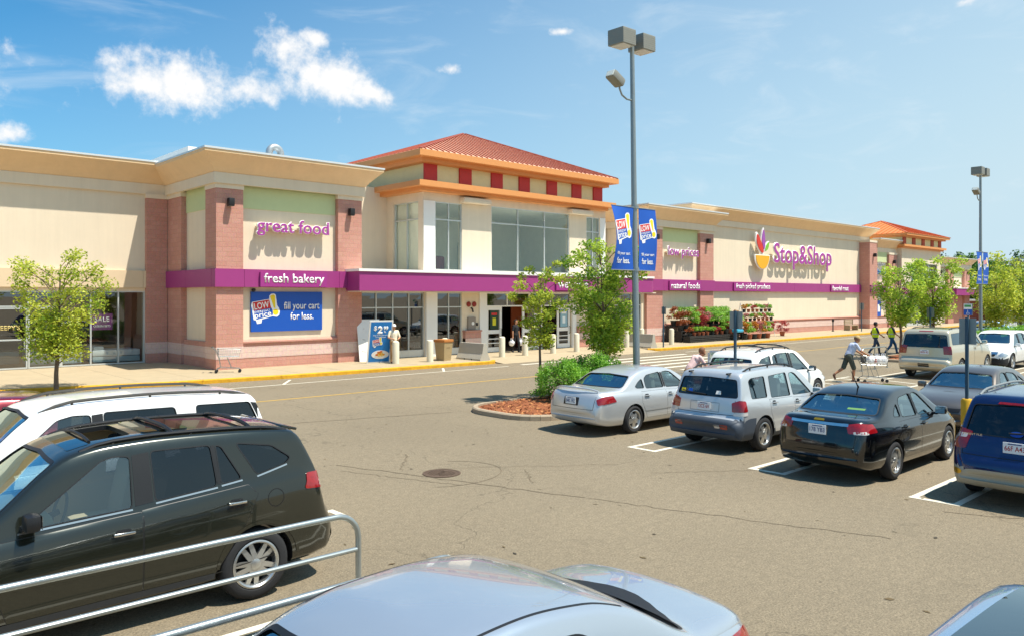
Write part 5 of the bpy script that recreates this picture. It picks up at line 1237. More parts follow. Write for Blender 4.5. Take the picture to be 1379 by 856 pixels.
r_, c_ = build_car('parked_car', 'silver crossover with blue grey bumper and roof rails next to the silver sedan', SF1, (14.75+1.24, 9.28, 0), 0, P_SIL, seat=SEATG, interior=SEATG, glass_rear=CGL, glass_back=CGLD, plate=('12CS 6V', -1, .92), rim='five',
    lower=CLAD, lower_z=.70, lower_fn=lambda q: q.z < .44+.26*min(1, max(0, (abs(q.x)-1.35)/.35)), rails=(-1.6, .45, .10, TRIM, .06), patches=[([(-.62,.50),(-.45,.50),(-.45,.59),(-.62,.59)], 'x-', TAILR, 'reflector'), ([(.62,.50),(.45,.50),(.45,.59),(.62,.59)], 'x-', TAILR, 'reflector'), ([(-.44,.51),(-.32,.51),(-.32,.58),(-.44,.58)], 'x-', TAILW, 'reflector')])
c_.strip([(-.34,.82),(-.34,1.0),(.34,1.0),(.34,.82)], 'x-', .012, .003, mat('silver_grey_trim', '#8f9396', .4, metal=.6), 'plate_recess', r_, True)  # thin silver-grey outline round the plate area
MB().tube([(-2.02, 0, 1.15), (-2.04, .3, 1.17), (-2.03, .55, 1.20)], .012, 6).build('rear_wiper', TRIM, r_)
for y in (-.45, .45): MB().bbox((-1.87, y, 1.585), (.16, .05, .04), .012).build('hinge', TRIM, r_)
for y, m_ in ((.58, YLOGO), (.40, BLUE), (-.28, WHITE)):
    c_.patch([(y-.06, 1.17), (y+.06, 1.17), (y+.05, 1.24), (y-.05, 1.24)], 'x-', -.006, m_, 'sticker', r_, .06)
CRZ = warp(SEDAN, 4.60, 1.80, 1.475, r=.33, tumble=.40)
CRZ['top'] = [(-2.30,.52),(-2.295,.64),(-2.27,.76),(-2.24,.90),(-2.20,1.02),(-2.14,1.06),(-2.0,1.075),(-1.72,1.085),(-1.62,1.105),(-1.02,1.37),(-.62,1.455),(-.2,1.475),(.2,1.46),(.42,1.415),(1.18,1.05),(1.30,1.01),(1.7,.93),(2.1,.80),(2.25,.66),(2.30,.5)]
CRZ['belt'] = [(-2.3,.85),(-2.0,.985),(-1.4,.975),(-.5,.935),(.5,.90),(1.2,.87),(1.9,.78),(2.3,.6)]; CRZ['rear'] = (-1.58, -.93); CRZ['screen'] = (1.10, .47); CRZ['cabin'] = (1.04, -1.46)
CRZ['windows'] = [[(.82,.955),(.03,.97),(.03,1.33),(.2,1.345),(.34,1.31)], [(-.05,.97),(-.70,1.0),(-.66,1.25),(-.55,1.31),(-.05,1.345)], [(-.76,1.01),(-1.05,1.035),(-1.0,1.09),(-.90,1.16),(-.76,1.23)]]; CRZ['moulding'] = []
CRZ['lamps'] = [([(-.20,.86),(.28,.84),(.30,.98),(.12,1.01),(-.12,.99)], 'x-148', TAILR, 'tail_light'), ([(-.05,.84),(.20,.835),(.20,.88),(-.02,.885)], 'x-148', TAILW, 'reversing_light'), SEDAN['lamps'][1]]
CRZ = warp(CRZ, 4.60, 1.80, 1.52, r=.335)
r_, c_ = build_car('parked_car', 'black four door sedan with roof aerial in the middle of the right row', CRZ, (14.05+1.20, 6.40, 0), 0, P_BLK, seat=SEATG, interior=SEATG, plate=('178 YB3', -1, .895, PLATEB), glass_back=CGLB, rim='multi', handle_mat=P_BLK)
c_.strip([(-.50, 1.0), (.50, 1.0)], 'x-', .045, .016, CHROME, 'chrome_strip', r_); c_.patch([(-.09,1.04),(.09,1.04),(.08,1.07),(-.08,1.07)], 'x-', .014, mat('gold_emblem', '#c9a23c', .3, metal=.8), 'emblem', r_, .05, .01)
MB().tube([(-.66, 0, 1.49), (-.72, 0, 1.54), (-.98, 0, 1.82)], [.018, .012, .004], 6).build('aerial', TRIM, r_)
c_.patch([(-.16, 1.185), (-.46, 1.185), (-.46, 1.21), (-.16, 1.21)], 'x-', -.006, mat('green_sticker', '#5f8a48', .6), 'sticker', r_, .06)
FRE = warp(SUV, 5.08, 1.89, 1.64, r=.36, crown=.055, tumble=.30)
FRE['top'] = [(-2.54,.50),(-2.535,.62),(-2.50,.71),(-2.44,.76),(-2.40,.90),(-2.34,1.06),(-2.12,1.46),(-2.06,1.55),(-1.98,1.59),(-1.5,1.62),(-.5,1.64),(.2,1.61),(.55,1.55),(1.35,1.07),(1.5,1.03),(1.95,.96),(2.3,.86),(2.46,.72),(2.53,.6),(2.54,.5)]
FRE['top'] = [(x, z*(1.035 if z > 1.2 else 1)) for x, z in FRE['top']]; FRE['rear'] = (-2.33, -2.09); FRE['cabin'] = (1.24, -2.2); FRE['screen'] = (1.28, .62)
FRE['windows'] = [[(.98,1.0),(.08,1.02),(.08,1.45),(.26,1.47),(.40,1.44)], [(-.05,1.02),(-1.0,1.05),(-.95,1.47),(-.05,1.49)], [(-1.16,1.06),(-1.95,1.11),(-1.90,1.20),(-1.75,1.38),(-1.12,1.46)]]; FRE['pillars'] = [[(.07,1.03),(-.04,1.03),(-.04,1.48),(.07,1.48)]]
FRE['lamps'] = [([(-.16,.84),(.12,.84),(.13,1.10),(-.12,1.16)], 'x-140', TAILR, 'tail_light'), ([(-.10,1.0),(.09,1.0),(.09,1.06),(-.10,1.07)], 'x-140', TAILW, 'reversing_light'), SUV['lamps'][1]]
r_, c_ = build_car('parked_car', 'navy blue wagon with silver lower bumper at the right edge', FRE, (14.30+1.36, 3.52, 0), 0, P_BLU, seat=SEATD, glass_rear=CGLD, glass_back=CGLD, plate=('66F A43', -1, .93), rim='five', lower=CLADS, lower_z=.58,
    lower_fn=lambda q: q.z < .57, rails=(-1.9, .5, .08, mat('silver_rail', '#9c9c98', .35, metal=.6), .05))
c_.patch([(-.30, 1.525), (.30, 1.525), (.28, 1.555), (-.28, 1.555)], 'x-', .012, TAILR, 'brake_light', r_, .06, .012)
c_.patch(rnd_poly([(.09*math.cos(a), 1.12+.04*math.sin(a)) for a in np.linspace(0, 6.283, 13)[:-1]], .01), 'x-', .010, mat('blue_oval_emblem', '#2a4fa0', .3, metal=.4), 'emblem', r_, .05, .008)
c_.patch([(.78+.09*math.cos(a), .50+.045*math.sin(a)) for a in np.linspace(0, 6.283, 13)[:-1]], 'x-', .008, mat('gold_emblem', '#c9a23c', .3, metal=.8), 'fog_reflector', r_, .05, .01)
text('FREESTYLE', r_, CHROME, (-2.405, .56, 1.075), w=.26, h=.03, ext=.004, rot=Matrix.Rotation(R(-90), 3, 'Z'), name='badge')
MB().tube([(-2.33, .10, 1.13), (-2.31, -.25, 1.15), (-2.30, -.42, 1.16)], .012, 6).build('rear_wiper', TRIM, r_)
# facing row and farther cars
ALT = warp(SEDAN, 4.8, 1.80, 1.47, r=.335)
build_car('parked_car', 'brown grey sedan facing the camera nose to nose with the black one', ALT, (21.6, 6.6, 0), PI, P_BRN, seat=SEATG, interior=SEATG, rim='five')
OUT = warp(SUV, 4.6, 1.80, 1.68, r=.36, crown=.07)
r_, c_ = build_car('parked_car', 'white crossover with black roof bars beyond the silver crossover', OUT, (21.2, 12.0, 0), 0, P_WHT, seat=SEATD, glass_rear=CGL, rails=(-1.6, .4, .12, TRIM, .07, (-1.0, .1)), mirror_mat=PLAST, plate=('5RC 88', -1, .98))
od = MB()      # far-side rear door swung open on its front hinge
for a, b, c2, d2 in ((0, .92, .36, 1.0), (0, .06, 1.0, 1.50), (.86, .92, 1.0, 1.44), (.06, .86, 1.44, 1.50)): od.box(-b, -a, -.03, .03, c2, d2)
od = od.build('open_door', P_WHT, r_); od.location = (-.02, .90, .02); od.rotation_euler = (0, 0, R(-62)); MB().box(-.87, -.05, -.004, .004, .99, 1.45).build('door_window', CGL, od)
BOX = warp(SUV, 5.2, 2.0, 1.93, r=.40, tumble=.22, crown=.045, bowr=.05)
BOX['top'] = [(-2.6,.56),(-2.595,.70),(-2.56,.78),(-2.47,.80),(-2.45,.95),(-2.43,1.20),(-2.36,1.55),(-2.30,1.80),(-2.25,1.86),(-2.1,1.90),(-1.4,1.925),(-.4,1.93),(.35,1.91),(.62,1.86),(1.28,1.34),(1.38,1.29),(1.9,1.24),(2.35,1.14),(2.5,1.0),(2.58,.8),(2.6,.56)]
BOX['belt'] = [(-2.6,1.1),(-2.3,1.28),(-1,1.27),(.5,1.24),(1.3,1.18),(2.2,1.02),(2.6,.9)]; BOX['half'] = [(-2.6,.90),(-2.5,.96),(-2.2,.99),(-1.4,1.0),(0,.99),(1.5,1.0),(2.2,.96),(2.5,.88),(2.6,.78)]
BOX['windows'] = [[(.98,1.30),(.05,1.31),(.05,1.77),(.35,1.78),(.46,1.75)], [(-.10,1.31),(-.98,1.32),(-.95,1.77),(-.10,1.78)], [(-1.12,1.33),(-2.18,1.34),(-2.10,1.75),(-1.12,1.77)]]; BOX['pillars'] = []; BOX['rear'] = (-2.425, -2.315); BOX['cabin'] = (1.18, -2.36); BOX['screen'] = (1.22, .68)
BOX['doors'] = [[(1.02,.45),(.0,.45),(-.02,1.25),(1.16,1.18),(1.18,.8)], [(-.02,.45),(-.9,.45),(-1.06,.95),(-1.06,1.26),(-.04,1.25)]]; BOX['handles'] = [(.12,1.14), (-.94,1.16)]; BOX['mirror'] = (.95, 1.30)
BOX['lamps'] = [([(-.07,.98),(.14,.98),(.14,1.28),(-.07,1.30)], 'x-130', TAILR, 'tail_light'), ([(-.28,.86),(.02,.80),(.20,.90),(-.1,1.0)], 'x+38', HEADL, 'headlight')]; BOX['gaps'] = [([(-.86,.86),(.86,.86)], 'x-')]
build_car('parked_car', 'champagne full size sport utility seen from behind past the shopper', BOX, (34.55, 11.55, 0), 0, P_GLD, seat=SEATD, glass_rear=CGLD, glass_back=CGLD, rim='five', plate=('8XN 42', -1, 1.05), rails=(-1.9, .4, .12, TRIM, .05), patches=[([(-.2,.50),(.2,.50),(.2,.62),(-.2,.62)], 'x-', TRIM, 'tow_bar'), ([(-.26,1.825),(.26,1.825),(.26,1.85),(-.26,1.85)], 'x-', TAILR, 'brake_light')])
CRV = warp(SUV, 4.53, 1.82, 1.66, r=.36)
build_car('parked_car', 'white compact crossover facing the camera by the right hedge', CRV, (40.3, 11.3, 0), PI, P_WHT, seat=SEATD, rim='five', lower=PLAST, lower_z=.5, lower_fn=lambda q: q.z < .42 or (q.z < .52 and abs(q.x) > 1.8), patches=[([(-.5,.68),(.5,.68),(.55,.80),(-.55,.80)], 'x+', CHROME, 'grille_bar')])
build_car('parked_car', 'pale blue grey sedan parked far off behind the right hedge', warp(SEDAN, 4.7, 1.8, 1.46), (64.0, 19.0, 0), PI*.5+.5, P_LTB, plain=True)
build_car('parked_car', 'dark sedan far off at the right edge beyond the hedge', warp(SEDAN, 4.6, 1.8, 1.46), (74.0, 17.2, 0), PI*.5+.4, P_BLK, plain=True)
# ---------------------------------------------------------------- trees, shrubs
BARK = mat('grey_bark', '#6e5d4e', .95, var=.25, vscale=9, bump=.8, bscale=30)
LEAFY = leaf_mat('fresh_green_leaf', '#679424', '#d0e052', .5); LEAFT = leaf_mat('yellow_green_leaf', '#769822', '#d6da50', .5); LEAFD = leaf_mat('deep_green_leaf', '#2c4f1c', '#5d8a35', .3); LEAFB = leaf_mat('shrub_leaf', '#4a8424', '#98c944', .4)
def leaves(name, clumps, n, size, m, parent, seed, flat=.6, up=.35):
    """n leaves round each clump (centre, radius): folded rhombs with a tone attribute"""
    rg = np.random.default_rng(seed); V = []; T = []; F = []
    tot = sum(c[1]**2 for c in clumps)
    for (c, r, *k) in clumps:
        q = max(6, int(n*r*r/tot)); d = rg.normal(size=(q, 3)); d /= np.linalg.norm(d, axis=1)[:, None]; rad = r*rg.random(q)**.42
        p = np.array(c)+d*rad[:, None]*np.array([1, 1, flat]); ct = k[0] if k else rg.uniform(.2, .8)
        a = rg.normal(size=(q, 3)); a[:, 2] *= .5; a -= np.array([0, 0, .25]); a /= np.linalg.norm(a, axis=1)[:, None]
        nn = rg.normal(size=(q, 3))*.8+np.array([0, 0, up*2])+d*.5; b = np.cross(nn, a); b /= np.linalg.norm(b, axis=1)[:, None]; up_ = np.cross(a, b)
        s = size*rg.uniform(.6, 1.25, q)[:, None]
        base = len(V)*1
        vv = np.stack([p-a*s*.5, p+b*s*.32-up_*s*.08, p+a*s*.6-up_*s*.16, p-b*s*.32-up_*s*.08], 1).reshape(-1, 3)
        V.append(vv); T.append(np.repeat(np.clip(ct+rg.normal(0, .28, q), 0, 1), 4))
    V = np.concatenate(V); T = np.concatenate(T); nq = len(V)//4
    me = bpy.data.meshes.new(name); me.vertices.add(len(V)); me.vertices.foreach_set('co', V.astype(np.float32).ravel())
    me.loops.add(nq*4); me.loops.foreach_set('vertex_index', np.arange(nq*4, dtype=np.int32)); me.polygons.add(nq); me.polygons.foreach_set('loop_start', np.arange(0, nq*4, 4, dtype=np.int32))
    at = me.attributes.new('tone', 'FLOAT', 'POINT'); at.data.foreach_set('value', T.astype(np.float32)); me.materials.append(m); me.update(calc_edges=True); me.validate()
    o = link(name, me, parent); return o
def tree(label, loc, H, clear, crown, n, size, m, seed, lean=0, group='young parking lot trees', trunk_r=.055, sparse=1.0, nclump=34, grass=False):
    """young tree: trunk, limbs reaching into leaf clumps. crown = (rx, ry) at mid height; profile widest low"""
    t_ = thing('tree', label, 'tree', loc, 0, group); rn = random.Random(seed); cl = []; limbs = MB()
    tp = [(lean*(i/8)**1.5+rn.uniform(-.03, .03)*(i > 0), rn.uniform(-.03, .03)*(i > 0), H*.93*i/8) for i in range(9)]
    limbs.tube(tp, [trunk_r*(1-.88*(i/8)**.8)+.004 for i in range(9)], 9)
    for k in range(nclump):
        f = (k+.5)/nclump; z = clear+(H-clear)*(f**.9); w = math.sin(math.pi*min(1, .18+.82*(1-f)**.75))**.75 if f > .05 else .5
        a = k*2.4+rn.uniform(-.5, .5); rr = crown*w*rn.uniform(.35, 1.0)
        c = (tp[min(8, int(z/H*8))][0]+rr*math.cos(a), rr*math.sin(a), z+rn.uniform(-.12, .12)); rad = crown*rn.uniform(.27, .46)*(1.1-.5*f)
        cl.append((c, rad, rn.uniform(.25, .8)))
        zb = max(clear*.75, z-rr*rn.uniform(.6, 1.1)); i0 = min(8, zb/(H*.93)*8); i = int(i0); fr_ = i0-i; p0 = Vector(tp[i]).lerp(Vector(tp[min(8, i+1)]), fr_); p2 = Vector(c); p1 = p0.lerp(p2, .5)+Vector((0, 0, .12*rr))
        limbs.tube([p0, p1, p2], [trunk_r*.32*(1-f*.6), trunk_r*.2, .006], 5)
        for j in range(3):
            e = p2+Vector((rn.uniform(-1, 1), rn.uniform(-1, 1), rn.uniform(-.4, 1)))*rad*.8; limbs.tube([p1.lerp(p2, .6), e], [.008, .003], 4)
    limbs.build('trunk', BARK, t_, smooth=True)
    leaves('crown', cl, n, size, m, t_, seed, .75)
    if grass:
        gl = [((rn.uniform(-.25, .25), rn.uniform(-.25, .25), .12), .16) for _ in range(5)]; q_ = leaves('sucker_growth', gl, 260, .07, LEAFB, t_, seed+1); q_['kind'] = 'stuff'
    return t_
def shrub(label, loc, rx, ry, h, n, seed, m=None, group='shrubs in the planting beds', size=.06, name='shrub'):
    t_ = thing(name, label, 'shrub', loc, 0, group); rn = random.Random(seed); cl = []; st = MB()
    for k in range(58):
        a = rn.uniform(0, 6.283); u = rn.uniform(0, 1)**.5; zf = math.sqrt(max(0, 1-u*u*.85)); z = h*(.35+.58*zf*rn.uniform(.55, 1.0)); c = (rx*.86*u*math.cos(a), ry*.86*u*math.sin(a), z)
        cl.append((c, min(rx, ry, h)*rn.uniform(.2, .34), rn.uniform(.2, .85)))
        if k % 2 == 0: st.tube([(c[0]*.2, c[1]*.2, 0), (c[0]*.6, c[1]*.6, z*.6), c], [.016, .01, .004], 5)
    for k in range(26):
        a = k*6.283/26; c = (rx*.82*math.cos(a), ry*.82*math.sin(a), h*rn.uniform(.22, .5)); cl.append((c, min(rx, ry, h)*.24, rn.uniform(.1, .5)))
    st.build('stems', BARK, t_, smooth=True); leaves('foliage', cl, n, size, m or LEAFB, t_, seed, .9); return t_
tree('sparse young street tree standing at the kerb before the mattress shop', (6.46, 28.95, .15), 4.35, 1.05, 1.42, 9500, .092, LEAFT, 3, .12, trunk_r=.075, nclump=38)
tree('thin young tree with sparse yellow green leaves at the island tip', (16.5, 16.7, .2), 3.85, 1.55, .85, 4200, .085, LEAFT, 11, .0, nclump=24, trunk_r=.05, grass=True)
tree('full young tree just left of the tall lamp post', (18.75, 16.0, .2), 4.6, 1.35, 1.22, 13000, .092, LEAFY, 25, -.40, trunk_r=.07, nclump=46)
shrub('left one of the two round green shrubs on the mulch island', (16.55, 15.75, .1), .85, .85, 1.32, 9000, 5)
shrub('right one of the two round green shrubs on the mulch island', (17.75, 15.6, .1), 1.0, .9, 1.45, 10000, 6)
tree('left of the two full green trees behind the champagne sport utility', (41.4, 16.0, .2), 4.5, 1.7, 1.35, 5600, .13, LEAFY, 31, -.3, trunk_r=.08)
tree('tall forked green tree right of its twin behind the champagne sport utility', (45.8, 16.0, .2), 5.0, 1.75, 1.6, 6200, .14, LEAFY, 37, -.3, trunk_r=.09)
tree('broad yellow green tree left of the distant lamp post', (62, 17.6, .1), 4.9, 1.4, 2.0, 4600, .18, LEAFT, 41, 0, trunk_r=.09)
tree('broad yellow green tree right of the distant lamp post', (70, 18.2, .1), 6.3, 1.4, 2.7, 5600, .2, LEAFT, 43, 0, trunk_r=.1)
tree('wide green tree at the right edge beyond the hedge', (75.5, 16.6, .1), 5.6, 1.3, 2.7, 5200, .2, LEAFY, 47, 0, trunk_r=.1)
shrub('low green shrub beside the two workers in vests', (42.4, 15.3, .1), .95, .85, 1.25, 3600, 51, size=.09)
for i, (x, l) in enumerate(((51.6, 'clipped hedge shrub nearest the distant lamp post'), (54.0, 'clipped hedge shrub second from the distant lamp post'), (56.4, 'clipped hedge shrub behind the white compact crossover'), (58.8, 'last clipped hedge shrub at the right edge'))):
    shrub(l, (x, 15.0, .1), 1.4, .95, 1.25, 3600, 60+i, size=.09)
def ordinal(i):
    w = ['first', 'second', 'third', 'fourth', 'fifth', 'sixth', 'seventh', 'eighth', 'ninth', 'tenth', 'eleventh', 'twelfth', 'thirteenth', 'fourteenth', 'fifteenth', 'sixteenth', 'seventeenth', 'eighteenth', 'nineteenth', 'twentieth']
    return w[i] if i < 20 else 'twenty '+w[i-20] if i < 29 else 'thirty '+w[i-30] if i >= 30 else 'thirtieth'
# far wooded hill at the right edge
rn = random.Random(9)
hm = MB(); gx, gy = 26, 12; hv = []
for i in range(gx+1):
    for j in range(gy+1):
        x = 170+i*14; y = 30+j*16-40; hv.append((x, y, -1+13*math.exp(-((x-330)/110)**2-((y-60)/75)**2)+rn.uniform(-.4, .4)))
struct('wooded_hill', hm.add(hv, [(i*(gy+1)+j, (i+1)*(gy+1)+j, (i+1)*(gy+1)+j+1, i*(gy+1)+j+1) for i in range(gx) for j in range(gy)]), mat('hill_undergrowth', '#3d5226', .95, var=.3, vscale=.1), smooth=True)
for i in range(24):
    x = rn.uniform(150, 330); y = x*rn.uniform(.10, .34)+rn.uniform(-3, 3); base = -1+13*math.exp(-((x-330)/110)**2-((y-60)/75)**2); base = max(0, base); h = rn.uniform(6, 10); cr = rn.uniform(3, 5)
    t_ = thing('tree', 'dark green tree merging into the far wooded rise at the right edge', 'tree', (x, y, base-.2), 0, 'distant trees on the wooded rise')
    MB().tube([(0, 0, 0), (.2, .1, h*.4), (0, 0, h*.8)], [.35, .25, .08], 7).build('trunk', BARK, t_)
    cl = [((cr*.7*rn.uniform(-1, 1), cr*.7*rn.uniform(-1, 1), h*rn.uniform(.35, .95)), cr*rn.uniform(.28, .5), rn.uniform(.1, .8)) for _ in range(16)]
    leaves('crown', cl, 1100, .75, LEAFD, t_, 200+i, .8)
# a big dark tree group closer in, at the right edge behind the lot
for i, (x, y, h, cr) in enumerate(((121, 24.5, 8.2, 4.2), (128, 22.5, 10.0, 4.8), (134, 27, 8.0, 4.2))):
    t_ = thing('tree', ('dark rounded tree left of the group at the right edge', 'tall dark rounded tree highest of the group at the right edge', 'dark tree behind the right edge group')[i], 'tree', (x, y, 0), 0, 'dark trees behind the lot'); rn2 = random.Random(80+i)
    MB().tube([(0, 0, 0), (.2, .1, h*.4), (0, 0, h*.8)], [.35, .25, .08], 7).build('trunk', BARK, t_)
    cl = [((cr*.75*rn2.uniform(-1, 1), cr*.75*rn2.uniform(-1, 1), h*rn2.uniform(.35, .93)), cr*rn2.uniform(.26, .45), rn2.uniform(.1, .8)) for _ in range(26)]
    leaves('crown', cl, 3800, .42, LEAFD, t_, 300+i, .8)
# ---------------------------------------------------------------- lamp posts and banners
GALV = mat('galvanised_steel', '#8f9899', .45, metal=.55, var=.06, vscale=6); LHEAD = mat('bronze_grey_lamp_head', '#8c8a80', .5, metal=.3); TUBEM = mat('corral_tube_steel', '#a9afad', .32, metal=.75, var=.08, vscale=10)
def banner(x, y, z0, z1, w, side, label, curl):
    b = thing('banner', label, 'banner', (x, y, z0), 0, 'blue price banners on lamp posts'); h = z1-z0
    def fn(p):
        s_ = p[2]/h; sw = curl*math.sin(math.pi*s_); xx = p[0]*(1-.04*math.sin(math.pi*s_)*abs(curl)*3)-side*(-.10*sw)
        return (xx, p[1]-.35*sw*(abs(p[0])/w)**1.5, p[2])
    n = 12; v = []; f = []
    for j in range(n+1):
        for i in range(n+1): v.append((side*w*i/n, 0, h*j/n))
    for j in range(n):
        for i in range(n): f.append((j*(n+1)+i, j*(n+1)+i+1, (j+1)*(n+1)+i+1, (j+1)*(n+1)+i))
    v2 = [(p[0], .006, p[2]) for p in v]; mb = MB().add(v, f).add(v2, [q[::-1] for q in f]); mb.v = [fn(p) for p in mb.v]; mb.build('cloth', mat('blue_banner_cloth', '#0a52b0', .7), b, smooth=True)
    low_price(b, (side*w*.5, h*.62), w*.92, lambda q: fn((q[0], q[1], q[2])), -.002)
    for s_, z, ww, hh in (('fill your cart', h*.255, w*.72, .11), ('for less.', h*.15, w*.66, .17)):
        bm = text_mesh(s_, ww, hh, 0, .014); bm_obj(bm, 'lettering', LETW, b, Matrix.Translation((side*w*.5, -.008, z)) @ Matrix.Rotation(R(90), 4, 'X'), lambda q: fn(q))
    for z in (0, h): MB().tube([(-side*.08, 0, z), (side*w, 0, z)], .014, 6).build('banner_arm', GALV, b)
    return b
def lamp_post(x, y, H, label, heads=True):
    l = thing('lamp_post', label, 'lamp post', (x, y, 0), 0, 'tall lamp posts in the parking lot')
    MB().lathe([(.30, 0), (.30, .68), (.26, .72), (.001, .72)], 24).build('concrete_base', CONC2, l, smooth=True)
    MB().tube([(0, 0, .7), (0, 0, .76)], .17, 16).build('base_plate', GALV, l); MB().tube([(0, 0, .75), (0, 0, 2.0), (-.02, 0, 5.5), (-.03, 0, H)], [.105, .10, .085, .065], 18).build('pole', GALV, l, smooth=True)
    for s_ in (-1, 1):
        hd = MB(); hd.bbox((-.03+s_*.46, 0, H-.02), (.58, .58, .46), .02); o_ = hd.build('lamp_head', LHEAD, l)
        MB().box(-.03+s_*.46-.25, -.03+s_*.46+.25, -.25, .25, H-.262, H-.252).build('lens', mat('lamp_glass', '#c9cdc6', .25), o_)
        for q in range(6): MB().box(-.03+s_*.46-.292, -.03+s_*.46+.292, -.292, .292, H-.18+q*.06, H-.176+q*.06).build('rib', LHEAD, o_)
        MB().tube([(-.03, 0, H-.05), (-.03+s_*.2, 0, H-.05)], .04, 8).build('arm', GALV, o_)
    a = MB().tube([(-.05, 0, H-1.75), (-.30, 0, H-1.75), (-.52, 0, H-1.66), (-.62, 0, H-1.5), (-.64, 0, H-1.35)], .028, 8).build('flood_arm', GALV, l, smooth=True)
    fl = MB(); rt = Matrix.Rotation(R(28), 3, 'Y'); fl.bbox((-.80, 0, H-1.24), (.52, .34, .24), .06, rot=rt); fl.build('floodlight', LHEAD, a, smooth=True); MB().bbox((-1.03, 0, H-1.12), (.03, .27, .18), .01, rot=rt).build('flood_lens', mat('lamp_glass', '#c9cdc6', .25), a)
    for z in (3.95, 5.78): MB().tube([(0, 0, z-.05), (0, 0, z+.05)], .115, 14).build('banner_clamp', GALV, l)
    return l
lamp_post(18.5, 14.66, 10.66, 'tall grey lamp post with twin box heads rising behind the silver sedan').rotation_euler = (0, R(-1.1), 0)
banner(18.26, 14.6, 3.92, 5.76, 1.0, -1, 'curled blue low price banner on the left of the near lamp post', .55)
banner(18.50, 14.6, 3.92, 5.76, .80, 1, 'flat blue low price banner on the right of the near lamp post', .2)
lamp_post(52.4, 15.7, 10.6, 'distant lamp post with twin box heads at the right')
banner(52.26, 15.6, 3.9, 5.8, .95, -1, 'left blue price banner on the distant lamp post', .25); banner(52.54, 15.6, 3.9, 5.8, .8, 1, 'right blue price banner on the distant lamp post', .15)

# ---------------------------------------------------------------- sign posts
POSTB = mat('dark_green_blue_post', '#2c4a5c', .5); SIGNB = mat('grey_sign_back', '#8d9493', .5, metal=.5, var=.05)
def sign_post(x, y, ztop, w, h, label, yellow=False, front=None, rz=R(90), z0=0):
    s_ = thing('sign_post', label, 'sign', (x, y, z0), 0, 'metal sign posts'); ztop -= z0
    MB().box(-.03, .03, -.03, .03, 0, ztop+.02).build('post', POSTB, s_)
    p_ = MB().bbox((0, .045 if rz == 0 else 0, ztop-h/2), (w, .008, h), .003); o_ = p_.build('sign_plate', SIGNB, s_)
    if rz: o_.rotation_euler = (0, 0, rz); o_.location = (.045, 0, 0)
    if yellow: MB().lathe([(.12, 0), (.12, .90), (.10, .94), (.03, .94)], 20).build('yellow_sleeve', mat('safety_yellow', '#d9a413', .6), s_, smooth=True)
    return s_, o_
sign_post(18.9, 5.93, 2.68, .34, .56, 'grey backed sign on a blue post in a yellow sleeve by the black sedan', True)[0]
sign_post(19.1, 11.75, 2.75, .40, .48, 'grey backed sign on a dark post beyond the silver sedan', False)
s_, o_ = sign_post(37.6, 11.75, 2.85, .34, .5, 'blue accessible parking sign facing the camera beyond the champagne vehicle')
MB().box(-.055, -.05, -.16, .16, 2.36, 2.60).build('blue_panel', BLUE, s_); MB().box(-.055, -.05, -.16, .16, 2.61, 2.84).build('white_panel', WHITE, s_); MB().box(-.058, -.055, -.13, .13, 2.70, 2.80).build('green_print', mat('green_print', '#4d9a58', .5), s_)
s_.children[1].location = (.0, 0, 0)
wc = MB(); P_ = [(-.059, .05*math.cos(a)-.01, 2.43+.05*math.sin(a)) for a in np.linspace(-2.6, 1.2, 12)]; wc.tube(P_, .008, 5); wc.tube([(-.059, .0, 2.56), (-.059, .0, 2.47), (-.059, -.05, 2.46), (-.059, -.07, 2.41)], .009, 5); wc.tube([(-.059, 0, 2.565), (-.059, 0, 2.575)], .016, 6); wc.build('wheelchair_symbol', LETW, s_)
sign_post(38.6, 28.6, 2.55, .32, .45, 'small dark backed sign on a thin post by the potted plants', False, z0=.15)
sign_post(69.0, 30.0, 2.6, .40, .6, 'small sign on a thin post before the produce wall', False, z0=.15)
sign_post(43.0, 15.2, 2.6, .35, .5, 'sign on a dark post between the two right hand trees')

# ---------------------------------------------------------------- entrance furniture
bx_ = [(20.23, 29.75), (21.96, 29.5), (23.45, 30.3), (26.4, 29.45), (28.0, 29.45), (30.1, 29.5), (31.95, 29.5), (33.9, 29.45), (37.0, 30.1), (39.6, 31.0), (41.0, 29.75)]
bl_ = ['cream bollard in front of the man in the white cap', 'cream bollard right of the man in the white cap', 'cream bollard behind the concrete barrier left of the doors', 'cream bollard before the left entrance door', 'cream bollard beside the woman in black', 'cream bollard in the middle of the entrance', 'cream bollard before the right entrance door', 'cream bollard right of the entrance doors',
       'cream bollard left of the lamp post at the right barrier', 'cream bollard behind the right barrier', 'cream bollard beside the plant bench']
bmesh_ = MB().lathe([(.155, 0), (.155, .94), (.14, .99), (.09, 1.02), (.001, 1.03)], 22).mesh('bollard', BOLL, True)
for (x, y), l in zip(bx_, bl_):
    b = link('bollard', bmesh_, None, (x, y, .14)); tag(b, l, 'bollard', 'cream bollards at the entrance')
def barrier(x, y0, y1, label):
    b = thing('concrete_barrier', label, 'barrier', (x, (y0+y1)/2, .15), 0, 'concrete barriers'); h = (y1-y0)/2
    P_ = [(-.30, 0), (-.30, .08), (-.17, .33), (-.09, .80), (.09, .80), (.17, .33), (.30, .08), (.30, 0)]
    MB().prism(P_, -h, h, 'y').build('body', CONC2, b)
    for q in (-.3, .3): MB().box(-.32, -.296, q*h-.02, q*h+.02, 0, .07).build('slot', DARKM, b)
barrier(24.25, 28.25, 30.05, 'grey concrete barrier left of the entrance doors'); barrier(37.55, 28.5, 30.3, 'grey concrete barrier right of the entrance by the lamp post')
tr = thing('trash_can', 'tan pebbled square trash can with orange brown lid', 'trash can', (22.95, 29.75, .15), .2)
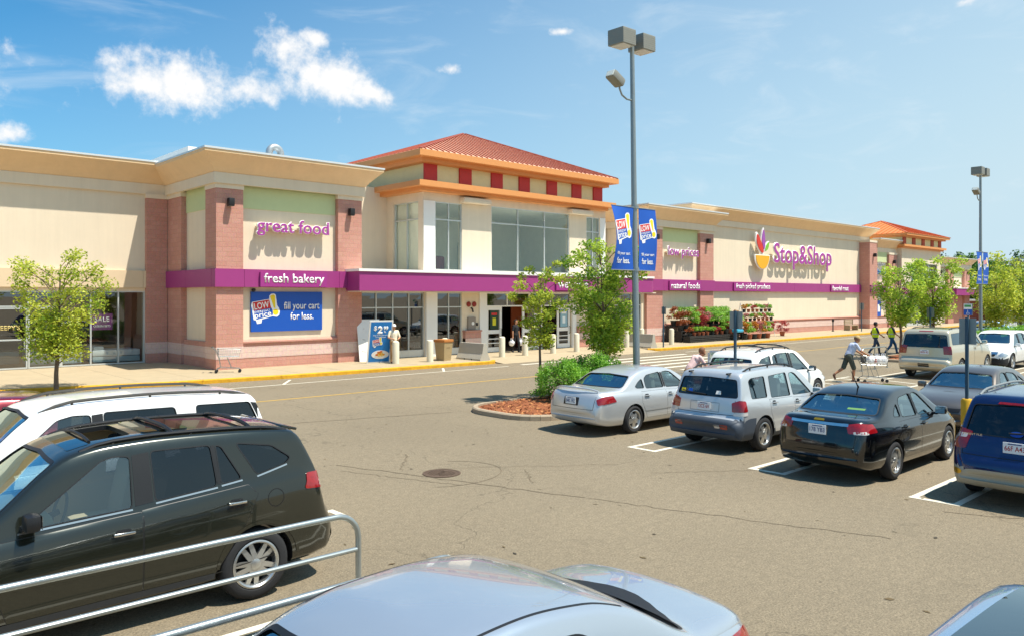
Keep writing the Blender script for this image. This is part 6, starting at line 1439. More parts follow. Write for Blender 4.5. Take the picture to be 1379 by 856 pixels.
MB().add([(-.24, -.24, 0), (.24, -.24, 0), (.24, .24, 0), (-.24, .24, 0), (-.31, -.31, .86), (.31, -.31, .86), (.31, .31, .86), (-.31, .31, .86)], [(3, 2, 1, 0), (0, 1, 5, 4), (1, 2, 6, 5), (2, 3, 7, 6), (3, 0, 4, 7), (4, 5, 6, 7)]).build('bin', mat('pebble_panel', '#a58f68', .95, var=.35, vscale=40, bump=.6, bscale=50), tr)
MB().bbox((0, 0, .93), (.68, .68, .13), .03).build('lid', mat('orange_brown_lid', '#b06f33', .6), tr, smooth=True); MB().bbox((0, -.272, .62), (.30, .04, .10), .02).build('handle_recess', mat('bin_recess', '#8a7450', .9), tr)
af = thing('sandwich_board', 'tall blue sandwich board advertising a price beside the bakery pier', 'sign', (19.98, 31.1, .15), R(-12))
for s_, nm in ((-1, 'front_panel'), (1, 'back_panel')):
    q = MB(); q.box(-.56, .56, -.02, .02, 0, 1.98); q = q.build(nm, WHITE, af); q.location = (0, s_*.45, 0); q.rotation_euler = (R(-13*s_), 0, 0)
    if s_ < 0:
        MB().box(-.50, .50, -.026, -.021, .06, 1.92).build('poster', mat('sky_blue_poster', '#1479c4', .5), q)
        text('$', q, LETW, (-.28, -.028, 1.62), h=.24, off=.02); text('2', q, LETW, (-.05, -.028, 1.55), h=.36, off=.05); text('99', q, LETW, (.22, -.028, 1.63), h=.18, off=.04); text('lb.', q, LETW, (.2, -.028, 1.46), h=.08, off=.01)
        text('Stop & Shop Boneless', q, LETW, (0, -.028, 1.30), w=.72, ext=.003); text('Chicken Breast', q, LETW, (.0, -.028, 1.22), w=.5, ext=.003)
        low_price(q, (-.12, .95), .48, None, -.028); pl = MB().lathe([(.40, 0), (.38, .012), (.001, .014)], 26, (.05, -.027, .42), 'y'); pl = MB().prism([(.05+.42*math.cos(a), .40+.2*math.sin(a)) for a in np.linspace(0, 6.283, 25)[:-1]], -.034, -.028).build('plate', WHITE, q)
        rr_ = random.Random(4)
        for i in range(14):
            a = rr_.uniform(0, 6.28); d = rr_.uniform(0, .22); fx, fz = .02+d*1.2*math.cos(a), .44+d*.5*math.sin(a)
            MB().prism([(fx+.07*math.cos(t_), fz+.05*math.sin(t_)) for t_ in np.linspace(0, 6.283, 9)[:-1]], -.036-.0006*i, -.034).build('food_print', mat(('food_a', 'food_b', 'food_c')[i % 3], ('#d99322', '#c96a2a', '#e3c06a')[i % 3], .6), q)
for s_ in (-1, 1):
    for z in (.5, 1.05, 1.55): MB().tube([(s_*.52, -.38+z*.21, z), (s_*.52, .38-z*.21, z)], .012, 5).build('brace', GALV, af)
# kerbside bench and post by the produce wall
WOODB = mat('weathered_bench_wood', '#9a876c', .9, var=.15, vscale=6)
bn = thing('bench', 'weathered wooden bench against the produce wall', 'bench', (70.6, 31.6, .15))
for i in range(4): MB().box(-.9, .9, -.25+i*.13, -.14+i*.13, .42, .46).build('seat_slat', WOODB, bn)
for i in range(3): MB().box(-.9, .9, .27, .30, .55+i*.14, .66+i*.14).build('back_slat', WOODB, bn)
for s_ in (-.8, .8): MB().box(s_-.05, s_+.05, -.25, .3, 0, .42).build('leg', WOODB, bn); MB().box(s_-.04, s_+.04, .22, .27, .42, .98).build('back_post', WOODB, bn)
ap = thing('ash_post', 'thin dark ash urn post left of the bench', 'post', (67.2, 31.7, .15)); MB().lathe([(.12, 0), (.12, .04), (.05, .08), (.05, .8), (.1, .84), (.1, 1.05), (.001, 1.08)], 14).build('stand', BLACK, ap, smooth=True)

# ---------------------------------------------------------------- plant display
POT = mat('black_plastic_pot', '#26241f', .7); POTT = mat('terracotta_pot', '#a55a3a', .8); SLAT = mat('black_pallet', '#2a2724', .8)
kinds = {'bronze leaved': leaf_mat('bronze_leaf', '#7a3d1e', '#b0622c', .3), 'bright green': leaf_mat('lime_leaf', '#5d8a22', '#a3cc3e', .35), 'deep green bushy': leaf_mat('hydrangea_leaf', '#4c8a2a', '#9ecb4a', .35), 'red flowering': leaf_mat('red_petal', '#7d1f28', '#c4423e', .3), 'orange flowering': leaf_mat('orange_petal', '#8a7a1f', '#d9822c', .3), 'pink flowering': leaf_mat('pink_petal', '#5f7a2c', '#cf6f80', .3)}
proto = {}
for ki, (kn, km) in enumerate(kinds.items()):
    for big in (0, 1):
        pt = bpy.data.objects.new('potted_plant', None); r0 = .13 if not big else .2
        rn3 = random.Random(ki*7+big); cl = [((rn3.uniform(-1, 1)*r0*1.1, rn3.uniform(-1, 1)*r0*1.1, r0*2.2+rn3.uniform(0, 1)*r0*(1.6 if not big else 3.2)), r0*rn3.uniform(.7, 1.1), rn3.uniform(.2, .9)) for _ in range(9)]
        cl = [((c[0]*1.25, c[1]*1.25, c[2]*1.12), r*1.25, t_) for c, r, t_ in cl]; fo = leaves('foliage', cl, 300 if not big else 800, .085, km, None, ki*3+big); me_f = fo.data; bpy.data.objects.remove(fo)
        me_p = MB().lathe([(r0*.75, 0), (r0, r0*1.6), (r0*1.06, r0*1.6), (r0*1.06, r0*1.8), (r0*.9, r0*1.75), (.001, r0*1.7)], 14).mesh('pot', POTT if ki % 2 else POT, True); proto[(kn, big)] = (me_p, me_f); bpy.data.objects.remove(pt)
def plant(kn, big, loc, label):
    t_ = thing('potted_plant', label, 'potted plant', loc, random.uniform(0, 6), 'potted plants for sale outside'); a, b = proto[(kn, big)]; link('pot', a, t_); link('foliage', b, t_)
def tier(x0, x1, y, z, label):
    t_ = thing('plant_bench', label, 'plant stand', ((x0+x1)/2, y, .15), 0, 'plant benches'); w = (x1-x0)/2
    for i in range(3): MB().box(-w, w, -.26+i*.18, -.12+i*.18, z-.04, z).build('slat', SLAT, t_)
    for i in range(3): MB().box(-w, w, -.285, -.265, .05+i*.14*max(1, z/.4)*.8, .05+i*.14*max(1, z/.4)*.8+.08).build('front_slat', SLAT, t_)
    for q in np.linspace(-w+.05, w-.05, 6): MB().box(q-.04, q+.04, -.26, .26, 0, z-.04).build('leg', SLAT, t_)
tier(43.4, 50.4, 30.3, .42, 'low black slatted bench holding the front row of plants'); tier(43.4, 50.4, 30.95, .75, 'middle black slatted bench of the plant display'); tier(43.2, 50.6, 31.6, 1.05, 'back black slatted bench of the plant display')
rk_ = random.Random(12); kk = list(kinds)
seqs = [['bronze leaved', 'bright green', 'bright green', 'bright green', 'bright green', 'deep green bushy', 'red flowering', 'bright green', 'deep green bushy', 'red flowering', 'deep green bushy', 'deep green bushy', 'bright green'],
        ['bronze leaved', 'bronze leaved', 'bright green', 'deep green bushy', 'red flowering', 'pink flowering', 'deep green bushy', 'deep green bushy', 'deep green bushy', 'deep green bushy', 'deep green bushy', 'orange flowering'],
        ['bronze leaved', 'bright green', 'bright green', 'deep green bushy', 'bright green', 'red flowering', 'deep green bushy', 'deep green bushy', 'deep green bushy', 'deep green bushy', 'deep green bushy']]
for ri, sq in enumerate(seqs):
    for i, kn in enumerate(sq):
        x = 43.7+6.5*i/(len(sq)-1)+rk_.uniform(-.08, .08); plant(kn, 1 if ri else int(i > 7), (x, 30.3+.65*ri, .15+(.42, .75, 1.05)[ri]), f'{kn} potted plant, {ordinal(i)} from left in the {("front", "middle", "back")[ri]} bench row')
for i in range(6): plant(('orange flowering', 'bright green', 'orange flowering', 'pink flowering', 'orange flowering', 'bright green')[i], 1, (49.6+i*.62, 29.75, .15), f'{("orange flowering", "bright green", "orange flowering", "pink flowering", "orange flowering", "bright green")[i]} potted plant, {ordinal(i)} from left standing on the pavement')
sh = thing('plant_rack', 'white metal A frame rack of hanging plants against the produce wall', 'plant stand', (53.6, 31.3, .15))
for s_ in (-2.0, 0, 2.0):
    for d in (-1, 1): MB().tube([(s_, d*.55, 0), (s_, 0, 2.55)], .022, 6).build('frame_leg', WHITE, sh)
for z, y in ((.55, -.46), (1.2, -.32), (1.85, -.18)): MB().box(-2.1, 2.1, y-.16, y+.16, z-.03, z).build('shelf', mat('grey_shelf', '#a8a49a', .6), sh)
for zi, (z, y) in enumerate(((.55, -.46), (1.2, -.32), (1.85, -.18))):
    for i in range(7):
        kn = ['bright green', 'deep green bushy', 'pink flowering', 'deep green bushy', 'orange flowering', 'bright green', 'red flowering'][(i+zi*2) % 7]; plant(kn, 0, (51.8+i*.6, 31.3+y, .15+z), f'{kn} potted plant, {ordinal(i)} from left on the {("lowest", "middle", "top")[zi]} rack shelf')
plant('red flowering', 1, (56.4, 30.6, .15), 'red flowering pot on the pavement right of the rack')
wb = thing('kiddie_wagon', 'light blue plastic tub on a small stand beside the plants', 'tub', (48.6, 29.7, .15)); MB().bbox((0, 0, .66), (.8, .5, .22), .09).build('tub', mat('aqua_plastic', '#3fa3c4', .4), wb, smooth=True)
for a in (-.3, .3):
    for b in (-.18, .18): MB().tube([(a, b, 0), (a, b, .57)], .02, 6).build('leg', BLACK, wb)

# ---------------------------------------------------------------- cart corrals
def rail_panel(x0, x1, y, label, h=1.05, mid=.70, grp='cart corral rails'):
    r_ = thing('cart_corral', label, 'cart corral', (0, 0, 0), 0, grp); rad = .24
    P_ = [(x0, y, .0), (x0, y, h-rad)]+[(x0+rad-rad*math.cos(a), y, h-rad+rad*math.sin(a)) for a in np.linspace(.2, 1.5, 6)]+[(x0+rad, y, h), (x1-rad, y, h)]+[(x1-rad+rad*math.sin(a), y, h-rad+rad*math.cos(a)) for a in np.linspace(.2, 1.5, 6)]+[(x1, y, h-rad), (x1, y, 0)]
    MB().tube(P_, .028, 12).build('hoop', TUBEM, r_, smooth=True); MB().tube([(x0+.02, y, mid), (x1-.02, y, mid)], .024, 10).build('mid_rail', TUBEM, r_, smooth=True)
    MB().tube([((x0+x1)/2, y, 0), ((x0+x1)/2, y, h-.03)], .024, 10).build('post', TUBEM, r_, smooth=True)
    for x in (x0, (x0+x1)/2, x1): MB().lathe([(.09, 0), (.09, .012), (.03, .016)], 14, (x, y, 0)).build('foot_plate', TUBEM, r_)
rail_panel(-3.2, 4.1, 6.67, 'galvanised cart corral rail beside the dark olive crossover'); rail_panel(-3.2, 4.1, 5.05, 'galvanised cart corral rail disappearing behind the silver blue sedan')
rail_panel(33.6, 36.2, 14.6, 'small far cart corral rail left of the champagne vehicle', .95, .5)
# ---------------------------------------------------------------- shopping carts
WIRE = mat('cart_wire', '#9a9c9a', .35, metal=.7); BAGW = mat('white_plastic_bag', '#e9e6e6', .45); BAGR = mat('red_print_bag', '#c9503f', .5)
def cart(loc, rz, label, small=False, bags=0, hm='#3c4a44'):
    k = thing('shopping_cart', label, 'shopping cart', loc, rz, 'shopping carts'); b = MB()
    # basket: rear end at x=-.42 (tall), front at x=.45
    def P(u, v, w): # u along 0..1, v across -1..1, w height 0..1
        zt = .98-.06*u; zb = .62-.0*u+.02; hw = (.27-.06*u)*(.86+.14*w); return (-.42+.87*u+(.05*(1-w)*(-1 if u > .5 else 1)), v*hw, zb+(zt-zb)*w)
    for w in (0, .2, .4, .6, .8, 1): b.tube([P(0, -1, w), P(1, -1, w), P(1, 1, w), P(0, 1, w), P(0, -1, w)], .004 if 0 < w < 1 else .008, 4, caps=False)
    for u in np.linspace(0, 1, 13):
        for s_ in (-1, 1): b.tube([P(u, s_, 0), P(u, s_, 1)], .003, 3, caps=False)
        b.tube([P(u, -1, 0), P(u, 1, 0)], .003, 3, caps=False)
    for v in np.linspace(-1, 1, 7): b.tube([P(0, v, 1), P(0, v, 0), P(1, v, 0), P(1, v, 1)], .003, 3, caps=False)
    b.build('basket', WIRE, k)
    fr_ = MB()
    for s_ in (-1, 1): fr_.tube([(-.62, s_*.25, 1.02), (-.50, s_*.25, .92), (-.36, s_*.23, .60), (-.30, s_*.23, .22), (.42, s_*.16, .16)], .013, 6); fr_.tube([(-.30, s_*.23, .22), (-.46, s_*.25, .14)], .013, 6); fr_.tube([(.1, s_*.2, .2), (-.05, s_*.21, .60)], .010, 6)
    fr_.tube([(.42, -.16, .16), (.42, .16, .16)], .012, 6); fr_.build('frame', WIRE, k)
    MB().tube([(-.62, -.27, 1.02), (-.62, .27, 1.02)], .018, 8).build('handle', mat('cart_handle'+hm, hm, .5), k)
    MB().box(-.40, -.38, -.2, .2, .72, .96).build('child_seat', mat('cart_plastic', '#46505a', .6), k)
    for x, y in ((-.46, .25), (-.46, -.25), (.42, .16), (.42, -.16)): MB().lathe([(.055, -.014), (.062, -.01), (.062, .01), (.055, .014)], 14, (x, y, .062), 'y').build('wheel', RUB, k); 
    return k
cart((12.95, 30.75, .15), R(-25), 'empty wire shopping cart left at the bakery wall')
def bag(loc, label, m2, s_=1.0):
    g = thing('shopping_bag', label, 'bag', loc, random.uniform(0, 6), 'plastic grocery bags'); rn4 = random.Random(hash(label) % 999 if False else len(label)); bm = bmesh.new(); bmesh.ops.create_icosphere(bm, subdivisions=3, radius=1)
    for v in bm.verts:
        n = 1+.12*math.sin(7*v.co.x+3*v.co.z)+.09*math.sin(11*v.co.y-5*v.co.z); z = v.co.z; k = (1-.45*max(0, z)**1.5)*n; v.co = Vector((v.co.x*.15*k, v.co.y*.13*k, .17+z*.17))*s_
    for f in bm.faces: f.smooth = True
    bm_obj(bm, 'sack', BAGW, g); b2 = MB()
    for q in (-1, 1): MB().tube([(-.05*s_, q*.03, .30*s_), (-.04*s_, q*.05, .40*s_), (.04*s_, q*.05, .40*s_), (.05*s_, q*.03, .30*s_)], .012*s_, 5).build('loop_handle', BAGW, g, smooth=True)
    if m2: MB().bbox((0, -.135*s_, .15*s_), (.14*s_, .02, .14*s_), .008).build('print', m2, g)
    return g
CX, CY = 29.62, 12.55
cart((CX+.0, CY-.12, 0), R(-40), 'shopping cart with white and red grocery bags pushed by the man in shorts', hm='#2e3e38')
for i, (dx, dy, m_, l) in enumerate(((-.12, .0, None, 'white plastic bag nearest the handle of the pushed cart'), (.12, -.03, BAGR, 'white bag with red print in the middle of the pushed cart'), (.38, .02, None, 'white plastic bag at the front of the pushed cart'))): bag((CX+dx*.766+dy*.64, CY-.12-dx*.64+dy*.766, .655), l, m_)
cart((18.9, 13.75, 0), R(120), 'shopping cart with red handle beside the open white crossover', hm='#8a2f3a')
bag((18.85, 13.8, .655), 'pale bag in the cart beside the open white crossover', BAGR)
# ---------------------------------------------------------------- far background right
bw = thing('brick_building', 'low dark red brick building far off at the right edge', 'building', (112, 26.5, 0)); DRB = block_mat('dark_red_brick', '#7a4038', '#84483e', '#6a3a34', .3, .1)
MB().box(-4, 30, 0, 10, 0, 2.6).build('wall', DRB, bw); MB().box(-4.2, 30.2, -.2, 10.2, 2.6, 2.8).build('roof', CAP, bw)
for i in range(5): MB().box(-2+i*5, .2+i*5, -.05, 0, .9, 2.0).build('window', BLACK, bw)
hs_ = thing('house', 'small white gabled house behind the trees at the right edge', 'house', (104, 25.2, 0))
MB().box(0, 7, 0, 5, 0, 3.0).build('wall', WHITE, hs_); MB().prism([(-.3, 3.0), (5.3, 3.0), (2.5, 4.6)], -.2, 7.2, 'x').build('roof', mat('grey_shingle', '#6b7076', .9), hs_); MB().box(1, 2, -.04, 0, 1, 2).build('window', BLACK, hs_); MB().box(4, 5, -.04, 0, 1, 2).build('window', BLACK, hs_)
up = thing('utility_pole', 'pale utility pole with cross arm at the right edge', 'utility pole', (138, 36, 0)); MB().tube([(0, 0, 0), (0, 0, 9.0)], [.18, .13], 10).build('pole', mat('weathered_pole', '#a09a8c', .9), up); MB().box(-.9, .9, -.06, .06, 8.3, 8.45).build('cross_arm', WOODB, up)
for z, dx in ((8.5, -.8), (8.5, .8)):
    w_ = thing('overhead_wire', 'thin overhead wire running from the utility pole above the shops, '+('nearer one' if dx < 0 else 'farther one'), 'wire', (0, 0, 0)); MB().tube([(138+dx, 36, 8.5), (110, 52, 8.9), (80, 70, 10.5)], .02, 4).build('cable', BLACK, w_)
for i, (x, y, l) in enumerate(((66.5, 17.8, 'white plastic garden chair left of the group beyond the hedge'), (67.6, 16.9, 'white plastic garden chair in the middle of the group beyond the hedge'), (68.8, 15.8, 'white plastic garden chair right of the group beyond the hedge'))):
    ch = thing('garden_chair', l, 'chair', (x, y, 0), R(200), 'white garden chairs'); wp = mat('white_resin', '#e6e2d8', .5)
    for j in range(5): MB().bbox((-.25, -.24+j*.12, .85), (.04, .10, .8), .015, rot=Matrix.Rotation(R(-18), 3, 'Y')).build('back_slat', wp, ch)
    for j in range(4): MB().bbox((-.1+j*.13, 0, .40-j*-.02), (.11, .56, .03), .01).build('seat_slat', wp, ch)
    for s_ in (-1, 1): MB().bbox((.05, s_*.34, .62), (.7, .12, .03), .01).build('arm', wp, ch); MB().bbox((.33, s_*.32, .3), (.05, .05, .62), .01).build('leg', wp, ch); MB().bbox((-.25, s_*.32, .3), (.05, .05, .62), .01).build('leg', wp, ch)
# ---------------------------------------------------------------- people
SKIN = mat('skin', '#c08a68', .6); SKIN2 = mat('tanned_skin', '#a8714f', .6)
def capsule(mb, a, b, ra, rb, m, sc=None):
    a, b = Vector(a), Vector(b); d = b-a; L = d.length; n = 12
    if L < 1e-5: d = Vector((0, 0, 1)); L = 1e-5
    q = d.normalized(); rings = []
    for t in np.linspace(-math.pi/2, 0, 5): rings.append((a+q*(math.sin(t)*ra), max(.0008, math.cos(t)*ra)))
    for t in np.linspace(0, math.pi/2, 5): rings.append((b+q*(math.sin(t)*rb), max(.0008, math.cos(t)*rb)))
    ref = Vector((0, 0, 1)) if abs(q.z) < .9 else Vector((1, 0, 0)); u = (ref-q*ref.dot(q)).normalized(); w = q.cross(u); v = []
    for c, r in rings:
        for k in range(n): v.append(c+(u*math.cos(6.2832*k/n)+w*math.sin(6.2832*k/n))*r)
    if sc: ce = (a+b)/2; v = [Vector((ce.x+(p.x-ce.x)*sc[0], ce.y+(p.y-ce.y)*sc[1], ce.z+(p.z-ce.z)*sc[2])) for p in v]
    f = [(i*n+k, i*n+(k+1) % n, (i+1)*n+(k+1) % n, (i+1)*n+k) for i in range(len(rings)-1) for k in range(n)]+[tuple(reversed(range(n))), tuple((len(rings)-1)*n+k for k in range(n))]
    mb.add(v, f, m)
def person(label, loc, rz, J, mats, hair, cap=None, extras=None, H=1.75, shorts=False, sleeve=.55, longsleeve=False, vest=None, female=False):
    """one fused figure from tapered limbs; J overrides joints (x forward, y left). mats: skin, shirt, trousers, shoes"""
    root = thing('person', label, 'person', loc, rz, 'people outside the shops')
    D = dict(pelvis=(0, 0, .96), waist=(0, 0, 1.10), chest=(0, 0, 1.32), neck=(0, 0, 1.49), head=(.02, 0, 1.64), shL=(0, .185, 1.425), elL=(-.02, .25, 1.14), wrL=(.06, .26, .90), shR=(0, -.185, 1.425), elR=(-.02, -.25, 1.14), wrR=(.06, -.26, .90),
             hipL=(0, .09, .94), knL=(.02, .10, .50), anL=(-.02, .10, .085), toL=(.14, .12, .035), hipR=(0, -.09, .94), knR=(.02, -.10, .50), anR=(-.02, -.10, .085), toR=(.14, -.12, .035)); D.update(J or {}); V = {k: Vector(v) for k, v in D.items()}
    seg = []  # (a, b, ra, rb, mat index, scale)
    S, T, P, B = 0, 1, 2, 3
    fw = .92 if female else 1
    seg += [(V['pelvis']+Vector((0, .05, 0)), V['pelvis']-Vector((0, .05, 0)), .135, .135, P, None), (V['pelvis'].lerp(V['waist'], .35), V['waist'], .15*fw, .148*fw, T, (1, 1.12, 1)), (V['waist'], V['chest'], .148*fw, .158*fw, T, (.95, 1.15, 1)), (V['chest']+Vector((0, .09, .05)), V['chest']+Vector((0, -.09, .05)), .105, .105, T, None), (V['shL'], V['shR'], .062, .062, T, None),
            (V['chest']+Vector((0, 0, .1)), V['neck'], .07, .056, T, None), (V['neck']-Vector((0, 0, .01)), V['head']-Vector((.01, 0, .05)), .056, .054, S, None), (V['head']+Vector((0, 0, -.02)), V['head']+Vector((-.01, 0, .05)), .082, .092, S, (1.05, .86, 1.0)), (V['head']+Vector((.03, 0, -.075)), V['head']+Vector((.045, 0, -.06)), .045, .05, S, None), (V['head']+Vector((.095, 0, .0)), V['head']+Vector((.108, 0, -.025)), .008, .013, S, None)]
    for s_ in 'LR':
        y = 1 if s_ == 'L' else -1; sh, el, wr = V['sh'+s_], V['el'+s_], V['wr'+s_]; cut = sh.lerp(el, .8)
        seg += [(V['head']+Vector((-.005, y*.078, -.01)), V['head']+Vector((-.01, y*.082, .02)), .014, .018, S, None), (sh, cut, .062, .054, T, None), (cut, el, .045, .042, T if longsleeve else S, None), (el, wr, .041, .028, T if longsleeve else S, None)]
        d = (wr-el).normalized(); pal = wr+d*.08; sd = Vector((0, 0, 1)) if abs(d.z) < .7 else Vector((1, 0, 0)); sd = (sd-d*sd.dot(d)).normalized(); cu = d.cross(sd)*(-y)
        seg.append((wr+d*.02, pal, .026, .032, S, None))
        for i, (o_, l) in enumerate(((-.030, .062), (-.010, .075), (.011, .070), (.030, .055))):
            b0 = pal+sd*o_; b1 = b0+d*l*.55+cu*.012; b2 = b1+d*l*.35+cu*.032; seg += [(b0, b1, .0105, .0095, S, None), (b1, b2, .0095, .0085, S, None)]
        t0 = wr+d*.035-sd*.028; seg += [(t0, t0+d*.035-sd*.022+cu*.01, .012, .010, S, None), (t0+d*.035-sd*.022+cu*.01, t0+d*.065-sd*.018+cu*.03, .010, .009, S, None)]
        hp, kn, an, to = V['hip'+s_], V['kn'+s_], V['an'+s_], V['to'+s_]
        if shorts: kc = hp.lerp(kn, .93); seg += [(hp, kc, .100, .088, P, None), (hp.lerp(kn, .9), kn, .056, .054, S, None), (kn, kn.lerp(an, .35), .054, .057, S, None), (kn.lerp(an, .35), an, .056, .034, S, None)]
        else: seg += [(hp, kn, .095, .072, P, None), (kn, an, .070, .055, P, None)]
        seg += [(an+Vector((-.03, 0, -.035)), to, .045, .038, B, None), (an, an+Vector((0, 0, -.02)), .045, .045, B, None)]
    mb = MB()
    for a, b, ra, rb, m, sc in seg: capsule(mb, a, b, ra, rb, m, sc)
    me = bpy.data.meshes.new('body'); me.from_pydata(mb.v, [], mb.f); tmp = link('body', me)
    md = tmp.modifiers.new('r', 'REMESH'); md.mode = 'VOXEL'; md.voxel_size = .0105; sm = tmp.modifiers.new('s', 'SMOOTH'); sm.iterations = 3; sm.factor = .5
    dg = bpy.context.evaluated_depsgraph_get(); out = bpy.data.meshes.new_from_object(tmp.evaluated_get(dg)); bpy.data.objects.remove(tmp); bpy.data.meshes.remove(me)
    for m in mats: out.materials.append(m)
    n = len(out.polygons); C = np.zeros(n*3); out.polygons.foreach_get('center', C); C = C.reshape(-1, 3); best = np.full(n, 9.); idx = np.zeros(n, int)
    for a, b, ra, rb, m, sc in seg:
        A, Bv = np.array(a), np.array(b); d = Bv-A; t = np.clip(((C-A)@d)/max(d@d, 1e-9), 0, 1); q = np.linalg.norm(C-(A+t[:, None]*d), axis=1)-(ra+(rb-ra)*t); k = q < best; best[k] = q[k]; idx[k] = m
    out.polygons.foreach_set('material_index', idx.astype(np.int32)); out.polygons.foreach_set('use_smooth', [True]*n); out.name = 'body'; link('body', out, root)
    hd = V['head']
    for y in (-.032, .032): MB().lathe([(.001, .0), (.010, .004), (.001, .008)], 8, (hd.x+.092, hd.y+y, hd.z+.012), 'x').build('eye', BLACK, root)
    MB().bbox((hd.x+.093, hd.y, hd.z-.062), (.012, .045, .008), .003).build('mouth', mat('lip', '#8f4a40', .6), root)
    if hair:
        bm = bmesh.new(); bmesh.ops.create_icosphere(bm, subdivisions=3, radius=1)
        for v in bm.verts:
            p = v.co; front = p.x > .35 and p.z < .45
            v.co = Vector((p.x*.108-.012, p.y*.096, p.z*.115+.035)) if not front else Vector((p.x*.06, p.y*.07, p.z*.06+.03))
            if female and p.z < -.1 and p.x < .2: v.co.z -= .07; v.co.x -= .01
        for f in bm.faces: f.smooth = True
        bm_obj(bm, 'hair', hair, root, Matrix.Translation(hd))
    if cap:
        c_ = MB(); c_.lathe([(.104, .03), (.106, .06), (.098, .10), (.07, .135), (.001, .15)], 20, (hd.x-.008, hd.y, hd.z)); c_.xf(lambda p: Vector((p.x, hd.y+(p.y-hd.y)*.9, p.z))); o_ = c_.build('cap', cap, root, smooth=True)
        MB().prism([(hd.x+.07, hd.y-.08), (hd.x+.16, hd.y-.06), (hd.x+.185, hd.y), (hd.x+.16, hd.y+.06), (hd.x+.07, hd.y+.08)], hd.z+.032, hd.z+.042, 'z').build('cap_brim', cap, o_)
    if vest:
        v_ = []; nn = 20; rows = [(V['pelvis'].lerp(V['waist'], -.1), .172, .205), (V['waist'], .172, .200), (V['chest'], .172, .215), (V['chest']+Vector((0, 0, .1)), .15, .205), (V['neck']+Vector((0, 0, -.02)), .09, .12)]
        for c0, rx, ry in rows:
            for k in range(nn): v_.append((c0.x+rx*math.cos(6.2832*k/nn), c0.y+ry*math.sin(6.2832*k/nn), c0.z))
        o_ = MB().add(v_, [(i*nn+k, i*nn+(k+1) % nn, (i+1)*nn+(k+1) % nn, (i+1)*nn+k) for i in range(4) for k in range(nn)]).build('safety_vest', vest, root, smooth=True, angle=80)
        w0 = V['waist']; MB().add([(w0.x+.176*math.cos(6.2832*k/nn), w0.y+.204*math.sin(6.2832*k/nn), w0.z+dz) for dz in (.0, .05) for k in range(nn)], [(k, (k+1) % nn, nn+(k+1) % nn, nn+k) for k in range(nn)]).build('reflective_stripe', mat('reflective_silver', '#c9ccc4', .4), o_)
    return root
SHL = mat('lavender_grey_shirt', '#b7bfd4', .9, var=.05); SHO = mat('charcoal_green_shorts', '#454b42', .9, var=.1); SHB = mat('brown_shoe', '#5f4232', .7); NAVY = mat('navy_shirt', '#24294a', .9); JEAN = mat('blue_jeans', '#2c5a80', .9, var=.1, vscale=12); JEAN2 = mat('dark_jeans', '#3a4a62', .9, var=.1)
LIME = mat('lime_vest', '#d8f01c', .6); CREAMS = mat('cream_polo', '#e0d6bd', .9); KHAKI = mat('khaki_trousers', '#a9855a', .9); BLK = mat('black_clothes', '#1b1b1f', .9); PINKS = mat('pale_pink_shirt', '#e9c3bd', .9, var=.12, vscale=9); HAIRB = mat('brown_hair', '#7a5238', .8); HAIRD = mat('dark_hair', '#2a211c', .8); SHD = mat('dark_shoe', '#26242a', .7)
CAPT = mat('tan_cap', '#b9a06c', .9); CAPW = mat('white_cap', '#e8e2da', .8); CAPN = mat('navy_cap', '#20242e', .9)
person('man in lavender shirt, shorts and tan cap pushing a loaded cart', (28.92, 13.05, 0), R(-40), dict(chest=(.16, 0, 1.30), waist=(.06, 0, 1.09), neck=(.26, 0, 1.45), head=(.33, 0, 1.585), shL=(.20, .18, 1.40), shR=(.20, -.18, 1.40), elL=(.36, .23, 1.17), elR=(.34, -.23, 1.17), wrL=(.56, .22, 1.05), wrR=(.56, -.22, 1.05),
    knL=(-.16, .09, .52), anL=(-.48, .10, .30), toL=(-.46, .11, .13), knR=(.16, -.09, .51), anR=(.12, -.10, .085), toR=(.28, -.11, .035)), (SKIN2, SHL, SHO, SHB), HAIRB, CAPT, shorts=True)
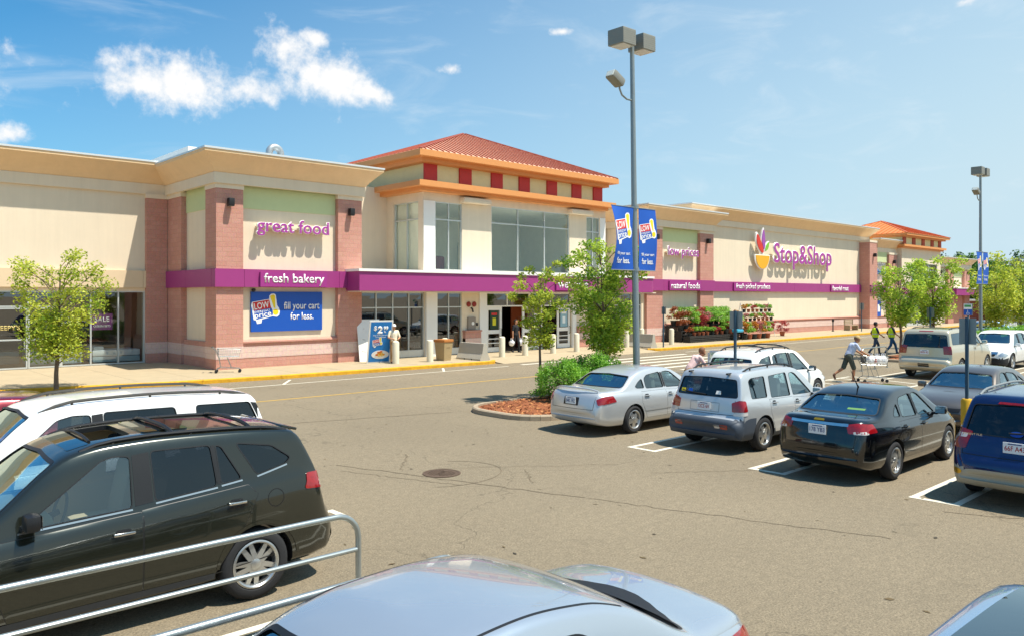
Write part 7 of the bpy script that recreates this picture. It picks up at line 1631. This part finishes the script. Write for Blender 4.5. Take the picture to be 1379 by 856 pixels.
walk = dict(knL=(.20, .09, .53), anL=(.26, .10, .10), toL=(.42, .11, .06), knR=(-.08, -.09, .50), anR=(-.36, -.10, .16), toR=(-.24, -.11, .045), elL=(-.14, .24, 1.16), wrL=(.0, .25, .95), elR=(.10, -.24, 1.15), wrR=(.28, -.23, 1.02))
person('left worker in lime vest and dark jeans walking with a twin', (43.95, 18.35, 0), R(-45), walk, (SKIN2, NAVY, JEAN2, SHD), HAIRD, CAPN, vest=LIME)
person('right worker in lime vest and blue jeans walking with a twin', (44.6, 17.75, 0), R(-45), dict(walk, knL=(.24, .09, .55), anL=(.34, .10, .12), toL=(.5, .11, .09)), (SKIN2, NAVY, JEAN, SHD), HAIRD, None, vest=LIME)
person('man in cream polo and white cap standing by the sandwich board', (20.42, 30.2, .15), R(-105), dict(elL=(.06, .27, 1.15), wrL=(.26, .14, 1.10), elR=(.06, -.27, 1.15), wrR=(.26, -.14, 1.10), head=(.04, 0, 1.62)), (SKIN, CREAMS, KHAKI, SHB), HAIRD, CAPW)
person('woman in black leaving the entrance with white bags in both hands', (29.1, 31.35, .15), R(-80), dict(knL=(.16, .08, .53), anL=(.14, .09, .09), toL=(.30, .10, .04), knR=(-.04, -.08, .5), anR=(-.22, -.09, .12), toR=(-.08, -.10, .04), elL=(.0, .26, 1.14), wrL=(.03, .29, .90), elR=(0, -.26, 1.14), wrR=(.03, -.29, .90)), (SKIN, BLK, BLK, SHD), HAIRD, female=True, H=1.7)
bag((29.42, 31.3, .50), 'white bag in the left hand of the woman in black', None, 1.05); bag((28.82, 31.36, .50), 'white bag in the right hand of the woman in black', None, 1.05)
person('woman in pale pink shirt leaning into the open white crossover', (19.55, 13.55, 0), R(-25), dict(waist=(.06, 0, 1.09), chest=(.22, 0, 1.28), neck=(.34, 0, 1.41), head=(.44, 0, 1.53), shL=(.26, .17, 1.38), shR=(.26, -.17, 1.38), elL=(.42, .22, 1.14), wrL=(.62, .16, 1.02), elR=(.42, -.22, 1.14), wrR=(.62, -.16, 1.02)), (SKIN, PINKS, KHAKI, SHD), HAIRB, female=True)
